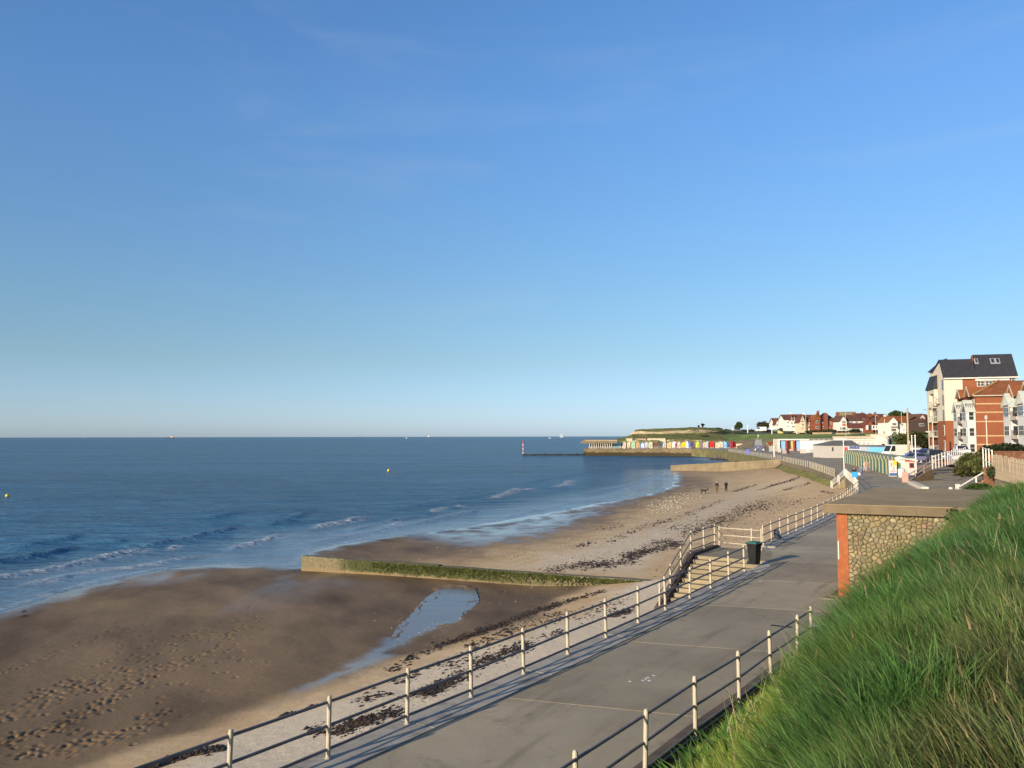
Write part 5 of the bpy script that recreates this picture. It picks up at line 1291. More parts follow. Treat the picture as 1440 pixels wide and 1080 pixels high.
def timbers(o, u0, u1, ve, vr, y, n=3):
    L = o.location; xs = [D(u0, ve, y).x - L.x, D(u1, ve, y).x - L.x]; ze, zr = D(u0, ve, y).z - L.z, D(u0, vr, y).z - L.z; y0 = y - L.y
    mb = MB(); xm = sum(xs) / 2; mb.box(xs[0], xs[1], y0 - .05, y0 + .05, ze - .12, ze + .10)
    for k in range(1, n + 1):
        x = xs[0] + (xs[1] - xs[0]) * k / (n + 1); top = zr - (zr - ze) * abs(x - xm) / (xm - xs[0]); mb.box(x - .09, x + .09, y0 - .04, y0 + .05, ze + .1, top - .3)
    mb.build('timbering', timber, o)

h = house('house', 'small dark roofed house at the left end of the clifftop row', 1095.5, 600.5, 430)
vol(h, 1089.3, 1103, 600.5, 596.4, 588.5, 430, 9, 'side', white_r, tile_red); vol(h, 1090.5, 1095, 600.5, 595.6, 589.8, 427.5, 4, 'gable', white_r, tile_red); vol(h, 1096, 1102.5, 600.5, 594, 586.8, 432, 7, 'hip', brick_red, tile_red)
win(h, 1092.8, 597.6, 2.2, 2.0, 427.5); win(h, 1098.5, 598.3, 2.4, 2.0, 430)
h = house('house', 'white house with twin pointed gables between the dark roofed house and the cream house', 1115, 602.5, 405)
vol(h, 1103.2, 1113.6, 602.5, 590.2, 583.6, 405, 9, 'side', white_r, tile_brown); vol(h, 1113.7, 1126.3, 602.5, 590.0, 583.2, 405.5, 9, 'side', white_r, tile_brown)
for g0 in (1111.6, 1115.4): vol(h, g0, g0 + 3.7, 602.5, 590.4, 583.8, 403.8, 4, 'gable', white_r, tile_red, .2); timbers(h, g0, g0 + 3.7, 590.6, 584.6, 403.8)
win(h, 1108, 594.2, 2.4, 2.4, 405); win(h, 1108, 599.6, 1.6, 3.2, 405); win(h, 1121.5, 594, 2.6, 2.2, 405.5); win(h, 1113.4, 595, 2.2, 2.2, 403.8); win(h, 1117.3, 595, 2.2, 2.2, 403.8); win(h, 1115.4, 600, 4.6, 2.4, 403.8, n=4); win(h, 1122, 599.8, 3, 2.6, 405.5, n=3)
chimney(h, 1111.6, 584.5, 580.6, 410, 1.1, white_r)
h = house('house', 'cream house with one steep front gable, left of the brick villa', 1135, 605, 398)
vol(h, 1131.5, 1147, 605, 592.8, 583.8, 399.5, 9, 'side', cream_r, tile_brown); vol(h, 1124.3, 1132.6, 605, 592.6, 583.0, 397.5, 11, 'gable', cream_r, tile_red)
timbers(h, 1124.5, 1132.4, 592.8, 584.6, 397.5, 1)
win(h, 1129, 597, 2.4, 3.0, 397.5); win(h, 1128, 602, 1.8, 2.4, 397.5); win(h, 1137.6, 600.8, 1.4, 3.2, 399.5, timber, 1); win(h, 1143, 600.8, 3.2, 2.4, 399.5, n=3); win(h, 1141, 594.8, 2, 1.5, 399.5)
chimney(h, 1129.6, 584, 581.5, 404, 1.2, white_r)
h = house('house', 'red brick villa with a pointed turret roof and a tall chimney breast', 1160, 604, 394)
vol(h, 1154.2, 1176.5, 604, 591.2, 580.6, 394, 10, 'hip', brick_red, tile_brown, hipin=4.2); vol(h, 1146.2, 1154, 604, 590, 583.6, 392.6, 8, 'gable', brick_red, tile_orange)
L = h.location; q = [D(u_, 590, 392.4) - L for u_ in (1146.4, 1153.8)]; mb = MB(); zt = (D(1150, 579.6, 393.6) - L).z
mb.add([(q[0].x - .3, q[0].y - .4, q[0].z), (q[1].x + .3, q[0].y - .4, q[0].z), (q[1].x + .3, q[0].y + 2.6, q[0].z), (q[0].x - .3, q[0].y + 2.6, q[0].z), ((q[0].x + q[1].x) / 2, q[0].y + 1.1, zt)], [(0, 1, 4), (1, 2, 4), (2, 3, 4), (3, 0, 4), (3, 2, 1, 0)]); mb.build('turret_roof', tile_orange, h)
chimney(h, 1150.8, 582, 578.2, 395, 1.0); chimney(h, 1162.3, 600, 581.4, 393.0, 1.5)
win(h, 1149.3, 593.2, 4.0, 4.2, 392.6, n=3); win(h, 1149.3, 601, 4.6, 3.4, 392.6, n=3); win(h, 1156.6, 593.8, 1.8, 3.2, 394); win(h, 1160.2, 595.4, 2.0, 3.8, 394); win(h, 1168.6, 595, 2.2, 3.6, 394); win(h, 1157.5, 601, 3.4, 3.0, 394, n=3); win(h, 1166, 601.4, 2.2, 2.6, 394); win(h, 1173.5, 602.2, 5.6, 1.8, 394, n=3)
h = house('house', 'large white house with brown roofs and a red panelled front gable', 1198, 607, 388)
vol(h, 1186.5, 1217, 607, 592.2, 583.4, 388, 10, 'hip', white_r, tile_brown, hipin=3.4); vol(h, 1180.6, 1191.2, 607, 592.0, 585.0, 386.4, 9, 'gable', white_r, tile_brown)
timbers(h, 1181, 1191, 592.0, 586.2, 386.4, 0)
vol(h, 1193.4, 1213.8, 607, 601.4, 595.6, 385.4, 5, 'side', white_r, tile_red)
L = h.location; p = D(1184.6, 599, 386.4) - L; q = D(1190, 595.9, 386.4) - L; mb = MB(); mb.box(p.x, q.x, p.y - .06, p.y + .05, p.z, q.z); mb.build('tile_panel', mat('tile_hung', (.42, .10, .05), .9, .2), h)
win(h, 1186.8, 593.9, 5, 2.4, 386.4, n=4); win(h, 1186.8, 602.5, 5, 4, 386.4, n=4); win(h, 1197, 593.8, 3.4, 2.2, 388, n=3); win(h, 1204.5, 593.8, 3.4, 2.2, 388, n=3); win(h, 1212.6, 595.3, 6, 3.2, 388, n=5); win(h, 1204, 604.0, 9, 2.6, 385.4, n=6); win(h, 1182.3, 602.6, 1.6, 4, 386.4, n=1); win(h, 1215.4, 603, 2, 4, 388)
chimney(h, 1201, 584, 580.8, 394, 1.0); chimney(h, 1178.6, 586, 580.2, 394, 1.2)
h = house('house', 'dark brown roofed house with white bay panels and brick, between two white houses', 1231, 610, 384)
vol(h, 1224, 1251, 610, 598, 584.6, 386, 11, 'hip', brick_red, tile_brown, hipin=5); vol(h, 1217.6, 1228.4, 610, 597.4, 590.6, 383, 8, 'gable', brick_red, tile_red)
for a, b in ((1218, 1220.2), (1226, 1233.6)):
    L = h.location; p, q = D(a, 604.6, 382.8) - L, D(b, 598, 382.8) - L; mb = MB(); mb.box(p.x, q.x, p.y - .7, p.y + 2.8, p.z, q.z); mb.build('bay', white_r, h)
win(h, 1222.8, 601.2, 4.8, 6, 383, timber, 3); win(h, 1228.4, 600.6, 2.2, 4, 382.1, n=1); win(h, 1232, 600.6, 1.4, 4, 382.1, n=1); win(h, 1238, 602, 4, 6, 386, timber, 2)
chimney(h, 1245, 589, 583.5, 392, 1.0, white_r)
h = house('house', 'house behind with a broad orange brown hipped roof', 1226, 592, 450)
vol(h, 1216, 1246, 600, 590.6, 581, 450, 13, 'hip', cream_r, tile_orange, hipin=5.5); vol(h, 1240, 1252, 600, 589, 582.6, 452, 12, 'side', cream_r, tile_brown)
win(h, 1220.5, 589.4, 6, 1.4, 449.8, n=4); chimney(h, 1231, 584, 580, 458, 1.1)
h = house('house', 'white house with a bright orange tiled roof and a red brick band', 1270, 609.5, 350)
vol(h, 1256, 1288, 609.5, 593.8, 585.6, 350, 9, 'side', white_r, tile_orange); vol(h, 1249.4, 1262.8, 609.5, 593.0, 586.2, 348.2, 10, 'gable', white_r, tile_orange); vol(h, 1282.2, 1289.6, 609.5, 594.4, 585.4, 348.0, 9, 'gable', white_r, tile_red)
L = h.location
for vb_, vt_, m_, nm in ((601.6, 599.8, brick_red, 'brick_band'),):
    p, q = D(1253, vb_, 348.2) - L, D(1262.6, vt_, 348.2) - L; mb = MB(); mb.box(p.x, q.x, p.y - .08, p.y + .05, p.z, q.z); mb.build(nm, m_, h)
win(h, 1257.5, 596.4, 5.4, 3.4, 348.2, n=4); win(h, 1256.6, 604.6, 6.6, 4.2, 348.2, n=5); win(h, 1268, 597.2, 3.6, 2.8, 350, n=3); win(h, 1278.4, 597.2, 2.6, 4.6, 350, glass_far, 2); win(h, 1272, 604.6, 3.4, 3.4, 350, n=2); win(h, 1264.8, 604.6, 1.4, 4, 350, n=1)
h = house('house', 'dark gabled house with a cream upper gable, beside the apartment block', 1298, 604, 330)
vol(h, 1289.5, 1307, 604, 593, 586, 331, 9, 'hip', timber, tile_brown, hipin=3.5); vol(h, 1292.8, 1301.6, 604, 588, 582.6, 334, 9, 'gable', cream_r, tile_brown); win(h, 1296, 597.2, 7, 4.2, 331, n=4); win(h, 1297, 587.4, 3, 2, 334); vol(h, 1301.8, 1309, 604, 590, 583.0, 336, 8, 'side', brick_red, tile_red)
h = house('house', 'far house showing only a dark roof above the white house', 1288, 590, 430)
vol(h, 1280, 1296, 598, 588, 581.6, 430, 10, 'hip', cream_r, tile_brown); chimney(h, 1277.5, 584, 579.6, 436, 1.0)
h = house('house', 'flat topped pale building peeping over the roofs near the red panelled gable', 1196, 588, 470)
vol(h, 1187, 1204, 594, 579.6, 579, 470, 12, 'flat', mat('stone_pale', (.5, .42, .32), .9, .1), M_FELT)
h = house('house', 'red roofed house behind, right of the large white house', 1212, 590, 440)
vol(h, 1207, 1222, 598, 588, 581.6, 440, 10, 'side', brick_red, tile_red); chimney(h, 1213, 584, 580.2, 445, 1.0); win(h, 1214, 589.6, 3, 1.6, 440)
# garden walls and hedges
def pxwall(u0, u1, vb, vt, y, m_, label, name='garden_wall', cat='wall', th=.4):
    a, b, c = D(u0, vb, y), D(u1, vb, y), D(u0, vt, y); o = empty(name, ((a.x + b.x) / 2, y, a.z), 0, label, cat); w = (b.x - a.x) / 2
    mb = MB(); mb.box(-w, w, 0, th, -.8, c.z - a.z - .1); mb.build('masonry', m_, o); mb = MB(); mb.box(-w - .05, w + .05, -.05, th + .05, c.z - a.z - .1, c.z - a.z); mb.build('coping', m_, o)
buff = mat('buff_wall', (.40, .30, .19), .9, .15, .5)
pxwall(1094, 1103, 607.2, 604.6, 412, mat('lime_wall', (.50, .46, .24), .9, .12), 'pale yellowish wall at the left end of the clifftop gardens')
pxwall(1120, 1127, 608, 605.8, 402, white_r, 'white garden wall below the twin gabled house')
pxwall(1143, 1170, 611.5, 608, 386, buff, 'long buff garden wall below the brick villa'); pxwall(1175.5, 1216, 612.5, 608.8, 378, buff, 'buff wall below the large white house'); pxwall(1218, 1262, 615.5, 611, 356, buff, 'buff wall below the dark roofed house')
fence([D(1263, 609.8, 344), D(1283, 609.8, 341)], 1.9, 'white garden fence under the orange roofed house', white_paint, .9, .22, .05)
M_H0, M_H1 = (.030, .045, .014), (.075, .085, .025)
def hedge(u0, u1, vb, vt, y, label, c0=M_H0, c1=M_H1, name='hedge', cat='hedge', n=700, size=.28):
    a, b, c = D(u0, vb, y), D(u1, vb, y), D(u0, vt, y); w, hh = (b.x - a.x) / 2, (c.z - a.z)
    o = empty(name, ((a.x + b.x) / 2, y, a.z), 0, label, cat)
    k = max(1, int(round(w / hh * .7))); cl = []
    for i in range(k): cl.append(leaf_cloud((-w + (i + .5) * 2 * w / k, 0, hh * RNG.uniform(.40, .5)), (w / k * 1.25, hh * .6, hh * RNG.uniform(.48, .6)), n // k, int(u0 * 7 + i), size, c0, c1))
    foliage('leaves', cl, o); mb = MB()
    for i in range(k): mb.ball((-w + (i + .5) * 2 * w / k, 0, hh * .4), w / k * .9, hh * .4, hh * .42, 8, 5, 0, .15)
    mb.build('inner_branches', mat('branches', (.03, .028, .016), .9, .2), o); return o
hedge(1094, 1120, 606, 601.5, 408, 'yellow green hedge in front of the white twin gabled house', (.06, .07, .02), (.13, .13, .035)); hedge(1125.5, 1133.5, 606.8, 603.0, 400, 'round dark bush in front of the cream house'); hedge(1134, 1150, 609.5, 604.6, 390, 'dark hedge left of the brick villa'); hedge(1150.5, 1176, 608.5, 603.2, 389, 'dark hedge below the brick villa'); hedge(1177, 1192, 608.6, 605.8, 382, 'low hedge below the red panelled gable')
hedge(1193, 1211, 611.6, 601.8, 380, 'large dark rounded bush in front of the large white house', (.018, .024, .010), (.045, .052, .018), 'round_bush', 'bush', 900)
hedge(1244, 1266, 612, 604, 352, 'dark bush beside the orange roofed house', (.03, .035, .014), (.08, .08, .03))
# ---------------------------------------------------------------- trees
bark = mat('bark', (.075, .055, .038), .9, .3, 2.0, bump=.5, bsc=12)
def tree(u0, u1, vb, vt, y, label, c0, c1, n=1500, size=.35, lobes=6, name='tree', trunk=.3, group=None):
    a, b, c = D(u0, vb, y), D(u1, vb, y), D(u0, vt, y); w, hh = (b.x - a.x) / 2, c.z - a.z
    o = empty(name, ((a.x + b.x) / 2, y, a.z), 0, label, 'tree', group); g = np.random.default_rng(int(u0 * 13))
    mb = MB(); mb.tube([(0, 0, -1), (.05 * w, 0, hh * .3), (-.04 * w, 0, hh * .75)], [w * .09 + .08, w * .07 + .05, .05], 8)
    cl = []
    for i in range(lobes):
        an = 2 * math.pi * i / lobes + g.uniform(-.3, .3); rr = w * g.uniform(.35, .62); z = hh * (trunk + (1 - trunk) * g.uniform(.30, .72))
        p = (math.cos(an) * rr, math.sin(an) * rr * .8, z); mb.tube([(0, 0, hh * .28), (p[0] * .5, p[1] * .5, z * .72), p], [w * .04 + .05, w * .025 + .03, .02], 6)
        cl.append(leaf_cloud(p, (w * g.uniform(.36, .55), w * g.uniform(.36, .5), hh * (1 - trunk) * g.uniform(.24, .36)), n // lobes, int(u0 * 3 + i), size, c0, c1))
    cl.append(leaf_cloud((0, 0, hh * (trunk + (1 - trunk) * .62)), (w * .55, w * .5, hh * (1 - trunk) * .40), n // 4, int(u0), size, c0, c1))
    mb.build('trunk', bark, o); foliage('crown', cl, o); return o
GD, GL = (.028, .042, .014), (.075, .095, .028)
tree(1063.5, 1084.5, 605.5, 592.8, 445, 'broad round topped tree alone on the green, left of the houses', (.035, .036, .014), (.095, .085, .03), 2200, .42, 9, trunk=.08)
tree(1032, 1045.5, 606.5, 592.8, 480, 'leaning windswept tree on the skyline above the lawn', GD, GL, 1500, .42, 8, trunk=.12)
tree(985.2, 991.2, 602.5, 595.2, 470, 'small dark tree on the cliff edge', (.02, .03, .02), (.04, .05, .03), 500, .3, 4); tree(981, 984, 602.5, 597.8, 472, 'tiny tree left of the small dark cliff tree', (.02, .03, .02), (.04, .05, .03), 250, .3, 3)
tree(1248, 1273, 590, 577.6, 470, 'bushy green tree behind the orange roofed house', (.035, .06, .015), (.10, .13, .03), 1500, .5, 7); tree(1268, 1284, 590, 580, 475, 'reddish leaved tree behind the orange roofed house', (.09, .06, .02), (.16, .11, .04), 900, .5, 5)
hedge(966, 980, 608, 600.8, 440, 'dark scrub on top of the chalk cliff', (.03, .03, .012), (.075, .07, .025), 'scrub', 'scrub', 700, .4); hedge(1006, 1014, 607, 601, 452, 'dark bush at the right end of the chalk outcrop', GD, GL, 'scrub', 'scrub', 300, .35); hedge(985, 996, 615, 611.8, 424, 'dark bush on the slope below the outcrop', GD, GL, 'scrub', 'scrub', 300, .35)
tree(1258, 1310, 640, 606, 190, 'big spreading yellow green bush tree in front of the white house garden', (.030, .042, .012), (.135, .135, .028), 5200, .26, 14, 'bush_tree', .05)
tree(1284, 1308, 640, 611, 182, 'darker tree beside the apartment block', (.020, .026, .010), (.060, .065, .022), 2600, .24, 8, 'bush_tree', .08)
hedge(1040, 1062, 607.5, 603.4, 500, 'distant dark hedge line right of the leaning tree', (.03, .035, .018), (.06, .06, .03), n=400)
# ================================================================ apartment blocks (parallel to the promenade)
RZ = math.atan2(-.287, .958)
block_brick = mat('apartment_brick', (.23, .078, .036), .9, .12, .5, bump=.15, bsc=8, dirt=(.19, .062, .03), dsc=.5)
block_cream = mat('apartment_render', (.53, .485, .39), .85, .07, .4)
slate = mat('slate', (.030, .030, .038), .7, .15, 1.2, bump=.2, bsc=5)
band_m = mat('pale_band', (.42, .29, .16), .85, .1)
metal_d = mat('dark_balcony', (.09, .055, .05), .6, .2)
white_bay = mat('bay_white', (.52, .52, .49), .7, .05, .4)
def part(mb, name, m_, o): return mb.build(name, m_, o)
def lwin(o, face, a0, a1, z0, z1, at=0.0, n=2, frame=white_paint):
    """window on a local face: 'y' (the flank looking at the camera, y = at) or 'x' (looking out to sea, x = at)"""
    mb = MB(); g = .09
    def bx(m, p0, p1, q0, q1, d0, d1):
        if face == 'y': m.box(p0, p1, at - d1, at - d0, q0, q1)
        else: m.box(at - d1, at - d0, p0, p1, q0, q1)
    bx(mb, a0, a1, z0, z1, -.05, .06); f = mb.build('window', frame, o); mb = MB(); w = (a1 - a0 - g) / n
    for k in range(n):
        zm = (z0 + z1) / 2
        bx(mb, a0 + g + k * w, a0 + (k + 1) * w, z0 + g, zm - .03, .0, .075); bx(mb, a0 + g + k * w, a0 + (k + 1) * w, zm + .03, z1 - g, .0, .075)
    mb.build('pane', glass_far, f)
def balcony(o, x0, x1, y0, y1, z, m_=metal_d, rail=None):
    mb = MB(); mb.box(x0, x1, y0, y1, z - .18, z); b = mb.build('balcony', m_, o)
    mb = MB(); r = rail or m_; h = 1.05
    for (ax, ay), (bx_, by) in (((x0, y0), (x1, y0)), ((x0, y0), (x0, y1)), ((x1, y0), (x1, y1))):
        mb.tube([(ax, ay, z + h), (bx_, by, z + h)], .045, 6)
        n = max(2, int(math.hypot(bx_ - ax, by - ay) / .28))
        for k in range(n + 1): mb.tube([(ax + (bx_ - ax) * k / n, ay + (by - ay) * k / n, z), (ax + (bx_ - ax) * k / n, ay + (by - ay) * k / n, z + h)], .022, 4)
    mb.build('balustrade', r, b)
# tall cream and brick block with slate roofs
A = empty('apartment_block', (79.4, 150, 2.5), RZ, 'tall cream and brick apartment block with dark slate roofs and rooflights', 'apartment block')
EV, RG = 13.95, 17.3
mb = MB()
def yz_prism(m, poly, x0, x1):            # polygon in local (y, z) pushed along x
    n = len(poly); vs = [(x0, p[0], p[1]) for p in poly] + [(x1, p[0], p[1]) for p in poly]
    m.add(vs, [tuple(range(n - 1, -1, -1)), tuple(range(n, 2 * n))] + [(i, (i + 1) % n, n + (i + 1) % n, n + i) for i in range(n)])
GBL = [(9.6, EV + 1.55), (3.2, RG - .25), (0, EV)]
yz_prism(mb, [(0, 6.0), (9.6, 6.0)] + GBL, 0, 3.05); part(mb, 'wall', block_cream, A)
mb = MB(); yz_prism(mb, [(.02, -2), (9.6, -2), (9.6, 5.995), (.02, 5.995)], .02, 3.05); part(mb, 'wall', block_brick, A)
mb = MB(); yz_prism(mb, [(.05, -2), (8.95, -2), (8.95, EV + 1), (3.2, RG - .25), (.05, EV)], 3.055, 11.6); part(mb, 'wall', block_brick, A)
def gable_roof(m, x0, x1, yb, ye, ev, rg, th=.22, ov=.35):
    ym = 3.2; k = (rg - ev) / (ym - yb); kb = (rg - ev - 1.55) / (ye - ym)
    yz_prism(m, [(yb - ov, ev - k * ov), (ym, rg), (ym, rg + th), (yb - ov, ev - k * ov + th)][::-1], x0, x1); yz_prism(m, [(ye + ov, ev + 1.55 - kb * ov), (ym, rg), (ym, rg + th), (ye + ov, ev + 1.55 - kb * ov + th)], x0, x1)
mb = MB(); gable_roof(mb, -.15, 5.5, 0, 9.6, EV, RG); rf = part(mb, 'roof', slate, A)
mb = MB(); gable_roof(mb, 5.51, 12.0, -.05, 9.05, EV + .02, RG + .75); rf2 = part(mb, 'roof', slate, A)
mb = MB(); mb.box(5.42, 5.5, 2.6, 3.8, RG - .3, RG + .8); part(mb, 'parapet', block_brick, A)
mb = MB(); mb.box(-.1, 5.5, -.46, -.33, EV - .34, EV - .12); mb.box(5.5, 12.05, -.50, -.37, EV - .32, EV - .10); part(mb, 'gutter', white_paint, A)
def rooflight(x0, x1, y0, y1, rg, ev=EV):
    k = (rg - ev) / 3.2; M_ = Matrix.Translation((0, 0, ev + .24)) 
    mb = MB(); z0, z1 = ev + .25 + k * y0, ev + .25 + k * y1
    vs = [(x0, y0, z0), (x1, y0, z0), (x1, y1, z1), (x0, y1, z1)]; vs += [(x, y - .05, z + .10) for x, y, z in vs]
    mb.add(vs, [(4, 5, 6, 7), (0, 1, 5, 4), (1, 2, 6, 5), (2, 3, 7, 6), (3, 0, 4, 7)]); f = mb.build('rooflight', mat('rooflight_frame', (.30, .31, .33), .5, .1), rf2 if rg > RG else rf)
    g = .13; dy = (y1 - y0); vs = [(x0 + g, y0 + .1 * dy, z0 + .1 * (z1 - z0)), (x1 - g, y0 + .1 * dy, z0 + .1 * (z1 - z0)), (x1 - g, y1 - .1 * dy, z1 - .1 * (z1 - z0)), (x0 + g, y1 - .1 * dy, z1 - .1 * (z1 - z0))]
    mb = MB(); mb.add([(x, y - .09, z + .14) for x, y, z in vs], [(0, 1, 2, 3)]); mb.build('pane', glass_far, f); return f
rooflight(5.6, 6.2, 1.75, 2.5, RG + .75); rooflight(8.2, 8.95, 1.7, 2.45, RG + .75); rooflight(9.0, 9.75, 1.7, 2.45, RG + .75)
mb = MB(); mb.box(5.1, 10.6, -.35, -.02, EV - .75, EV - .45); part(mb, 'canopy', white_paint, A)
for x0, x1 in ((5.4, 6.6), (6.75, 7.9)): lwin(A, 'y', x0, x1, EV - 1.75, EV - .78, .04, 2)
lwin(A, 'y', 10.9, 11.5, EV - 1.5, EV - .5, .04, 1)
# wing behind with its slate slope facing the sea, balcony stack under a lean-to slate roof
BM = 12.9
mb = MB(); mb.box(.05, 6.0, 9.605, BM, 6.0, EV + 2.2); part(mb, 'wall', block_cream, A); mb = MB(); mb.box(.07, 6.0, 9.605, BM - .02, -2, 5.99); part(mb, 'wall', block_brick, A)
mb = MB(); mb.add([(-.25, 8.4, EV + 2.0), (-.25, BM + .3, EV + 2.0), (2.2, BM + .3, RG + .9), (2.2, 8.4, RG + .9), (4.7, BM + .3, EV + 2.0), (4.7, 8.4, EV + 2.0), (-.25, 8.4, EV + 1.8), (-.25, BM + .3, EV + 1.8)], [(3, 2, 1, 0), (2, 3, 5, 4), (0, 1, 7, 6), (0, 5, 3), (1, 2, 4)]); part(mb, 'roof', slate, A)
mb = MB(); mb.box(-.62, .0, 10.6, BM, 6.0, 12.4); mb.box(-.62, .0, 5.9, 6.5, 9.0, 12.4); mb.box(-.62, .0, 6.5, 10.6, 11.3, 12.4); part(mb, 'bay', block_cream, A); mb = MB(); mb.box(-.6, -.01, 10.62, BM - .02, -2, 5.99); part(mb, 'bay', block_brick, A)
mb = MB(); mb.add([(-.85, 5.7, 12.3), (-.85, BM + .2, 12.3), (.02, BM + .2, 14.9), (.02, 5.7, 14.9), (-.85, 5.7, 12.15), (-.85, BM + .2, 12.15), (.02, 5.7, 12.15)], [(3, 2, 1, 0), (0, 1, 5, 4), (0, 4, 6, 3)]); part(mb, 'bay_roof', slate, A)
for k in range(5):
    z = .3 + k * 2.8
    lwin(A, 'x', .7, 1.7, z + .2, z + 2.1, -.005, 1, metal_d if k > 1 else white_paint)
    if k < 4: balcony(A, -.95, -.02, 6.6, 10.5, z + .02, cream_paint, mat('glass_rail', (.45, .47, .42), .3, .1)); lwin(A, 'x', 6.9, 10.2, z + .15, z + 2.2, -.005, 3, metal_d)
    if k == 3: balcony(A, -.7, -.02, 3.6, 5.2, z + .8, cream_paint, mat('glass_rail', (.45, .47, .42), .3, .1))
for yy in (6.7, 10.4): mb = MB(); mb.tube([(-.9, yy, -2), (-.9, yy, 9.4)], .10, 8); part(mb, 'balcony_post', cream_paint, A)
for k in range(4):
    z = .35 + k * 2.8; balcony(A, 3.3, 6.0, -1.3, -.02, z, cream_paint, mat('glass_rail', (.45, .47, .42), .3, .1)); lwin(A, 'y', 3.6, 5.7, z + .05, z + 2.1, .04, 3)
for xx in (3.35, 5.95): mb = MB(); mb.tube([(xx, -1.25, -2), (xx, -1.25, 9.9)], .08, 8); part(mb, 'balcony_post', cream_paint, A)
mb = MB(); mb.lathe([(.30, 0), (.30, .05)], (0, 0, 0), 3); s_ = part(mb, 'wall_sign', white_paint, A); s_.location = (1.55, -.0, 1.62); s_.rotation_euler = (R(90), R(0), R(0)); s_.scale = (1, .7, 1)
mb = MB(); mb.tube([(-.05, 12.85, 8.4), (-1.4, 13.1, 8.4)], .05, 6); part(mb, 'aerial', metal_d, A)

def brick_block(C, L, dep, ev, rg, label, z_bands, bays):
    o = empty('brick_apartments', C, RZ, label, 'apartment block')
    mb = MB(); mb.box(0, L, 0, dep, -3, ev); part(mb, 'wall', block_brick, o)
    mb = MB(); ov = .4; hi = 4.6
    mb.add([(-ov, -ov, ev), (L + ov, -ov, ev), (L + ov, dep + ov, ev), (-ov, dep + ov, ev), (hi, dep / 2 - .6, rg), (L - hi + 2, dep / 2 - .6, rg), (L - hi + 2, dep / 2 + .6, rg), (hi, dep / 2 + .6, rg)], [(0, 1, 5, 4), (1, 2, 6, 5), (2, 3, 7, 6), (3, 0, 4, 7), (4, 5, 6, 7), (3, 2, 1, 0)]); rf = part(mb, 'roof', tile_orange, o)
    mb = MB(); mb.tube([(-ov, -ov, ev + .08), (hi, dep / 2 - .6, rg + .08)], .16, 6); mb.build('hip_tiles', mat('ridge_tile', (.36, .22, .09), .9, .15), rf)
    for z in z_bands: mb = MB(); mb.box(-.025, L, -.03, .05, z, z + .20); part(mb, 'string_course', band_m, o)
    for b in bays:
        mb = MB(); w = 1.65; zt = 6.7
        mb.extrude([(b - w, -3), (b + w, -3), (b + w, zt), (b, zt + 1.5), (b - w, zt)], Matrix(((0, 1, 0, -1.15), (1, 0, 0, 0), (0, 0, 1, 0), (0, 0, 0, 1))), 1.14); by = part(mb, 'bay', white_bay, o)
        mb = MB()
        for s in (-1, 1): mb.extrude([(b + s * (w + .2), zt - .2), (b, zt + 1.52), (b, zt + 1.68), (b + s * (w + .2), zt - .02)], Matrix(((0, 1, 0, -1.4), (1, 0, 0, 0), (0, 0, 1, 0), (0, 0, 0, 1))), 1.6)
        mb.build('bay_roof', mat('pale_roof', (.42, .46, .42), .7, .1), by)
        for k in range(3):
            z = -.3 + k * 2.45
            lwin(o, 'x', b - 1.1, b + 1.1, z + .6, z + 1.95, -1.155, 3); lwin(o, 'y', -1.0, -.2, z + .6, z + 1.95, b - w + .005, 1)
        bb = b + 2.9
        for k in range(3 if bb < dep - 1.5 else 0):
            z = -.1 + k * 2.45; balcony(o, -1.3, -.02, bb - 1.0, bb + 1.1, z, metal_d); lwin(o, 'x', bb - .9, bb + .9, z + .05, z + 1.95, -.005, 2, metal_d)
    for k in range(4):
        y0 = .7 + k * (dep - 1.2) / 4; lwin(o, 'x', y0, y0 + 1.25, ev - 2.1, ev - .55, -.01, 2)
    for b in bays:
        mb = MB(); Mx = Matrix(((0, 1, 0, -.75), (1, 0, 0, 0), (0, 0, 1, 0), (0, 0, 0, 1))); mb.extrude([(b - 1.5, ev - .1), (b + 1.5, ev - .1), (b, ev + 1.35)], Mx, 2.4); mb.build('dormer', tile_orange, rf)
        mb = MB()
        for s in (-1, 1): mb.extrude([(b + s * 1.62, ev - .2), (b, ev + 1.36), (b, ev + 1.52), (b + s * 1.62, ev - .02)], Matrix(((0, 1, 0, -.85), (1, 0, 0, 0), (0, 0, 1, 0), (0, 0, 0, 1))), .12)
        mb.build('barge_board', cream_paint, rf)
        balcony(o, -1.2, -.02, b - 1.3, b + 1.3, ev - 2.3, metal_d)
    mb = MB(); mb.box(-.44, L + .4, -.55, -.42, ev - .14, ev + .02); part(mb, 'gutter', cream_paint, o)
    return o
brick_block((70.9, 125, 2.9), 11, 12, 9.0, 11.5, 'red brick apartment block with pale stone bands on its blank flank', (7.62, 6.32, 4.92, 2.74, 1.42, .2), (2.0, 8.0))
brick_block((64.3, 100, 3.0), 11, 11.8, 8.0, 10.4, 'nearest brick apartment block with white bays, cut off by the right edge', (6.0, 3.6), (2.4, 8.6))
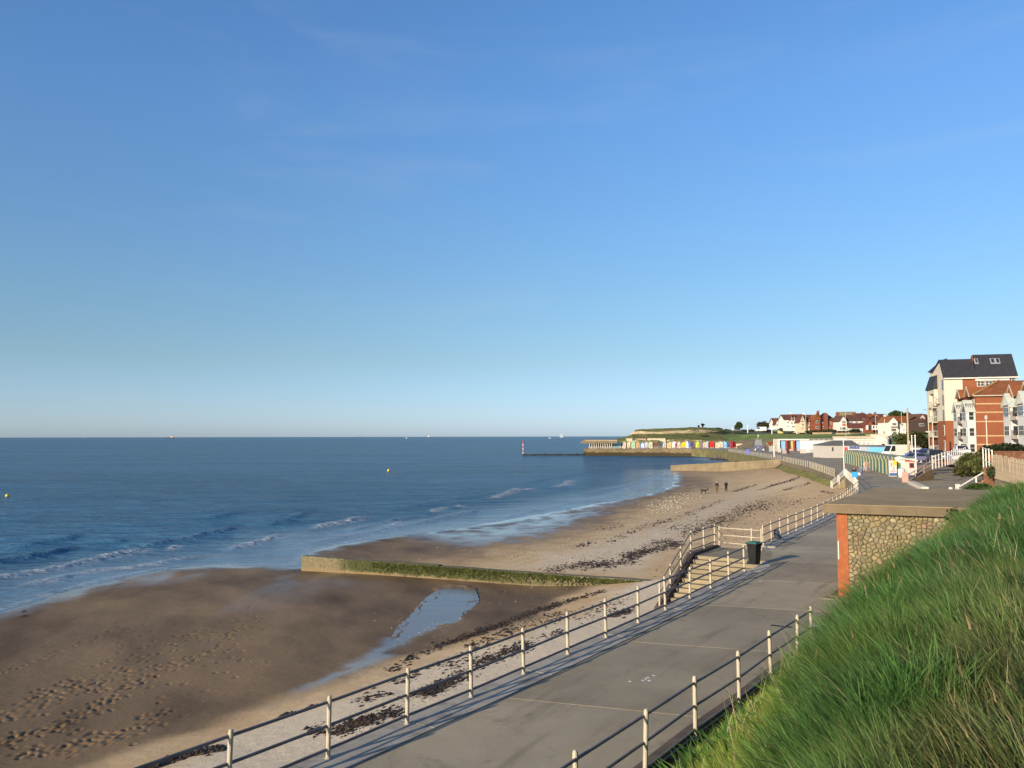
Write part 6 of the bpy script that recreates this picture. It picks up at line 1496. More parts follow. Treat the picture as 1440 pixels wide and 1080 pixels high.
# ---------------------------------------------------------------- near right: walls, fences, handrail, scrub
fence([D(1311.5, 657.0, 101), D(1332, 651.5, 101.5), D(1358, 645.0, 104)], 1.45, 'white post and rail fence along the top of the asphalt slope', white_paint, .46, .055, .05, (.5, .9), name='fence', pic='post', taper=False)
fence([D(1396, 667, 58), D(1410, 670.5, 55), D(1425, 675, 52), D(1462, 686, 47)], 1.42, 'tall cream wooden paling fence at the right edge behind the grass', mat('weathered_paling', (.40, .32, .215), .85, .15, 2.0, bump=.3, bsc=20), .26, .105, .02, (.28, .78), lean=.02, pic='paling')
fence([D(1383, 655, 66), D(1396, 661, 60)], 1.5, 'short white fence at the head of the steps, left of the cream palings', white_paint, 2.4, .05, .04, (.3, .95), pic='picket')
a, b = D(1344, 687.5, 62), D(1401, 653.8, 62.5); o = empty('handrail', a, 0, 'sloping white handrail climbing beside the low brick wall', 'handrail'); mb = MB(); mb.tube([(0, 0, 0), tuple(b - a)], .055, 8); mb.build('rail', white_paint, o)
for k, f in enumerate((.06, .5, .97)): mb = MB(); p = (b - a) * f; mb.lathe([(.06, -1.3), (.06, .06)], tuple(p), 8); mb.build('post', white_paint, o)
mb = MB(); p = D(1347, 690, 62.2) - a; mb.box(p.x - .12, p.x + .12, p.y - .12, p.y + .12, p.z - .4, p.z + .5); mb.build('gate_post', white_paint, o)
mb = MB(); p = D(1337, 687, 63) - a; mb.ball(tuple(p), .16, .16, .12); mb.build('bollard_cap', white_paint, o)
M_BW = mat('low_brick', (.19, .085, .045), .9, .25, 3.0, bump=.4, bsc=18, dirt=(.33, .26, .17), dsc=1.0)
o = empty('brick_wall', D(1385, 672, 59.5), 0, 'crumbling low brick wall stepping up behind the shelter roof', 'wall'); L = o.location
q = [D(1352, 690, 60) - L, D(1397, 660, 60) - L]; n = 9
for k in range(n):
    x0, x1 = q[0].x + (q[1].x - q[0].x) * k / n, q[0].x + (q[1].x - q[0].x) * (k + 1) / n; zt = q[0].z + (q[1].z - q[0].z) * (k + .6) / n - .15
    for c in range(3):
        zz = zt - c * .24; mb = MB(); mb.box(x0 + .012, x1 - .012, RNG.uniform(-.02, .02), .35, zz - .225, zz); mb.build('brick_course', M_BW, o)
mb = MB(); mb.box(q[0].x, q[1].x, .05, .34, -2.5, q[0].z + .1); mb.build('footing', M_BW, o)
p = D(1393, 664, 58.5) - L; mb = MB(); mb.box(p.x - .25, p.x + .25, p.y, p.y + .45, p.z - 1.6, p.z + .35); mb.build('pier', M_BW, o)
pathm = mat('bare_earth', (.34, .25, .145), .95, .25, 1.0, bump=.4, bsc=10, dirt=(.22, .17, .10), dsc=.6)
loft('bare_path', [[tuple(D(1399, 674, 56)), tuple(D(1420, 681, 52)), tuple(D(1475, 694, 46))], [tuple(D(1399, 683, 50)), tuple(D(1420, 691, 45)), tuple(D(1475, 702, 40))]], 24, 8, pathm, .05, .8)['kind'] = 'structure'
hedge(1352, 1390, 668, 633, 92, 'big dark green scrub bush below the white bayed apartments', (.055, .075, .025), (.17, .19, .055), 'scrub_bush', 'bush', 4200, .17)
hedge(1344, 1362, 669, 653, 84, 'lower olive bush spilling over the asphalt slope', (.05, .055, .018), (.12, .115, .04), 'scrub_bush', 'bush', 1500, .14)
hedge(1383, 1440, 642, 622, 92, 'dark hedge in front of the brick apartments', (.016, .024, .010), (.045, .06, .02), 'hedge', 'hedge', 2600, .17)
hedge(1360, 1390, 690, 679, 57, 'low green weeds along the foot of the crumbling wall', (.03, .06, .015), (.07, .12, .03), 'weeds', 'plants', 900, .10); hedge(1391, 1399, 672, 655, 57.5, 'tuft of ivy by the end of the crumbling wall', (.03, .05, .015), (.07, .10, .03), 'ivy', 'plants', 400, .09)
pxwall(1402, 1445, 647, 634.5, 78, M_BW, 'reddish garden wall behind the cream paling fence')
# buff retaining wall of the ramp, with its rail
a, b = D(1274.5, 680, 102), D(1313, 647, 107); o = empty('ramp_wall', a, 0, 'sloping buff retaining wall with a pink handrail beside the white kiosk', 'wall'); d = b - a
pinkm = mat('pink_rail', (.52, .34, .28), .7, .1)
mb = MB(); mb.add([(0, 0, -1), (d.x, d.y, -1), (d.x, d.y, d.z - .9), (0, 0, -.1), (0, .5, -1), (d.x, d.y + .5, -1), (d.x, d.y + .5, d.z - .9), (0, .5, -.1)], [(0, 1, 2, 3), (7, 6, 5, 4), (3, 2, 6, 7), (1, 5, 6, 2), (0, 3, 7, 4)]); mb.build('masonry', mat('buff_masonry', (.32, .22, .115), .9, .2, .8, bump=.4, bsc=8), o)
for f in (0, .33, .66, 1): mb = MB(); p = d * f; mb.lathe([(.06, -.4), (.06, 1.0)], (p.x, p.y + .2, p.z - .8 * f - .1), 8); mb.build('post', pinkm, o)
for hh in (.45, .95): mb = MB(); mb.tube([(0, .2, hh - .1), (d.x, d.y + .2, d.z - .9 + hh)], .06, 6); mb.build('rail', pinkm, o)
mb = MB(); mb.box(-.28, .28, .0, .5, -.6, 1.45); mb.build('end_pier', pinkm, o)
a, b = D(1281, 677, 99), D(1301, 689, 87); o = empty('kerb_stone', (a.x, a.y, 0), 0, 'long pale kerb stone at the foot of the asphalt slope', 'kerb'); d = b - a; mb = MB(); nn = Vector((-d.y, d.x, 0)).normalized() * .35
mb.prism([(-nn.x, -nn.y), (d.x - nn.x, d.y - nn.y), (d.x + nn.x, d.y + nn.y), (nn.x, nn.y)][::-1] if (d.x * nn.y - d.y * nn.x) < 0 else [(-nn.x, -nn.y), (d.x - nn.x, d.y - nn.y), (d.x + nn.x, d.y + nn.y), (nn.x, nn.y)], -.3, .38); mb.build('stone', mat('pale_stone', (.55, .48, .38), .9, .1), o)
# ================================================================ beach huts, cafe and sheds along the promenade
hg, hy = mat('hut_green', (.05, .13, .10), .6, .1), mat('hut_cream', (.46, .44, .26), .6, .08)
roofg = mat('hut_roof', (.12, .15, .13), .85, .2)
HA, HB = Vector((71.5, 177, 0)), Vector((54.7, 117.5, 0)); hd = HB - HA; nh = 18; hl = hd.length / nh; hrz = math.atan2(hd.y, hd.x)
# built once: a narrow terrace hut, its front facing the sea; local x runs along the row
proto = empty('terrace_hut', HA, hrz)
w = hl
mb = MB(); mb.extrude([(0, -.3), (w, -.3), (w, 2.15), (w / 2, 3.3), (0, 2.15)], Matrix.Identity(4), 2.6); mb.build('wall', hg, proto)
for x0, x1 in ((0, w * .17), (w * .83, w)): mb = MB(); mb.box(x0, x1, -.06, -.003, 0, 2.25); mb.build('cream_stile', hy, proto)
mb = MB(); mb.box(w * .2, w * .49, -.035, -.003, .05, 2.1); mb.box(w * .51, w * .8, -.035, -.003, .05, 2.1); mb.build('door', hg, proto)
mb = MB()
for s in (-1, 1): mb.extrude([(w / 2 + s * w * .5, 1.95), (w / 2, 3.1), (w / 2, 3.42), (w / 2 + s * w * .5, 2.27)][::1 if s > 0 else -1], Matrix.Translation((0, -.09, 0)), .08)
mb.build('barge_board', hy, proto)
mb = MB()
for s in (-1, 1): mb.extrude([(w / 2 + s * w * .5, 2.17), (w / 2, 3.32), (w / 2, 3.40), (w / 2 + s * w * .5, 2.25)][::1 if s > 0 else -1], Matrix.Translation((0, -.01, 0)), 2.7)
mb.build('roof', roofg, proto)
ordn = ['first', 'second', 'third', 'fourth', 'fifth', 'sixth', 'seventh', 'eighth', 'ninth', 'tenth', 'eleventh', 'twelfth', 'thirteenth', 'fourteenth', 'fifteenth', 'sixteenth', 'seventeenth', 'last']
for k in range(nh):
    o = proto if k == 0 else copy_tree(proto)
    p = HA + hd * (k / nh); o.location = p; o.scale = (1, 1, .81); j = nh - 1 - k
    lab = 'green and cream striped hut, %s in the row from the notice board' % ordn[j] if k else 'green and cream striped hut at the far end of its row, by the pale shed'
    tag(o, lab, 'beach hut', 'green and cream terrace huts on the promenade')
# the row must face the sea: the outward normal of local -y
# ---------------------------------------------------------------- notice board, kiosk, bin at the end of the row
o, w, h = px_box('kiosk', 1273, 1288, 666, 645, 116, 3.5, white_paint, 'small white kiosk with a dark window at the end of the striped huts', 'kiosk')
mb = MB(); mb.box(-.15, .5, -.06, .0, h * .38, h * .72); f = mb.build('window', redm, o); mb = MB(); mb.box(-.07, .42, -.09, -.05, h * .42, h * .68); mb.build('pane', glass_far, f)
mb = MB(); mb.add([(-w - .2, -.3, h - .1), (w + .2, -.3, h - .4), (w + .2, 3.7, h - .4), (-w - .2, 3.7, h - .1), (-w - .2, -.3, h + .1), (w + .2, -.3, h - .2), (w + .2, 3.7, h - .2), (-w - .2, 3.7, h + .1)], [(3, 2, 1, 0), (4, 5, 6, 7), (0, 1, 5, 4), (1, 2, 6, 5), (2, 3, 7, 6), (3, 0, 4, 7)]); mb.build('roof', white_paint, o)
mb = MB(); mb.box(-w * .98, w * .98, -.03, -.002, h * .8, h * .9); mb.build('fascia', redm, o)
o, w, h = px_box('notice_board', 1250.8, 1261.4, 669, 647.5, 117, .18, white_paint, 'white notice board with a yellow corner and blue foot beside the striped huts', 'notice board')
mb = MB(); mb.box(w * .05, w, -.03, -.002, h * .68, h * 1.0); mb.build('yellow_panel', mat('sign_yellow', (.75, .48, .03), .5, .05), o); mb = MB(); mb.box(-w, w, -.03, -.002, 0, h * .17); mb.build('blue_panel', mat('sign_blue', (.06, .12, .34), .5, .05), o)
mb = MB(); mb.box(w * .1, w * .35, -.025, -.003, h * .38, h * .58); mb.box(-w * .6, -w * .25, -.025, -.003, h * .62, h * .84)
for k in range(4): mb.box(-w * .7, w * .7, -.025, -.003, h * (.23 + k * .035), h * (.245 + k * .035))
mb.build('print', mat('print_grey', (.30, .28, .36), .6, .05), o)
p = D(1268, 673.5, 113); o = empty('drum_bin', (p.x, p.y, 0), 0, 'white round bin standing in front of the white kiosk', 'bin'); mb = MB(); mb.lathe([(.42, .02), (.46, .5), (.46, 1.15), (.40, 1.22)], n=14); mb.build('drum', white_paint, o, smooth=True); mb = MB(); mb.lathe([(.47, 1.1), (.47, 1.2), (.1, 1.36)], n=14); mb.build('lid', mat('lid_grey', (.5, .5, .48), .6, .1), o)
mb = MB(); mb.lathe([(.40, 0), (.36, .06)], (0, 0, -.01), 14); mb.build('base', darkdoor, o)
o, w, h = px_box('drum_booth', 1263, 1272.5, 657, 643.5, 117.5, 1.0, mat('booth_pale', (.60, .62, .56), .6, .06), 'pale rounded booth between the notice board and the kiosk', 'booth', sink=1.6); mb = MB(); mb.lathe([(w, h), (w * .8, h + .12), (.1, h + .2)], (0, .5, 0), 12); mb.build('roof', white_paint, o)
# ---------------------------------------------------------------- pale shed, cafe with blue fascia
o, w, h = px_box('shed', 1161.5, 1187, 644.5, 626.2, 215, 9, mat('shed_white', (.44, .41, .38), .7, .06), 'pale boarded shed with a small window and a low grey roof', 'shed')
mb = MB(); mb.add([(-w - .4, -.4, h), (w + 4, -.4, h), (w + 4, 9.4, h), (-w - .4, 9.4, h), (w * .6, 4.5, h + 1.25), (w + 4, 4.5, h + 1.25)], [(0, 1, 5, 4), (1, 2, 5), (2, 3, 4, 5), (3, 0, 4), (3, 2, 1, 0)]); mb.build('roof', mat('shed_roof', (.13, .13, .115), .8, .2), o)
mb = MB(); mb.box(-.75, -.35, -.05, 0, h * .55, h * .85); mb.build('window', darkdoor, o)
for k in range(9): mb = MB(); z = h * k / 9; mb.box(-w, w, -.025, -.001, z + .02, z + h / 9 - .01); mb.build('board', mat('shed_board', (.44, .41, .38), .7, .06), o)
a, b = D(1186, 639, 196), D(1248, 640, 178); cafe = empty('cafe', (a.x, a.y, a.z), math.atan2(b.y - a.y, b.x - a.x), 'cafe with a long blue and white fascia sign behind the striped huts', 'cafe'); L = math.hypot(b.x - a.x, b.y - a.y)
zt, z0 = D(1187, 627.5, 196).z - a.z, D(1187, 632.6, 196).z - a.z
mb = MB(); mb.box(0, L, .3, 8, -2.2, zt - .1); mb.build('wall', white_paint, cafe); mb = MB(); mb.box(-.6, L - 1, .0, 8.3, zt + .0, zt + .28); mb.build('roof', mat('shed_roof', (.13, .13, .115), .8, .2), cafe)
segs = [(0, .20, white_paint), (.20, .42, white_paint), (.42, .62, mat('fascia_grey', (.36, .42, .50), .5, .1)), (.62, 1.0, mat('fascia_blue', (.16, .48, .80), .5, .08))]
for f0, f1, m_ in segs: mb = MB(); mb.box(L * f0 + .01, L * f1 - .01, .0, .28, z0 - .25, zt - .02); mb.build('fascia_panel', m_, cafe)
mb = MB(); mb.box(L * .03, L * .115, -.03, -.002, z0 - .02, zt - .2); lg = mb.build('red_logo', mat('logo_red', (.62, .07, .09), .5, .05), cafe)
mb = MB()
for k in range(9): mb.box(L * (.15 + k * .028), L * (.172 + k * .028), -.03, -.002, z0 + .28, z0 + .28 + (.62 if k % 3 else .5))
mb.build('lettering', mat('letter_blue', (.04, .07, .30), .5, .05), cafe)
# white flat-roofed building behind, with its tall end block
o, w, h = px_box('pavilion', 1190.5, 1238, 634, 615.8, 250, 10, white_r, 'white flat roofed pavilion with a row of windows behind the blue fascia', 'pavilion'); mb = MB(); mb.box(-w - .2, w + .2, -.5, 10.2, h, h + .45); mb.build('parapet', cream_r, o)
for k in range(6): x = -w * .62 + k * w * .27; mb = MB(); mb.box(x, x + w * .2, -.06, .02, h * .44, h * .72); f = mb.build('window', white_paint, o); mb = MB(); mb.box(x + .12, x + w * .2 - .12, -.09, -.05, h * .48, h * .68); mb.build('pane', mat('bright_glass', (.42, .44, .42), .2, .1, spec=.6), f)
mb = MB(); mb.box(-w, w, -.12, .0, h * .80, h * .86); mb.build('band', mat('band_sage', (.45, .46, .38), .8, .1), o)
o, w, h = px_box('white_tower', 1239.5, 1249.5, 634, 612.0, 246, 7, white_r, 'tall white end block beside the flat roofed pavilion', 'building'); mb = MB(); mb.extrude([(-w - .1, h), (w + .1, h - 1.2), (w + .1, h - .9), (-w - .1, h + .3)], Matrix.Translation((0, -.2, 0)), 7.4); mb.build('roof', cream_r, o); mb = MB(); mb.box(-w * .9, w * .2, -.05, 0, 0, h * .45); mb.build('door', darkdoor, o)
o, w, h = px_box('stair_turret', 1250.5, 1255, 633, 614.6, 249, 5, mat('turret_grey', (.36, .38, .40), .8, .1), 'narrow grey block right of the tall white end block', 'building'); mb = MB(); mb.box(-w - .1, w + .1, -.1, 5.1, h, h + .2); mb.build('roof', M_FELT, o); mb = MB(); mb.box(-w * .5, w * .5, -.05, 0, h * .3, h * .8); mb.build('window', glass_far, o)
o, w, h = px_box('red_kiosk', 1229.5, 1235.5, 616.5, 611.2, 300, 3, redm, 'small red box roofed hut behind the pavilion', 'hut'); mb = MB(); mb.box(-w - .15, w + .15, -.15, 3.15, h, h + .25); mb.build('roof', M_FELT, o)
# open-fronted arcade of coloured doors, white parapet
o, w, h = px_box('hut_arcade', 1094.5, 1180, 631.5, 617.2, 318, 6, mat('arcade_render', (.46, .43, .38), .8, .08), 'low arcade of bays under a white parapet, coloured doors at its left end', 'beach hut arcade', sink=1.0)
a = D(1094.5, 631.5, 318)
def ax_(u): return D(u, 631.5, 318).x - (o.location.x)
mb = MB(); mb.box(-w, ax_(1137.5), -.9, -.002, h * .86, h); mb.build('canopy', white_r, o)
for u0, u1, c, nm in ((1095.2, 1097.6, (.05, .035, .03), 'door'), (1098.2, 1104.2, (.22, .48, .74), 'door'), (1106.8, 1109, (.55, .20, .04), 'door'), (1109, 1112, (.06, .05, .04), 'door'), (1112.2, 1115.2, (.66, .48, .16), 'door'), (1117.2, 1119.6, (.05, .03, .03), 'door'), (1119.9, 1125.4, (.26, .46, .74), 'door'), (1127.8, 1130, (.06, .03, .03), 'door'), (1130.3, 1136, (.80, .58, .04), 'door')):
    mb = MB(); mb.box(ax_(u0), ax_(u1), -.12, -.003, .0, h * .84); mb.build(nm, hut_paint(c), o)
for u in (1094.8, 1105.4, 1116.2, 1126.6, 1137): mb = MB(); mb.box(ax_(u) - .3, ax_(u) + .3, -.88, -.004, -.5, h * .855); mb.build('pier', hut_paint((.28, .05, .045)) if u > 1095 else white_r, o)
for k in range(6): u0 = 1138.5 + k * 7; mb = MB(); mb.box(ax_(u0), ax_(u0 + 5.6), -.05, -.003, h * .90, h * .96); mb.build('parapet_slot', darkdoor, o)
o, w, h = px_box('white_store', 1134.2, 1160.6, 638.2, 620.0, 283, 6, mat('bright_white', (.66, .66, .66), .7, .03), 'bright white windowless store block in front of the arcade', 'store'); mb = MB(); mb.box(-w - .15, w + .15, -.15, 6.1, h, h + .15); mb.build('roof', white_paint, o)
mb = MB(); mb.box(-w * .68, -w * .3, -.06, 0, .1, h * .36); mb.build('hatch', mat('hatch_grey', (.45, .45, .43), .7, .1), o)
for x in (.02, .04): mb = MB(); mb.tube([(w * (x - .05), -.04, h * .3), (w * (x - .05), -.04, h * .95)], .05, 6); mb.build('pipe', mat('hatch_grey', (.45, .45, .43), .7, .1), o)
pxwall(1125.8, 1134, 639.5, 631.8, 272, mat('pale_lowwall', (.50, .47, .40), .85, .1), 'pale low wall joined to the bright white store')
pxwall(1100.8, 1107.2, 639.8, 633.2, 268, mat('grey_lowwall', (.36, .36, .36), .85, .1), 'short grey wall beside the dark bin near the arcade'); pxwall(1082, 1092.5, 633.8, 627.0, 305, mat('grey_lowwall', (.36, .36, .36), .85, .1), 'grey wall left of the coloured arcade doors'); pxwall(1094, 1098.4, 637.5, 630.8, 290, mat('pale_lowwall', (.50, .47, .40), .85, .1), 'small pale block below the first coloured doors')
o, w, h = px_box('dark_bin', 1107.6, 1110.2, 639.6, 632.0, 266, 1.0, mat('bin_maroon', (.10, .025, .03), .6, .1), 'dark maroon bin beside the short grey wall', 'bin'); mb = MB(); mb.extrude([(-w - .05, h), (w + .05, h), (w * .6, h + .25), (-w * .6, h + .25)], Matrix.Translation((0, -.05, 0)), 1.1); mb.build('lid', darkdoor, o)
# lifeguard hut, covered dinghy, planters, handcart
o, w, h = px_box('lifeguard_hut', 1063.4, 1072.6, 633.6, 626.2, 318, 2.4, mat('hut_slate', (.10, .13, .24), .6, .1), 'small slate blue lifeguard hut with a grey lookout and white flag', 'hut')
mb = MB(); mb.extrude([(-w * .95, h), (w * .95, h), (w * .72, h * 2.05), (-w * .72, h * 2.05)], Matrix.Translation((0, .2, 0)), 1.9); mb.build('lookout', mat('lookout_grey', (.22, .24, .25), .6, .1), o); mb = MB(); mb.box(-w * .8, w * .8, .1, 2.0, h * 2.05, h * 2.2); mb.build('roof', M_FELT, o)
mb = MB(); mb.box(-w * .5, w * .5, .28, .34, h * 1.25, h * 1.75); mb.build('window', glass_far, o); mb = MB(); mb.tube([(-w * .2, 1, h * 2.2), (-w * .2, 1, h * 3.0)], .05, 6); mb.build('flag_pole', white_paint, o); mb = MB(); mb.box(-w * .2, w * .15, .97, 1.0, h * 2.7, h * 3.0); mb.build('flag', white_paint, o)
for s in (-1, 1): mb = MB(); mb.ball((s * (w + .3), -.2, .35), .42, .42, .42); mb.build('fender', white_paint, o)
p = D(1055, 640.3, 255); o = empty('covered_dinghy', p, .3, 'purple blue covered dinghy pulled up on the far promenade', 'dinghy'); mb = MB(); mb.extrude([(-.7, .2), (.7, .2), (.55, 1.1), (.15, 1.9), (-.2, 1.9), (-.6, 1.1)], Matrix.Identity(4), 1.6); mb.build('cover', mat('tarp_blue', (.13, .14, .42), .5, .15, 2.0), o); mb = MB(); mb.box(-.6, .6, .2, 1.5, 0, .22); mb.build('trolley', metal_d, o)
p = D(1157.5, 640, 250); o = empty('handcart', p, .2, 'brown handcart parked by the bright white store', 'cart'); mb = MB(); mb.box(-.9, .8, -.4, .5, .45, 1.15); mb.build('tray', mat('cart_wood', (.28, .19, .12), .8, .2), o)
for x in (-.55, .5): mb = MB(); mb.lathe([(.36, -.08), (.36, .08)], n=12); wv_ = mb.build('wheel', darkdoor, o); wv_.location = (x, -.5, .36); wv_.rotation_euler = (R(90), 0, 0)
for u, vb, c, nm in ((1081.5, 627.5, (.40, .10, .04), 'orange flowered planter on the earth bank, left of the pair'), (1085.5, 627.0, (.48, .08, .06), 'red flowered planter on the earth bank beside the orange one'), (1090, 625.8, (.10, .16, .12), 'dark leaved planter nearest the coloured doors')):
    p = D(u, vb, 330); o = empty('planter', p, 0, nm, 'planter'); mb = MB(); mb.lathe([(.5, -.5), (.7, .7), (.6, .7)], n=10); mb.build('tub', mat('tub_brown', (.22, .13, .08), .8, .2), o); foliage('flowers', [leaf_cloud((0, 0, 1.2), (.9, .9, .7), 160, int(u), .16, c, mul(c, 1.5))], o)
# ---------------------------------------------------------------- poles and lamps
pc = mat('pole_pale', (.52, .47, .38), .7, .12); pw_ = mat('pole_white', (.74, .73, .68), .5, .06); pwood = mat('pole_wood', (.36, .29, .20), .85, .2, 1.5, bump=.3, bsc=15)
pole(1089, 645, 619, 225, .28, .20, pc, 'thick pale mast at the bend of the far promenade'); pole(1187.3, 668.5, 621, 122, .07, .05, pw_, 'slim white mast on the promenade edge in front of the striped huts', head='ball')
pole(1278.2, 646, 574, 135, .19, .13, pwood, 'thick timber utility pole with a white box, rising above the roofs', 'utility_pole', 'utility pole', 'boxes'); pole(1283.2, 646, 613.2, 128, .08, .06, pw_, 'left of two white flagpoles beside the utility pole', 'flagpole', 'flagpole', 'ball'); pole(1288.4, 661, 613.0, 110, .075, .055, pw_, 'right of two white flagpoles, standing behind the kiosk', 'flagpole', 'flagpole', 'ball')
pole(1245, 632, 589, 225, .13, .08, pc, 'grey lamp post behind the cafe with a small white sign', 'lamp_post', 'lamp post', 'boxes'); pole(1232.6, 634, 583, 240, .07, .05, pc, 'thin pole rising from the pavilion roof'); pole(1190.6, 640, 578, 230, .07, .04, pc, 'thin tall mast in front of the large white house'); pole(1269.5, 640, 578.5, 240, .08, .05, pc, 'thin pole in front of the orange roofed house')
pole(1388.5, 632, 590, 112, .085, .06, pc, 'street lamp with a lantern in front of the brick flank', 'street_lamp', 'street lamp', 'lantern'); pole(1313.2, 640, 609, 128, .09, .06, pc, 'street lamp with a bent arm left of the cream block', 'street_lamp', 'street lamp', 'lamp')
pole(1051.6, 608, 597.4, 430, .22, .16, pw_, 'white lamp column left of the round topped tree', 'lamp_column', 'lamp column'); pole(1085.6, 610, 597, 415, .22, .16, pw_, 'white lamp column right of the round topped tree', 'lamp_column', 'lamp column'); pole(1133.6, 609, 583.4, 395, .14, .10, pc, 'lamp column in front of the cream house', 'lamp_column', 'lamp column'); pole(1030, 607, 600.5, 470, .2, .14, pw_, 'short white column left of the leaning tree', 'lamp_column', 'lamp column')
# ---------------------------------------------------------------- railings along the bending promenade
M_WR = white_paint
fr = resample([(36.6, 87.2), (40.4, 97), (46.8, 115.4)], 15)[:, :2].tolist(); railing(fr, 0, 1.12, 'white railing from the bend of the promenade towards the second beach steps', rails=(.5, .95), r=.025, rm=M_WR, pm=M_WR, w=.04)
fr = resample([(45.9, 117.2), (54.6, 150.5), (62.0, 187.5)], 32)[:, :2].tolist(); railing(fr, 0, 1.12, 'long pale railing above the mossy apron beyond the second beach steps', rails=(.5, .95), r=.025, rm=cream_paint, w=.06)
fr = resample([(62.9, 192), (66.9, 217), (74.3, 262), (80, 303)], 40)[:, :2].tolist(); railing(fr, 0, 1.12, 'distant pale railing round the far corner of the promenade', rails=(.5, .95), r=.035, w=.06, rm=cream_paint)
o = empty('second_steps', (47.2, 116.0, 0), 0, 'second flight of beach steps with white rails, jutting out at the far bend', 'steps'); e3 = Vector((.26, .96, 0)); n3 = Vector((-.96, .26, 0))
for k in range(10):
    mb = MB(); vs = []
    for z in (-2.6, -.18 * k): vs += [tuple(n3 * a_ + e3 * b_ + Vector((0, 0, z))) for a_, b_ in ((.2 * k, 0), (.2 * (k + 1) + .01, 0), (.2 * (k + 1) + .01, 1.6), (.2 * k, 1.6))]
    mb.add(vs, [(0, 1, 2, 3), (7, 6, 5, 4), (4, 5, 1, 0), (5, 6, 2, 1), (6, 7, 3, 2), (7, 4, 0, 3)]); mb.build('step', M_STEP, o)
for b_ in (.05, 1.55):
    P3 = [n3 * a_ + e3 * b_ + Vector((0, 0, -.9 * a_)) for a_ in (0, 1.0, 1.95)]
    for p in P3: mb = MB(); mb.lathe([(.06, -.2), (.06, 1.1)], tuple(p), 8); mb.build('post', white_paint, o)
    for hh in (.5, 1.0): mb = MB(); mb.tube([p + Vector((0, 0, hh)) for p in P3], .035, 6); mb.build('rail', white_paint, o)
# blue sign on its post at the corner of the railing
p = D(1202.4, 688, 90); o = empty('blue_sign', (p.x, p.y, 0), 0, 'bright blue sign board on a white post at the railing corner', 'sign'); zc = D(1202, 667.3, 90).z; mb = MB(); mb.lathe([(.05, -.05), (.05, zc - .3)], n=8); mb.build('post', white_paint, o); mb = MB(); w = 3.7 / F * 90; mb.box(-w, w, -.05, .02, zc - w * 1.0, zc + w * 1.0); mb.build('board', mat('sign_cyan', (.05, .36, .72), .5, .05), o)
mb = MB()
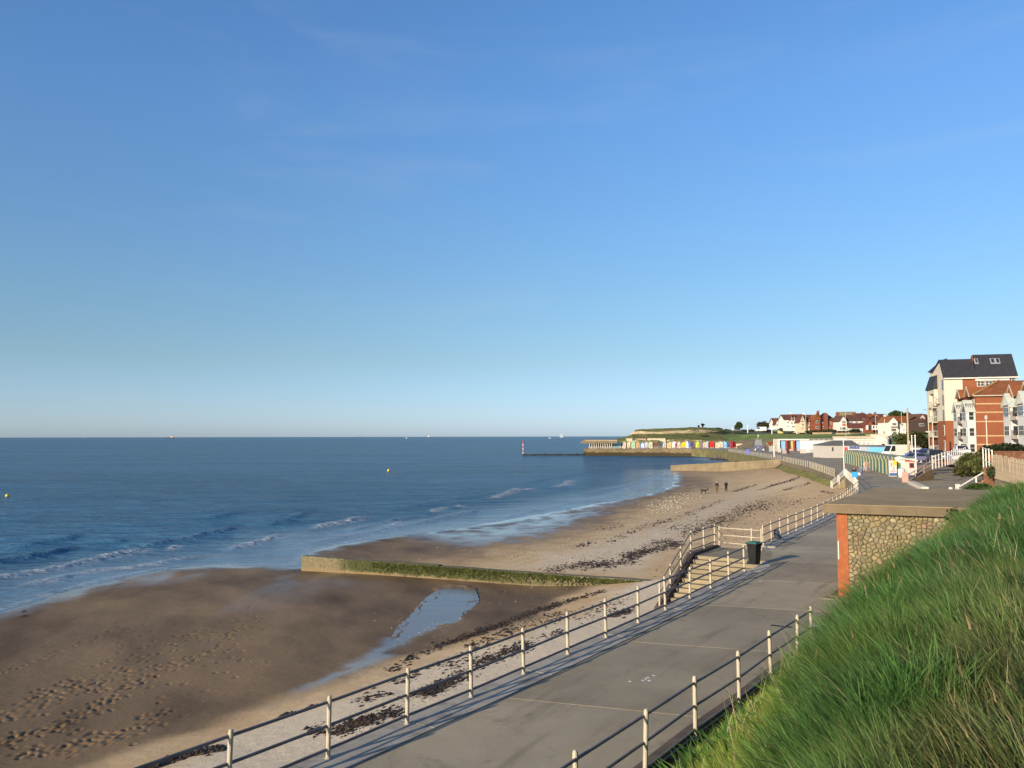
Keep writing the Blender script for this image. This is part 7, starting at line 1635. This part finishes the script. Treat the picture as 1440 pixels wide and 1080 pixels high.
# ---------------------------------------------------------------- vehicles
tyre = mat('tyre', (.02, .02, .02), .8, .1); chrome = mat('wheel_metal', (.45, .45, .46), .35, .1, metal=.8); car_glass = mat('car_glass', (.02, .025, .03), .08, .1, spec=.8); redl = mat('tail_light', (.45, .02, .02), .3, .1); clearl = mat('head_light', (.7, .7, .68), .2, .1)
def car(loc, rz, paint, label, L=4.2, Wd=1.74, H=1.46, van=False, cat='car'):
    o = empty('parked_van' if van else 'parked_car', loc, rz, label, cat); w = Wd / 2; l = L / 2
    if van: body = [(-l, .35), (l, .35), (l, .95), (l * .86, 1.15), (l * .62, H - .15), (l * .5, H), (-l, H), (-l - .03, H - .1)]; gl = [(l * .82, 1.2), (l * .635, H - .22), (l * .38, H - .22), (l * .38, 1.2)]
    else: body = [(-l, .32), (l, .32), (l + .02, .6), (l * .92, .82), (l * .48, .93), (l * .18, H - .04), (-l * .12, H), (-l * .62, H - .06), (-l * .93, .98), (-l, .8)]; gl = [(l * .44, .94), (l * .165, H - .10), (-l * .12, H - .07), (-l * .58, H - .12), (-l * .8, .96)]
    mb = MB(); n = len(body); secs = []
    for y, k in ((-w, .9), (-w * .93, 1.0), (w * .93, 1.0), (w, .9)):
        for x, z in body: tuck = 1 if z < 1.0 or van else .84; secs.append((x * (.985 if k < 1 else 1), y * (tuck if True else 1), z if z > .5 else z + (.05 if k < 1 else 0)))
    mb.add(secs, [tuple(range(n)), tuple(range(4 * n - 1, 3 * n - 1, -1))] + [((i + 1) % n + r_ * n, i + r_ * n, i + (r_ + 1) * n, (i + 1) % n + (r_ + 1) * n) for r_ in range(3) for i in range(n)]); mb.build('body', paint, o, smooth=False)
    for s in (-1, 1):
        mb = MB(); yy = s * (w * (.86 if not van else .985) + .025); vs = [(x, yy * (1.10 if z < 1.0 and not van else 1.0), z) for x, z in gl]; mb.add(vs + [(x, y - s * .06, z) for x, y, z in vs], [tuple(range(len(gl))) if s < 0 else tuple(range(len(gl) - 1, -1, -1))] + [(i, (i + 1) % len(gl), len(gl) + (i + 1) % len(gl), len(gl) + i) for i in range(len(gl))]); mb.build('side_window', car_glass, o)
    if not van:
        mb = MB(); mb.add([(l * .50, -w * .8, .95), (l * .50, w * .8, .95), (l * .20, w * .7, H - .06), (l * .20, -w * .7, H - .06)], [(0, 1, 2, 3)]); mb.build('windscreen', car_glass, o); mb = MB(); mb.add([(-l * .93, w * .78, 1.02), (-l * .93, -w * .78, 1.02), (-l * .66, -w * .68, H - .08), (-l * .66, w * .68, H - .08)], [(0, 1, 2, 3)]); mb.build('rear_window', car_glass, o)
    else: mb = MB(); mb.add([(l * .87, -w * .85, 1.18), (l * .87, w * .85, 1.18), (l * .645, w * .8, H - .18), (l * .645, -w * .8, H - .18)], [(0, 1, 2, 3)]); mb.build('windscreen', car_glass, o)
    for x in (-l * .62, l * .64):
        for s in (-1, 1):
            mb = MB(); mb.lathe([(.20, -.10), (.31, -.10), (.32, 0), (.31, .10), (.20, .10)], n=16); wh = mb.build('wheel', tyre, o); wh.location = (x, s * (w - .10), .32); wh.rotation_euler = (R(90), 0, 0); mb = MB(); mb.lathe([(.19, -.115), (.19, .115)], n=10); mb.build('rim', chrome, wh)
    for s in (-1, 1):
        mb = MB(); mb.box(l * .93, l + .03, s * w * .68 - .18, s * w * .68 + .18, .62, .78); mb.build('headlight', clearl, o); mb = MB(); mb.box(-l - .03, -l * .96, s * w * .76 - .12, s * w * .76 + .12, .78, 1.0); mb.build('tail_light', redl, o)
    return o
def paint(n_, c): return mat('car_paint_' + n_, c, .25, .06, 1.0, spec=.6)
def vehicle_at(u, v, y): return D(u, v, y)
p = D(1290, 645.5, 128); car(p, R(200), paint('blue', (.06, .09, .28)), 'blue hatchback parked beside the two white flagpoles'); p = D(1302, 643.6, 132); car(p, R(185), paint('navy', (.03, .05, .14)), 'dark blue car parked right of the blue hatchback'); p = D(1287, 650.5, 121); car(p, R(195), paint('lilac', (.20, .20, .34)), 'greyish blue car parked nearest the ramp wall', 3.9)
p = D(1316, 648.5, 112); car(p, R(250), paint('black', (.022, .022, .025)), 'black car seen from behind at the top of the ramp', 4.4, 1.8, 1.6); p = D(1337, 649.5, 115); car(p, R(178), paint('white', (.75, .75, .74)), 'white car behind the post and rail fence', 4.0); p = D(1353, 640.5, 119); car(p, R(250), paint('silver', (.60, .60, .60)), 'pale car parked under the white bays', 4.0)
p = D(1260.5, 643.0, 160); car(p, R(195), mat('van_white', (.72, .76, .70), .4, .05), 'white panel van parked between the cafe and the utility pole', 5.2, 1.95, 2.45, True, 'van'); p = D(1070.3, 606.8, 425); car(p, R(180), mat('van_white', (.72, .76, .70), .4, .05), 'white van on the road across the green, under the round topped tree', 5.0, 1.95, 2.4, True, 'van')
for u, v, y, c, n_ in ((1013, 605.4, 462, (.7, .7, .7), 'white car on the skyline right of the chalk outcrop'), (1009.5, 605.4, 462, (.03, .03, .04), 'black car on the skyline next to the white one'), (1077, 607.8, 428, (.06, .04, .04), 'dark car on the road right of the white van'), (1081.5, 608.2, 428, (.10, .03, .03), 'maroon car on the road left of the lamp column'), (1037, 606.6, 470, (.16, .16, .18), 'grey car below the leaning tree')):
    car(D(u, v, y), R(180), paint('far%d' % int(u), c), n_)
# ================================================================ wheelie bin, bag
p = W(1063.5, 795.5, 0); bn = empty('wheelie_bin', (p.x + .0, p.y + .30, 0), R(38), 'black wheelie bin with a green lid standing by the railing', 'wheelie bin')
bblk = mat('bin_black', (.012, .013, .014), .6, .15, 3.0, spec=.2); bn.scale = (.76, .76, .98); bgrn = mat('bin_green', (.015, .085, .06), .45, .1, 3.0, spec=.5)
def taper_box(m, x0, x1, y0, y1, z0, X0, X1, Y0, Y1, z1):
    m.add([(x0, y0, z0), (x1, y0, z0), (x1, y1, z0), (x0, y1, z0), (X0, Y0, z1), (X1, Y0, z1), (X1, Y1, z1), (X0, Y1, z1)], [(3, 2, 1, 0), (4, 5, 6, 7), (0, 1, 5, 4), (1, 2, 6, 5), (2, 3, 7, 6), (3, 0, 4, 7)])
mb = MB(); taper_box(mb, -.22, .22, -.24, .20, .04, -.285, .285, -.33, .29, .93); taper_box(mb, -.31, .31, -.355, .31, .90, -.31, .31, -.355, .31, .97); mb.build('body', bblk, bn)
mb = MB(); taper_box(mb, -.315, .315, -.40, .36, .975, -.30, .30, -.37, .34, 1.03); taper_box(mb, -.24, .24, -.30, .26, 1.03, -.2, .2, -.24, .2, 1.065); mb.build('lid', bgrn, bn)
mb = MB(); mb.tube([(-.26, .40, .96), (.26, .40, .96)], .02, 8); mb.box(-.27, -.23, .30, .41, .93, .98); mb.box(.23, .27, .30, .41, .93, .98); mb.build('handle', bgrn, bn)
for s in (-1, 1): mb = MB(); mb.lathe([(.07, -.025), (.10, -.02), (.10, .02), (.07, .025)], n=14); w_ = mb.build('wheel', tyre, bn); w_.location = (s * .25, .24, .10); w_.rotation_euler = (0, R(90), 0)
mb = MB()
for x0, x1 in ((-.20, -.01), (.01, .20)):
    taper_box(mb, x0 * .95, x1 * .95, -.262, -.24, .18, x0 * 1.1, x1 * 1.1, -.298, -.27, .60)
mb.build('moulded_panel', mat('bin_panel', (.02, .022, .023), .6, .1, spec=.2), bn)
p = D(1092.5, 751.5, 45.6); o = empty('carrier_bag', (p.x, p.y, p.z), 0, 'dark blue bag hanging on the railing beyond the bin', 'bag'); mb = MB(); mb.ball((0, 0, .02), .19, .14, .25, 10, 7, 0, .18); mb.ball((.10, -.02, -.12), .15, .12, .14, 8, 6, 0, .18); mb.build('sack', mat('bag_blue', (.045, .06, .085), .45, .2, 6.0), o); mb = MB(); mb.tube([(-.06, 0, .22), (-.02, .0, .42), (.08, 0, .22)], .012, 5); mb.build('strap', mat('bag_blue', (.045, .06, .085)), o)

# ================================================================ people and the dog
def skin_mesh(name, verts, edges, m_, parent, root=0, sub=2):
    me = bpy.data.meshes.new(name); me.from_pydata([v[:3] for v in verts], edges, []); me.materials.append(m_); o = mesh_obj(name, me, parent)
    sk = o.modifiers.new('skin', 'SKIN'); sk.use_smooth_shade = True
    if not me.skin_vertices: me.attributes.new('', 'SKIN', 'POINT') if False else None
    if not me.skin_vertices:
        bm = __import__('bmesh').new(); bm.from_mesh(me); bm.verts.layers.skin.verify(); bm.to_mesh(me); bm.free()
    for i, v in enumerate(verts):
        d = me.skin_vertices[0].data[i]; d.radius = (v[3], v[4] if len(v) > 4 else v[3]); d.use_root = (i == root)
    ss = o.modifiers.new('subsurf', 'SUBSURF'); ss.levels = ss.render_levels = sub
    return o
skin_m = mat('skin', (.50, .30, .21), .6, .08, 5.0)
def person(loc, rz, label, jacket, trousers, hair, H=1.74, stride=.12, group=None, hat=False, cat='person', arm=.06, carry=None):
    o = empty('person', loc, rz, label, cat, group); k = H / 1.74; g = lambda *p: tuple(q * k for q in p)
    # facing local -y; left/right along x; stride: legs fore and aft
    j = {'pel': (0, 0, .93, .15, .11), 'waist': (0, 0, 1.08, .145, .10), 'chest': (0, .01, 1.28, .17, .115), 'neckb': (0, .01, 1.44, .085, .075), 'neck': (0, 0, 1.51, .055, .055), 'head': (0, -.02, 1.60, .078, .09), 'crown': (0, -.015, 1.69, .07, .08)}
    vs = [g(*j[n]) for n in ('pel', 'waist', 'chest', 'neckb', 'neck', 'head', 'crown')]; ed = [(0, 1), (1, 2), (2, 3), (3, 4), (4, 5), (5, 6)]
    legs, arms = [], []
    for s in (-1, 1):
        f = -s * stride
        L_ = [(.09 * s, 0, .86, .088, .09), (.095 * s, f * .6, .50, .06, .065), (.095 * s, f + abs(f) * .25, .09, .042, .045), (.10 * s, f - .12, .045, .042, .03)]
        A_ = [(.19 * s, .01, 1.40, .062, .062), (.235 * s, f * -.3 + .02, 1.13, .046, .046), (.245 * s, f * -.8 - arm, .90, .034, .036), (.245 * s, f * -.9 - arm - .02, .81, .032, .04)]
        legs.append([g(*q) for q in L_]); arms.append([g(*q) for q in A_])
        b = len(vs); vs += [g(*q) for q in L_]; ed += [(0, b), (b, b + 1), (b + 1, b + 2), (b + 2, b + 3)]
        b = len(vs); vs += [g(*q) for q in A_]; ed += [(2, b), (b, b + 1), (b + 1, b + 2), (b + 2, b + 3)]
    body = skin_mesh('body', vs, ed, skin_m, o)
    # jacket and trousers grown the same way, a little thicker
    up = lambda q, r: (q[0], q[1], q[2], q[3] + r, (q[4] if len(q) > 4 else q[3]) + r)
    vj = [up(g(0, 0, .90, .16, .12), .03 * k)] + [up(vs[i], .03 * k) for i in (1, 2)] + [up(vs[3], .018 * k)]; ej = [(0, 1), (1, 2), (2, 3)]
    for a in arms: b = len(vj); vj += [up(q, .02 * k) for q in a[:3]]; ej += [(2, b), (b, b + 1), (b + 1, b + 2)]
    skin_mesh('jacket', vj, ej, jacket, o)
    vt = [up(vs[0], .012 * k)]; et = []
    for l in legs: b = len(vt); vt += [up(q, .022 * k) for q in l[:3]]; et += [(0, b), (b, b + 1), (b + 1, b + 2)]
    skin_mesh('trousers', vt, et, trousers, o)
    mb = MB()
    for l in legs: q = l[3]; mb.ball((q[0], q[1] + .05, .05), .055, .14, .05, 8, 5)
    mb.build('shoes', mat('shoe', (.03, .025, .022), .6, .1), o, smooth=True)
    mb = MB(); c = vs[6]; mb.ball((c[0], c[1] + .022 * k, c[2] - .01), .094 * k, .108 * k, .085 * k, 10, 6)
    if hat: mb.lathe([(.15 * k, .0), (.15 * k, .015)], (0, -.02 * k, c[2] + .0), 12)
    mb.build('hat' if hat else 'hair', hair, o, smooth=True)
    mb = MB(); hd_ = vs[5]; fy = hd_[1] - .088 * k
    mb.ball((0, fy - .012 * k, hd_[2] - .012 * k), .014 * k, .022 * k, .022 * k, 6, 4); mb.build('nose', skin_m, body)
    mb = MB()
    for s in (-1, 1): mb.ball((s * .03 * k, fy - .0 * k, hd_[2] + .022 * k), .012 * k, .008 * k, .008 * k, 6, 4)
    mb.box(-.024 * k, .024 * k, fy - .006 * k, fy + .01 * k, hd_[2] - .058 * k, hd_[2] - .048 * k); mb.build('eyes_and_mouth', mat('dark_feature', (.05, .03, .03), .5), body)
    mb = MB()
    for s in (-1, 1):
        mb.ball((s * .088 * k, 0 * k, hd_[2]), .012 * k, .022 * k, .032 * k, 6, 4)
    mb.build('ears', skin_m, body)
    for a, s in zip(arms, (-1, 1)):
        hx, hy, hz = a[3][:3]; mb = MB()
        for q in range(4):
            y = hy + (.030 - .020 * q) * k; ln = (.062, .075, .078, .06)[q] * k; mb.tube([(hx, y, hz - .01), (hx - s * .004, y - .006, hz - .03 * k - ln * .55), (hx - s * .018, y - .012, hz - .03 * k - ln)], [.009 * k, .008 * k, .006 * k], 6)
        mb.tube([(hx - s * .01, hy - .03 * k, hz + .03 * k), (hx - s * .028, hy - .055 * k, hz - .01 * k), (hx - s * .03, hy - .058 * k, hz - .04 * k)], [.011 * k, .009 * k, .007 * k], 6); mb.build('fingers', skin_m, body)
    if carry: 
        a = arms[carry[0]][3]; mb = MB(); mb.extrude([(-.15, -.42), (.15, -.42), (.17, -.12), (.05, -.02), (-.05, -.02), (-.17, -.12)], Matrix.Translation((a[0], a[1] - .06, a[2])), .13); t_ = mb.build('carried_bag', carry[1], None); t_.location = o.location; t_.rotation_euler = o.rotation_euler; tag(t_, carry[2], 'bag')
    return o
def cloth(n_, c): return mat('cloth_' + n_, c, .85, .15, 4.0)
bz = lambda x, y: float(beach_h(np.array([x]), np.array([y]))[0])
def on_beach(u, v):
    q, ok = WB([u], [v]); return Vector(q[0])
hair_d, hair_g = mat('hair_dark', (.03, .02, .015), .7, .2), mat('hair_grey', (.30, .28, .25), .7, .2)
q = on_beach(1008.3, 692.3); s1 = 16.4 / F * q.y / 1.06; person((q.x, q.y, bz(q.x, q.y)), R(160), 'walker on the sand in a dark jacket and brown trousers, left of the pair', cloth('black', (.022, .02, .022)), cloth('brown', (.10, .065, .04)), hair_g, min(1.86, max(1.66, s1)))
q = on_beach(1021.2, 691.0); person((q.x, q.y, bz(q.x, q.y)), R(175), 'walker on the sand dressed all in black, right of the pair', cloth('navy', (.018, .018, .025)), cloth('dark', (.015, .015, .018)), hair_d, 1.70, .20)
q = on_beach(989.5, 694.5); dg_ = empty('dog', (q.x, q.y, bz(q.x, q.y)), R(70), 'small black and white dog trotting ahead of the two walkers', 'dog')
fur = mat('fur_black', (.02, .018, .016), .85, .2, 6.0); furw = mat('fur_white', (.55, .52, .47), .85, .1, 6.0); K = 1.25
dv = [(0, .0, .40, .10, .11), (0, -.22, .40, .115, .13), (0, -.40, .47, .075, .085), (0, -.52, .58, .06, .07), (0, -.66, .57, .04, .045), (0, .22, .42, .095, .10), (0, .36, .50, .03, .03), (0, .50, .60, .018, .018)]; de = [(0, 1), (1, 2), (2, 3), (3, 4), (0, 5), (5, 6), (6, 7)]
for s in (-1, 1):
    b = len(dv); dv += [(.075 * s, -.24, .30, .05, .05), (.075 * s, -.26 - .05 * s, .15, .03, .03), (.075 * s, -.27 - .09 * s, .03, .028, .035)]; de += [(1, b), (b, b + 1), (b + 1, b + 2)]
    b = len(dv); dv += [(.075 * s, .20, .28, .062, .07), (.075 * s, .30 + .05 * s, .15, .032, .035), (.075 * s, .25 + .08 * s, .03, .028, .035)]; de += [(5, b), (b, b + 1), (b + 1, b + 2)]
dv = [tuple(c * K for c in v) for v in dv]; skin_mesh('body', dv, de, fur, dg_)
mb = MB()
for s in (-1, 1): mb.add([tuple(c * K for c in v) for v in ((.02 * s, -.50, .63), (.06 * s, -.50, .62), (.05 * s, -.49, .72), (.045 * s, -.47, .63))], [(0, 1, 2), (1, 3, 2), (3, 0, 2), (0, 3, 1)])
mb.build('ears', fur, dg_); mb = MB(); mb.ball((0, -.36 * K, .36 * K), .08 * K, .09 * K, .10 * K, 8, 6); mb.ball((0, -.70 * K, .565 * K), .03 * K, .035 * K, .03 * K, 6, 5); mb.build('white_patches', furw, dg_, smooth=True)
# people on the promenade
p = W(1201.5, 675.5, 0); person((p.x, p.y, 0), R(150), 'person in a black top behind the bright blue sign', cloth('black', (.022, .02, .022)), cloth('denim', (.07, .10, .18)), mat('hair_auburn', (.16, .05, .03), .7, .1), 1.72, .1)
p = W(1211.0, 672.5, 0); person((p.x, p.y, 0), R(165), 'person in grey blue clothes carrying a white bag, right of the blue sign', cloth('greyblue', (.13, .17, .24)), cloth('denim', (.07, .10, .18)), hair_d, 1.74, .16, carry=(1, white_paint, 'white bag carried beside the blue sign'))
p = W(1216.5, 663.0, 0); person((p.x, p.y, 0), R(20), 'person in a pale pink top walking along the striped huts', cloth('pink', (.62, .42, .36)), cloth('cream', (.50, .42, .32)), hair_g, 1.70, .15)
p = W(1221.0, 664.0, 0); person((p.x, p.y, 0), R(15), 'person with bare legs and a dusky top by the striped huts', cloth('mauve', (.36, .18, .16)), cloth('tan', (.36, .20, .14)), hair_d, 1.72, .14, carry=(0, mat('bag_violet', (.16, .17, .48), .6, .1), 'violet blue bag carried by the striped huts'))
for u, v, c, d_, lb in ((1066.5, 633.8, (.5, .25, .25), (.05, .05, .08), 'person in pink by the lifeguard hut'), (1075.5, 632.5, (.03, .03, .035), (.03, .03, .04), 'person in black right of the lifeguard hut'), (1113.2, 634.5, (.62, .25, .08), (.5, .3, .2), 'person in orange in front of the coloured arcade doors'), (1099.0, 637.5, (.10, .08, .07), (.10, .08, .08), 'dark dressed person by the small pale block near the arcade'), (1078.5, 628.5, (.30, .25, .5), (.2, .15, .12), 'person in mauve among the planters')):
    p = D(u, v, 310 if v < 634 else 285); person((p.x, p.y, p.z), R(random.uniform(0, 360)), lb, cloth('c%d' % int(u), c), cloth('d%d' % int(u), d_), hair_d, 1.7)
# ================================================================ repeats share a group
PHR = {'house': 'houses along the clifftop', 'tree': 'trees behind the promenade', 'hedge': 'hedges in front of the houses', 'bush': 'bushes on the right hand banks', 'scrub': 'scrub on the headland', 'car': 'parked cars', 'van': 'parked vans',
       'person': 'people on the beach and promenade', 'ship': 'ships on the horizon', 'boat': 'small boats at sea', 'railing': 'railings along the promenade', 'fence': 'fences on the right', 'pole': 'poles and masts', 'wall': 'low walls below the houses',
       'lamp column': 'lamp columns on the green', 'street lamp': 'street lamps by the apartments', 'flagpole': 'white flagpoles by the kiosk', 'planter': 'planters on the earth bank', 'sea wall': 'lengths of sea wall', 'store': 'stores behind the huts', 'groyne': 'groynes', 'steps': 'flights of beach steps', 'rocks': 'weedy rock ledges', 'apartment block': 'apartment blocks', 'shelter': 'seaside shelters'}
for o in sc.objects:
    c = o.get('category')
    if c in PHR and not o.get('group') and o.parent is None: o['group'] = PHR[c]
